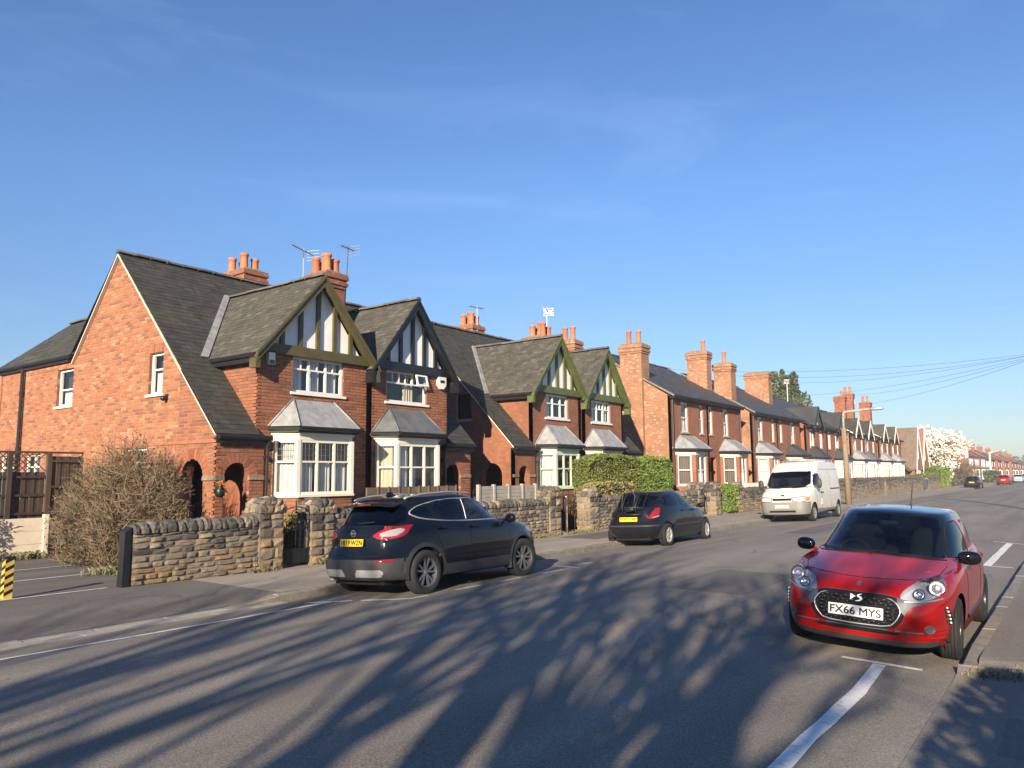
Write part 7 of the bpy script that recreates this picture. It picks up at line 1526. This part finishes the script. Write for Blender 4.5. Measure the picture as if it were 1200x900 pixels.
def tufts(label,area,n,h,seed,m=None,zf=lambda x,y:0,name='weeds'):
    rnd=random.Random(seed); mb=MB()
    for _ in range(n):
        u=rnd.random(); x=area[0]+(area[2]-area[0])*u+rnd.gauss(0,area[4]); y=area[1]+(area[3]-area[1])*u+rnd.gauss(0,area[4]); a=rnd.random()*6.28; w=.012; l=h*rnd.uniform(.4,1.2); z=zf(x,y); dx,dy=math.cos(a),math.sin(a); b=rnd.uniform(.3,1.1)*l
        mb.quad((x-dy*w,y+dx*w,z-.01),(x+dy*w,y-dx*w,z-.01),(x+dx*b*.5+dy*w*.6,y+dy*b*.5-dx*w*.6,z+l*.8),(x+dx*b,y+dy*b,z+l*.9))
    return tag(single(name,mb,m or M['weed'],label,'weeds'),kind='stuff')
tufts('weeds and moss along the dropped kerb at the right edge',(8.62,1.0,8.72,.1,.045),420,.03,101,zf=lambda x,y:kr(x)+(0-kr(x))*sm(.95,-1.4,y))
tufts('green weeds at the foot of the cream plank wall',(4.5,19.6,8.0,19.6,.16),1400,.16,102); tufts('green weeds under the half bare bush',(7.35,15.2,7.9,14.3,.16),500,.13,103)
tufts('small green weed at the foot of the second gate pier',(10.7,12.8,11.0,12.75,.05),120,.13,104); tufts('weeds at the foot of the long stone wall by the open gate',(16.5,12.75,22.0,12.75,.07),500,.10,105); tufts('weeds at the foot of the first gate pier',(9.0,12.78,9.5,12.76,.04),90,.08,106)
tufts('ivy strands hanging down a post of the cream plank wall',(7.0,19.9,7.2,19.88,.04),200,.08,107,zf=lambda x,y:random.uniform(.05,.95))
def limb_tree(t,base,h,rt,seed,levels=5,spread=.55,m=None,split=(2,3),first=.28,minr=.006,tipl=None):
    rnd=random.Random(seed); limbs=MB(); trunk=MB(); tips=[]
    def grow(p,d,L,r,lv,mb):
        pts=[p]; k=4 if lv>1 else 3
        for i in range(k):
            d=(d+Vector((rnd.gauss(0,.11),rnd.gauss(0,.11),rnd.gauss(.02,.09)))).normalized(); pts.append(pts[-1]+d*L/k)
        mb.tube(pts,[r*(1-.38*i/k) for i in range(k+1)],8 if lv>=levels-1 else (5 if lv>1 else 3),False)
        if lv==0: tips.append(pts[-1]); return
        for j in range(rnd.randint(*split)+(lv>=levels-1)):
            az=rnd.random()*6.283; el=rnd.uniform(.35,1)*spread*(1.15 if lv<levels else 1); o=d.orthogonal().normalized(); o2=d.cross(o); nd=(d*math.cos(el)+(o*math.cos(az)+o2*math.sin(az))*math.sin(el)).normalized(); nd.z+=.08; nd.normalize()
            s=pts[-1] if j<2 else pts[rnd.randint(2,k)]
            grow(s,nd,L*rnd.uniform(.62,.9),max(minr,r*rnd.uniform(.5,.68)),lv-1,limbs)
    grow(Vector(base),Vector((0,0,1)),h*first,rt,levels,trunk)
    obj('trunk',trunk,m or M['bark'],t,True); obj('limbs',limbs,m or M['bark'],t,True); return tips
for i,(x,y,h,sd) in enumerate(((-9.5,-1.5,11,5),(-17,-2.2,13,8),(-25,-2.6,13.5,12),(-31,-2.4,14,21),(-5.6,-.1,9,33))):
    t=thing('street_tree',['bare street tree nearest behind the camera','bare street tree second behind the camera','tall bare street tree third behind the camera','tall bare street tree farthest behind the camera','small bare street tree just behind the camera by the kerb'][i],'tree',(x,y,-.02),'bare trees on the right behind the camera')
    limb_tree(t,(x,y,-.05),h*1.08,.32,sd,5,.40,first=.27,minr=.016,split=(2,3)) if i in (0,1,4) else limb_tree(t,(x,y,-.05),h,.28,sd,6,.55,first=.25,minr=.009,split=(2,3))
hedge('unseen hedge added behind the camera to shade the right foreground corner',-6,2.4,-2.4,-1.4,2.4,M['leaf_hedge'],9000,.08,86)  # out of view, added and sized for its shadow on the right foreground
# magnolia, evergreen, hedges far along
t=thing('magnolia_tree','round magnolia tree covered in white blossom by the far pavement','tree',(118,17,0)); tips=limb_tree(t,(118,17,0),7.5,.22,31,4,.75,first=.22)
P=ellpts(21000,(118,17.2,4.4),(6.4,5.0,3.3),33,.3,120); leaves('blossom',t,P,.235,M['blossom'],0,34,1.3); leaves('leaf_buds',t,ellpts(2600,(118,17.2,4.4),(5.5,4.5,3.2),35,.2,40),.2,M['leaf_brown'],0,36)
t=thing('evergreen_tree','tall dark ivy clad tree rising behind the terrace roofs','tree',(88,27,0)); limb_tree(t,(88,27,0),10,.35,41,4,.5,first=.35)
for c,r,n,s in (((87,27,9.3),(4.2,3.2,4.0),7000,42),((91.5,27,11.3),(1.7,1.7,3.0),3200,43),((82,27,9),(2.2,2,2.6),2600,44),((94,27.5,9),(2.6,2.2,3.2),3600,45)): leaves('foliage',t,ellpts(n,c,r,s,.3,34),.24,M['leaf_dark'],0,s)
hedge('green box hedge left of the small far dark car',100,108,13.2,14.8,2.3,M['leaf_light'],3000,.2,87); hedge('dark evergreen shrubs under the magnolia blossom',109,128,15.0,17.5,2.6,M['leaf_dark'],4200,.3,88,rt=.6); hedge('low green hedge on top of the wall before the brown tiled house',88,99,13.6,14.4,1.6,M['leaf_hedge'],2500,.15,89); hedge('dark clipped shrub between the far red and silver cars',150,155,11.6,13.5,1.9,M['leaf_dark'],1500,.25,90)
twiggy('bare brownish shrub beside the far lamp column',[(136,15.5,3,4.2),(141,15.5,3.2,4.6),(146,15.8,2.6,3.8)],1500,93,2600,r0=.03)
for i,(x,y,h,sd) in enumerate(((215,24,9,51),(250,26,10,52),(300,22,10,53),(340,16,9,54))):
    t=thing('bare_tree',['far bare tree behind the white rendered houses','second far bare tree rising over the far roofs','third far bare tree towards the street\'s end','last bare tree at the vanishing point'][i],'tree',(x,y,0)); limb_tree(t,(x,y,0),h,.3,sd,4,.6,minr=.03)
t=tag(leaves('far_wood',None,[(420+random.uniform(0,160),random.uniform(-40,60),abs(random.gauss(0,3.6))) for _ in range(5000)],1.6,M['leaf_dark'],0,95),'far belt of dark trees closing the end of the street','wood',None,'stuff')
# ---------------------------------------------------------------- street furniture, aerials, cables
t=thing('street_lamp','street lamp with wooden-brown column and pale grey bracket arm behind the white van','street lamp',(47.2,10.95,0)); obj('column',MB().tube([(47.2,10.95,-.1),(47.1,10.95,2.4),(47.0,10.95,4.35)],[.17,.15,.13],12),M['pole'],t,True); obj('bracket_arm',MB().tube([(47.0,10.95,3.6),(46.98,10.93,5.15),(46.98,10.85,5.28),(47.3,9.6,5.40)],.07,8),M['concrete_grey'],t,True); obj('lantern',blob((47.4,9.25,5.40),(.16,.42,.09),2.6,7),M['alum'],t,True)
t=thing('street_lamp','slim far lamp column standing right of the magnolia','street lamp',(176,14.5,0)); obj('column',MB().tube([(176,14.5,-.1),(176,14.5,5.6)],[.22,.16],8),M['concrete'],t,True); obj('bracket_arm',MB().tube([(176,14.5,5.5),(176,12.6,5.9)],.07,6),M['concrete'],t); obj('lantern',blob((176,12.3,5.9),(.2,.6,.1),2.6,5),M['alum'],t,True)
def bin_(x,y,label,m):
    t=thing('wheelie_bin',label,'wheelie bin',(x,y,0)); obj('bin_body',MB().hexa([(x-.22,y-.25,.06),(x+.22,y-.25,.06),(x+.22,y+.25,.06),(x-.22,y+.25,.06)],[(x-.29,y-.34,1.0),(x+.29,y-.34,1.0),(x+.29,y+.34,1.0),(x-.29,y+.34,1.0)]),m,t); obj('lid',MB().hexa([(x-.31,y-.37,1.0),(x+.31,y-.37,1.0),(x+.31,y+.37,1.0),(x-.31,y+.37,1.0)],[(x-.28,y-.33,1.07),(x+.28,y-.33,1.07),(x+.28,y+.36,1.1),(x-.28,y+.36,1.1)]),m,t)
    for s in (-1,1): obj('bin_wheel',MB().lathe([(0,-.03),(.1,-.03),(.1,.03),(0,.03)],(x+s*.2,y+.3,.1),'x',12),M['rubber'],t)
M['bin']=mat('dark_blue_grey_plastic',(.045,.055,.075),.5,namt=.1); bin_(88.6,13.2,'dark wheelie bin standing against the far stone wall',M['bin']); bin_(88.0,13.6,'second dark wheelie bin half behind the first by the far wall',M['bin']); bin_(46.2,13.9,'dark green bin standing behind the wall by the lamp post',M['leaf_dark'])
t=thing('striped_bollard','short square bollard with yellow and black diagonal stripes at the left edge','bollard',(5.0,13.2,0)); obj('post_shaft',MB().box(4.94,5.06,13.14,13.26,-.1,.60),mat('bollard_yellow',(.60,.40,.06),.6,namt=.2),t); obj('post_cap',MB().box(4.93,5.07,13.13,13.27,.60,.63),M['black'],t)
for k in range(5):
    z=.05+k*.12
    for f in (lambda a,zz,d:(4.94-d,13.26-a*.12,zz),lambda a,zz,d:(4.94+a*.12,13.14-d,zz)): q=MB(); q.hexa([f(0,z,-.002),f(1,z+.06,-.002),f(1,z+.11,-.002),f(0,z+.05,-.002)],[f(0,z,.003),f(1,z+.06,.003),f(1,z+.11,.003),f(0,z+.05,.003)]); obj('black_stripe',q,M['black'],t)
def aerial(label,p,h,az,boom=.9,n=8,lattice=False,lean=0):
    p=Vector(p); t=thing('tv_aerial',label,'tv aerial',tuple(p)); top=p+Vector((lean,0,h)); obj('mast',MB().tube([p,top],.018,6),M['alum'] if lattice else M['wire'],t)
    d=Vector((math.cos(az),math.sin(az),.0)); s=Vector((-d.y,d.x,0)); c=top-Vector((0,0,.08)); obj('boom',MB().tube([c-d*boom*.45,c+d*boom*.55],.014,6),M['wire'],t)
    mb=MB()
    for k in range(n): q=c-d*boom*.4+d*boom*.95*k/(n-1); l=.17-.006*k; mb.tube([q-s*l,q+s*l],.006,4)
    tag(obj('elements',mb,M['wire'],t),kind='stuff'); rb=MB(); q=c-d*boom*.45
    for z in (-.14,-.05,.05,.14): rb.tube([q-s*.2+Vector((0,0,z)),q+s*.2+Vector((0,0,z))],.006,4)
    tag(obj('reflector',rb,M['alum'],t),kind='stuff')
    return t
aerial('tv aerial on a tall pale mast left of the second chimney of the nearest house',(13.55,17.3,6.4),1.85,R(200),1.1,9,True); aerial('dark thin tv aerial leaning off the right corner of the second chimney',(14.3,16.4,6.6),1.75,R(190),.6,5,False,.1)
aerial('tv aerial on the rear chimney above the mossy green gabled house',(24.3,19.7,7.2),1.6,R(170),.7,6,True); aerial('white tv aerial on a mast right of the front chimney above the first green gable',(25.3,16.9,6.6),1.9,R(205),1.0,8,True); aerial('white tv aerial above the roof between the tall chimneys',(43.4,18.6,7.6),1.2,R(215),.9,7,True); aerial('tv aerial in front of the dark evergreen above the row',(62,18.5,7.3),1.9,R(200),1.0,8,True); aerial('tv aerial on the steep brown tiled house',(86.6,19,7.1),2.2,R(200),1.0,7); aerial('tv aerial over the brown house by the magnolia',(97,20,7.5),1.6,R(200),.9,6); aerial('small dark aerial stub behind the nearest gable slope',(9.8,21.3,5.6),.5,R(200),.7,5)
t=thing('alarm_box','white alarm box under the olive gable left of the first floor window','alarm box',(10.55,14.5,4.5)); obj('box_body',MB().box(10.47,10.64,14.5,14.6,4.32,4.62),M['white'],t); obj('box_strobe',MB().box(10.49,10.62,14.49,14.5,4.33,4.42),M['leaf_light'],t)
t=thing('alarm_box','white shield shaped alarm box right of the black-gabled house\'s window','alarm box',(16.3,14.5,4.45)); obj('box_body',MB().hexa([(16.15,14.5,4.36),(16.25,14.5,4.25),(16.37,14.5,4.25),(16.47,14.5,4.36),(16.47,14.5,4.6),(16.15,14.5,4.6)],[(16.15,14.59,4.36),(16.25,14.59,4.25),(16.37,14.59,4.25),(16.47,14.59,4.36),(16.47,14.59,4.6),(16.15,14.59,4.6)]),M['white'],t); obj('box_label',MB().box(16.22,16.40,14.494,14.499,4.42,4.50),M['navy_paint'],t)
t=thing('hanging_basket','dark hanging basket with orange flowers on the porch pier of the nearest house','hanging basket',(9.32,14.4,1.85)); obj('basket_bowl',blob((9.30,14.40,1.50),(.10,.10,.12),2.2,7),M['iron'],t,True); leaves('flowers',t,ellpts(40,(9.30,14.37,1.66),(.10,.10,.05),71,.3,8),.05,mat('orange_flower',(.6,.2,.06),.6,namt=0),0,72); leaves('foliage',t,ellpts(160,(9.30,14.40,1.60),(.16,.15,.12),73,.3,10),.05,M['leaf_dark'],0,74); obj('bracket',MB().tube([(9.32,14.53,2.0),(9.32,14.38,2.0),(9.32,14.38,1.8)],.008,5),M['iron'],t)
t=thing('house_light','small dark security light on the orange gable wall','wall light',(9.2,16.6,3.6)); obj('lamp_body',blob((9.19,16.55,3.58),(.07,.06,.06),2.5,6),M['black'],t,True); obj('wall_plate',MB().box(9.24,9.275,16.5,16.6,3.55,3.68),M['black'],t)
t=thing('utility_pole','wooden telegraph pole on the right pavement out past the picture edge','pole',(41,.55,0)); obj('pole_shaft',MB().tube([(41,.55,-.2),(41,.55,7.4)],[.15,.11],10),M['pole'],t,True); obj('step_iron',MB().tube([(40.8,.55,6),(41.2,.55,6)],.012,5),M['iron'],t)
top=Vector((41,.55,7.05)); M['cable']=mat('black_phone_cable',(.03,.032,.035),.7,namt=0)
for i,(e,s,l) in enumerate((((35.6,17.5,7.2),.5,'topmost overhead cable running to the chimneys of the brown-blind house'),((43.4,16.5,7.55),.55,'second overhead cable running to the tall chimney pair'),((62,18.5,9.0),.45,'overhead cable running to the aerial before the dark evergreen'),((60,18.6,7.75),.5,'overhead cable ending on the ridge above the black gablets'),((73.3,16.5,8.7),.4,'overhead cable running to the double chimney with red pots'),((79.7,16.4,8.4),.35,'lowest overhead cable running to the far single chimney'))):
    e=Vector(e); single('overhead_cable',MB().tube([top+(e-top)*k/14-Vector((0,0,s*4*(k/14)*(1-k/14))) for k in range(15)],.008,4),M['cable'],l,'cable','overhead phone cables fanning from the pole')

# ---------------------------------------------------------------- thin spring haze
hz=new_mat('thin_haze'); ND(hz).remove(ND(hz)['Principled BSDF']); pv=ND(hz).new('ShaderNodeVolumePrincipled'); pv.inputs['Density'].default_value=.0008; pv.inputs['Color'].default_value=(.86,.92,1,1); pv.inputs['Anisotropy'].default_value=.1
LK(hz,pv.outputs[0],ND(hz)['Material Output'].inputs['Volume'])
tag(obj('haze',MB().box(-1000,2600,-1000,2100,-1.3,16.5),hz),kind='stuff')
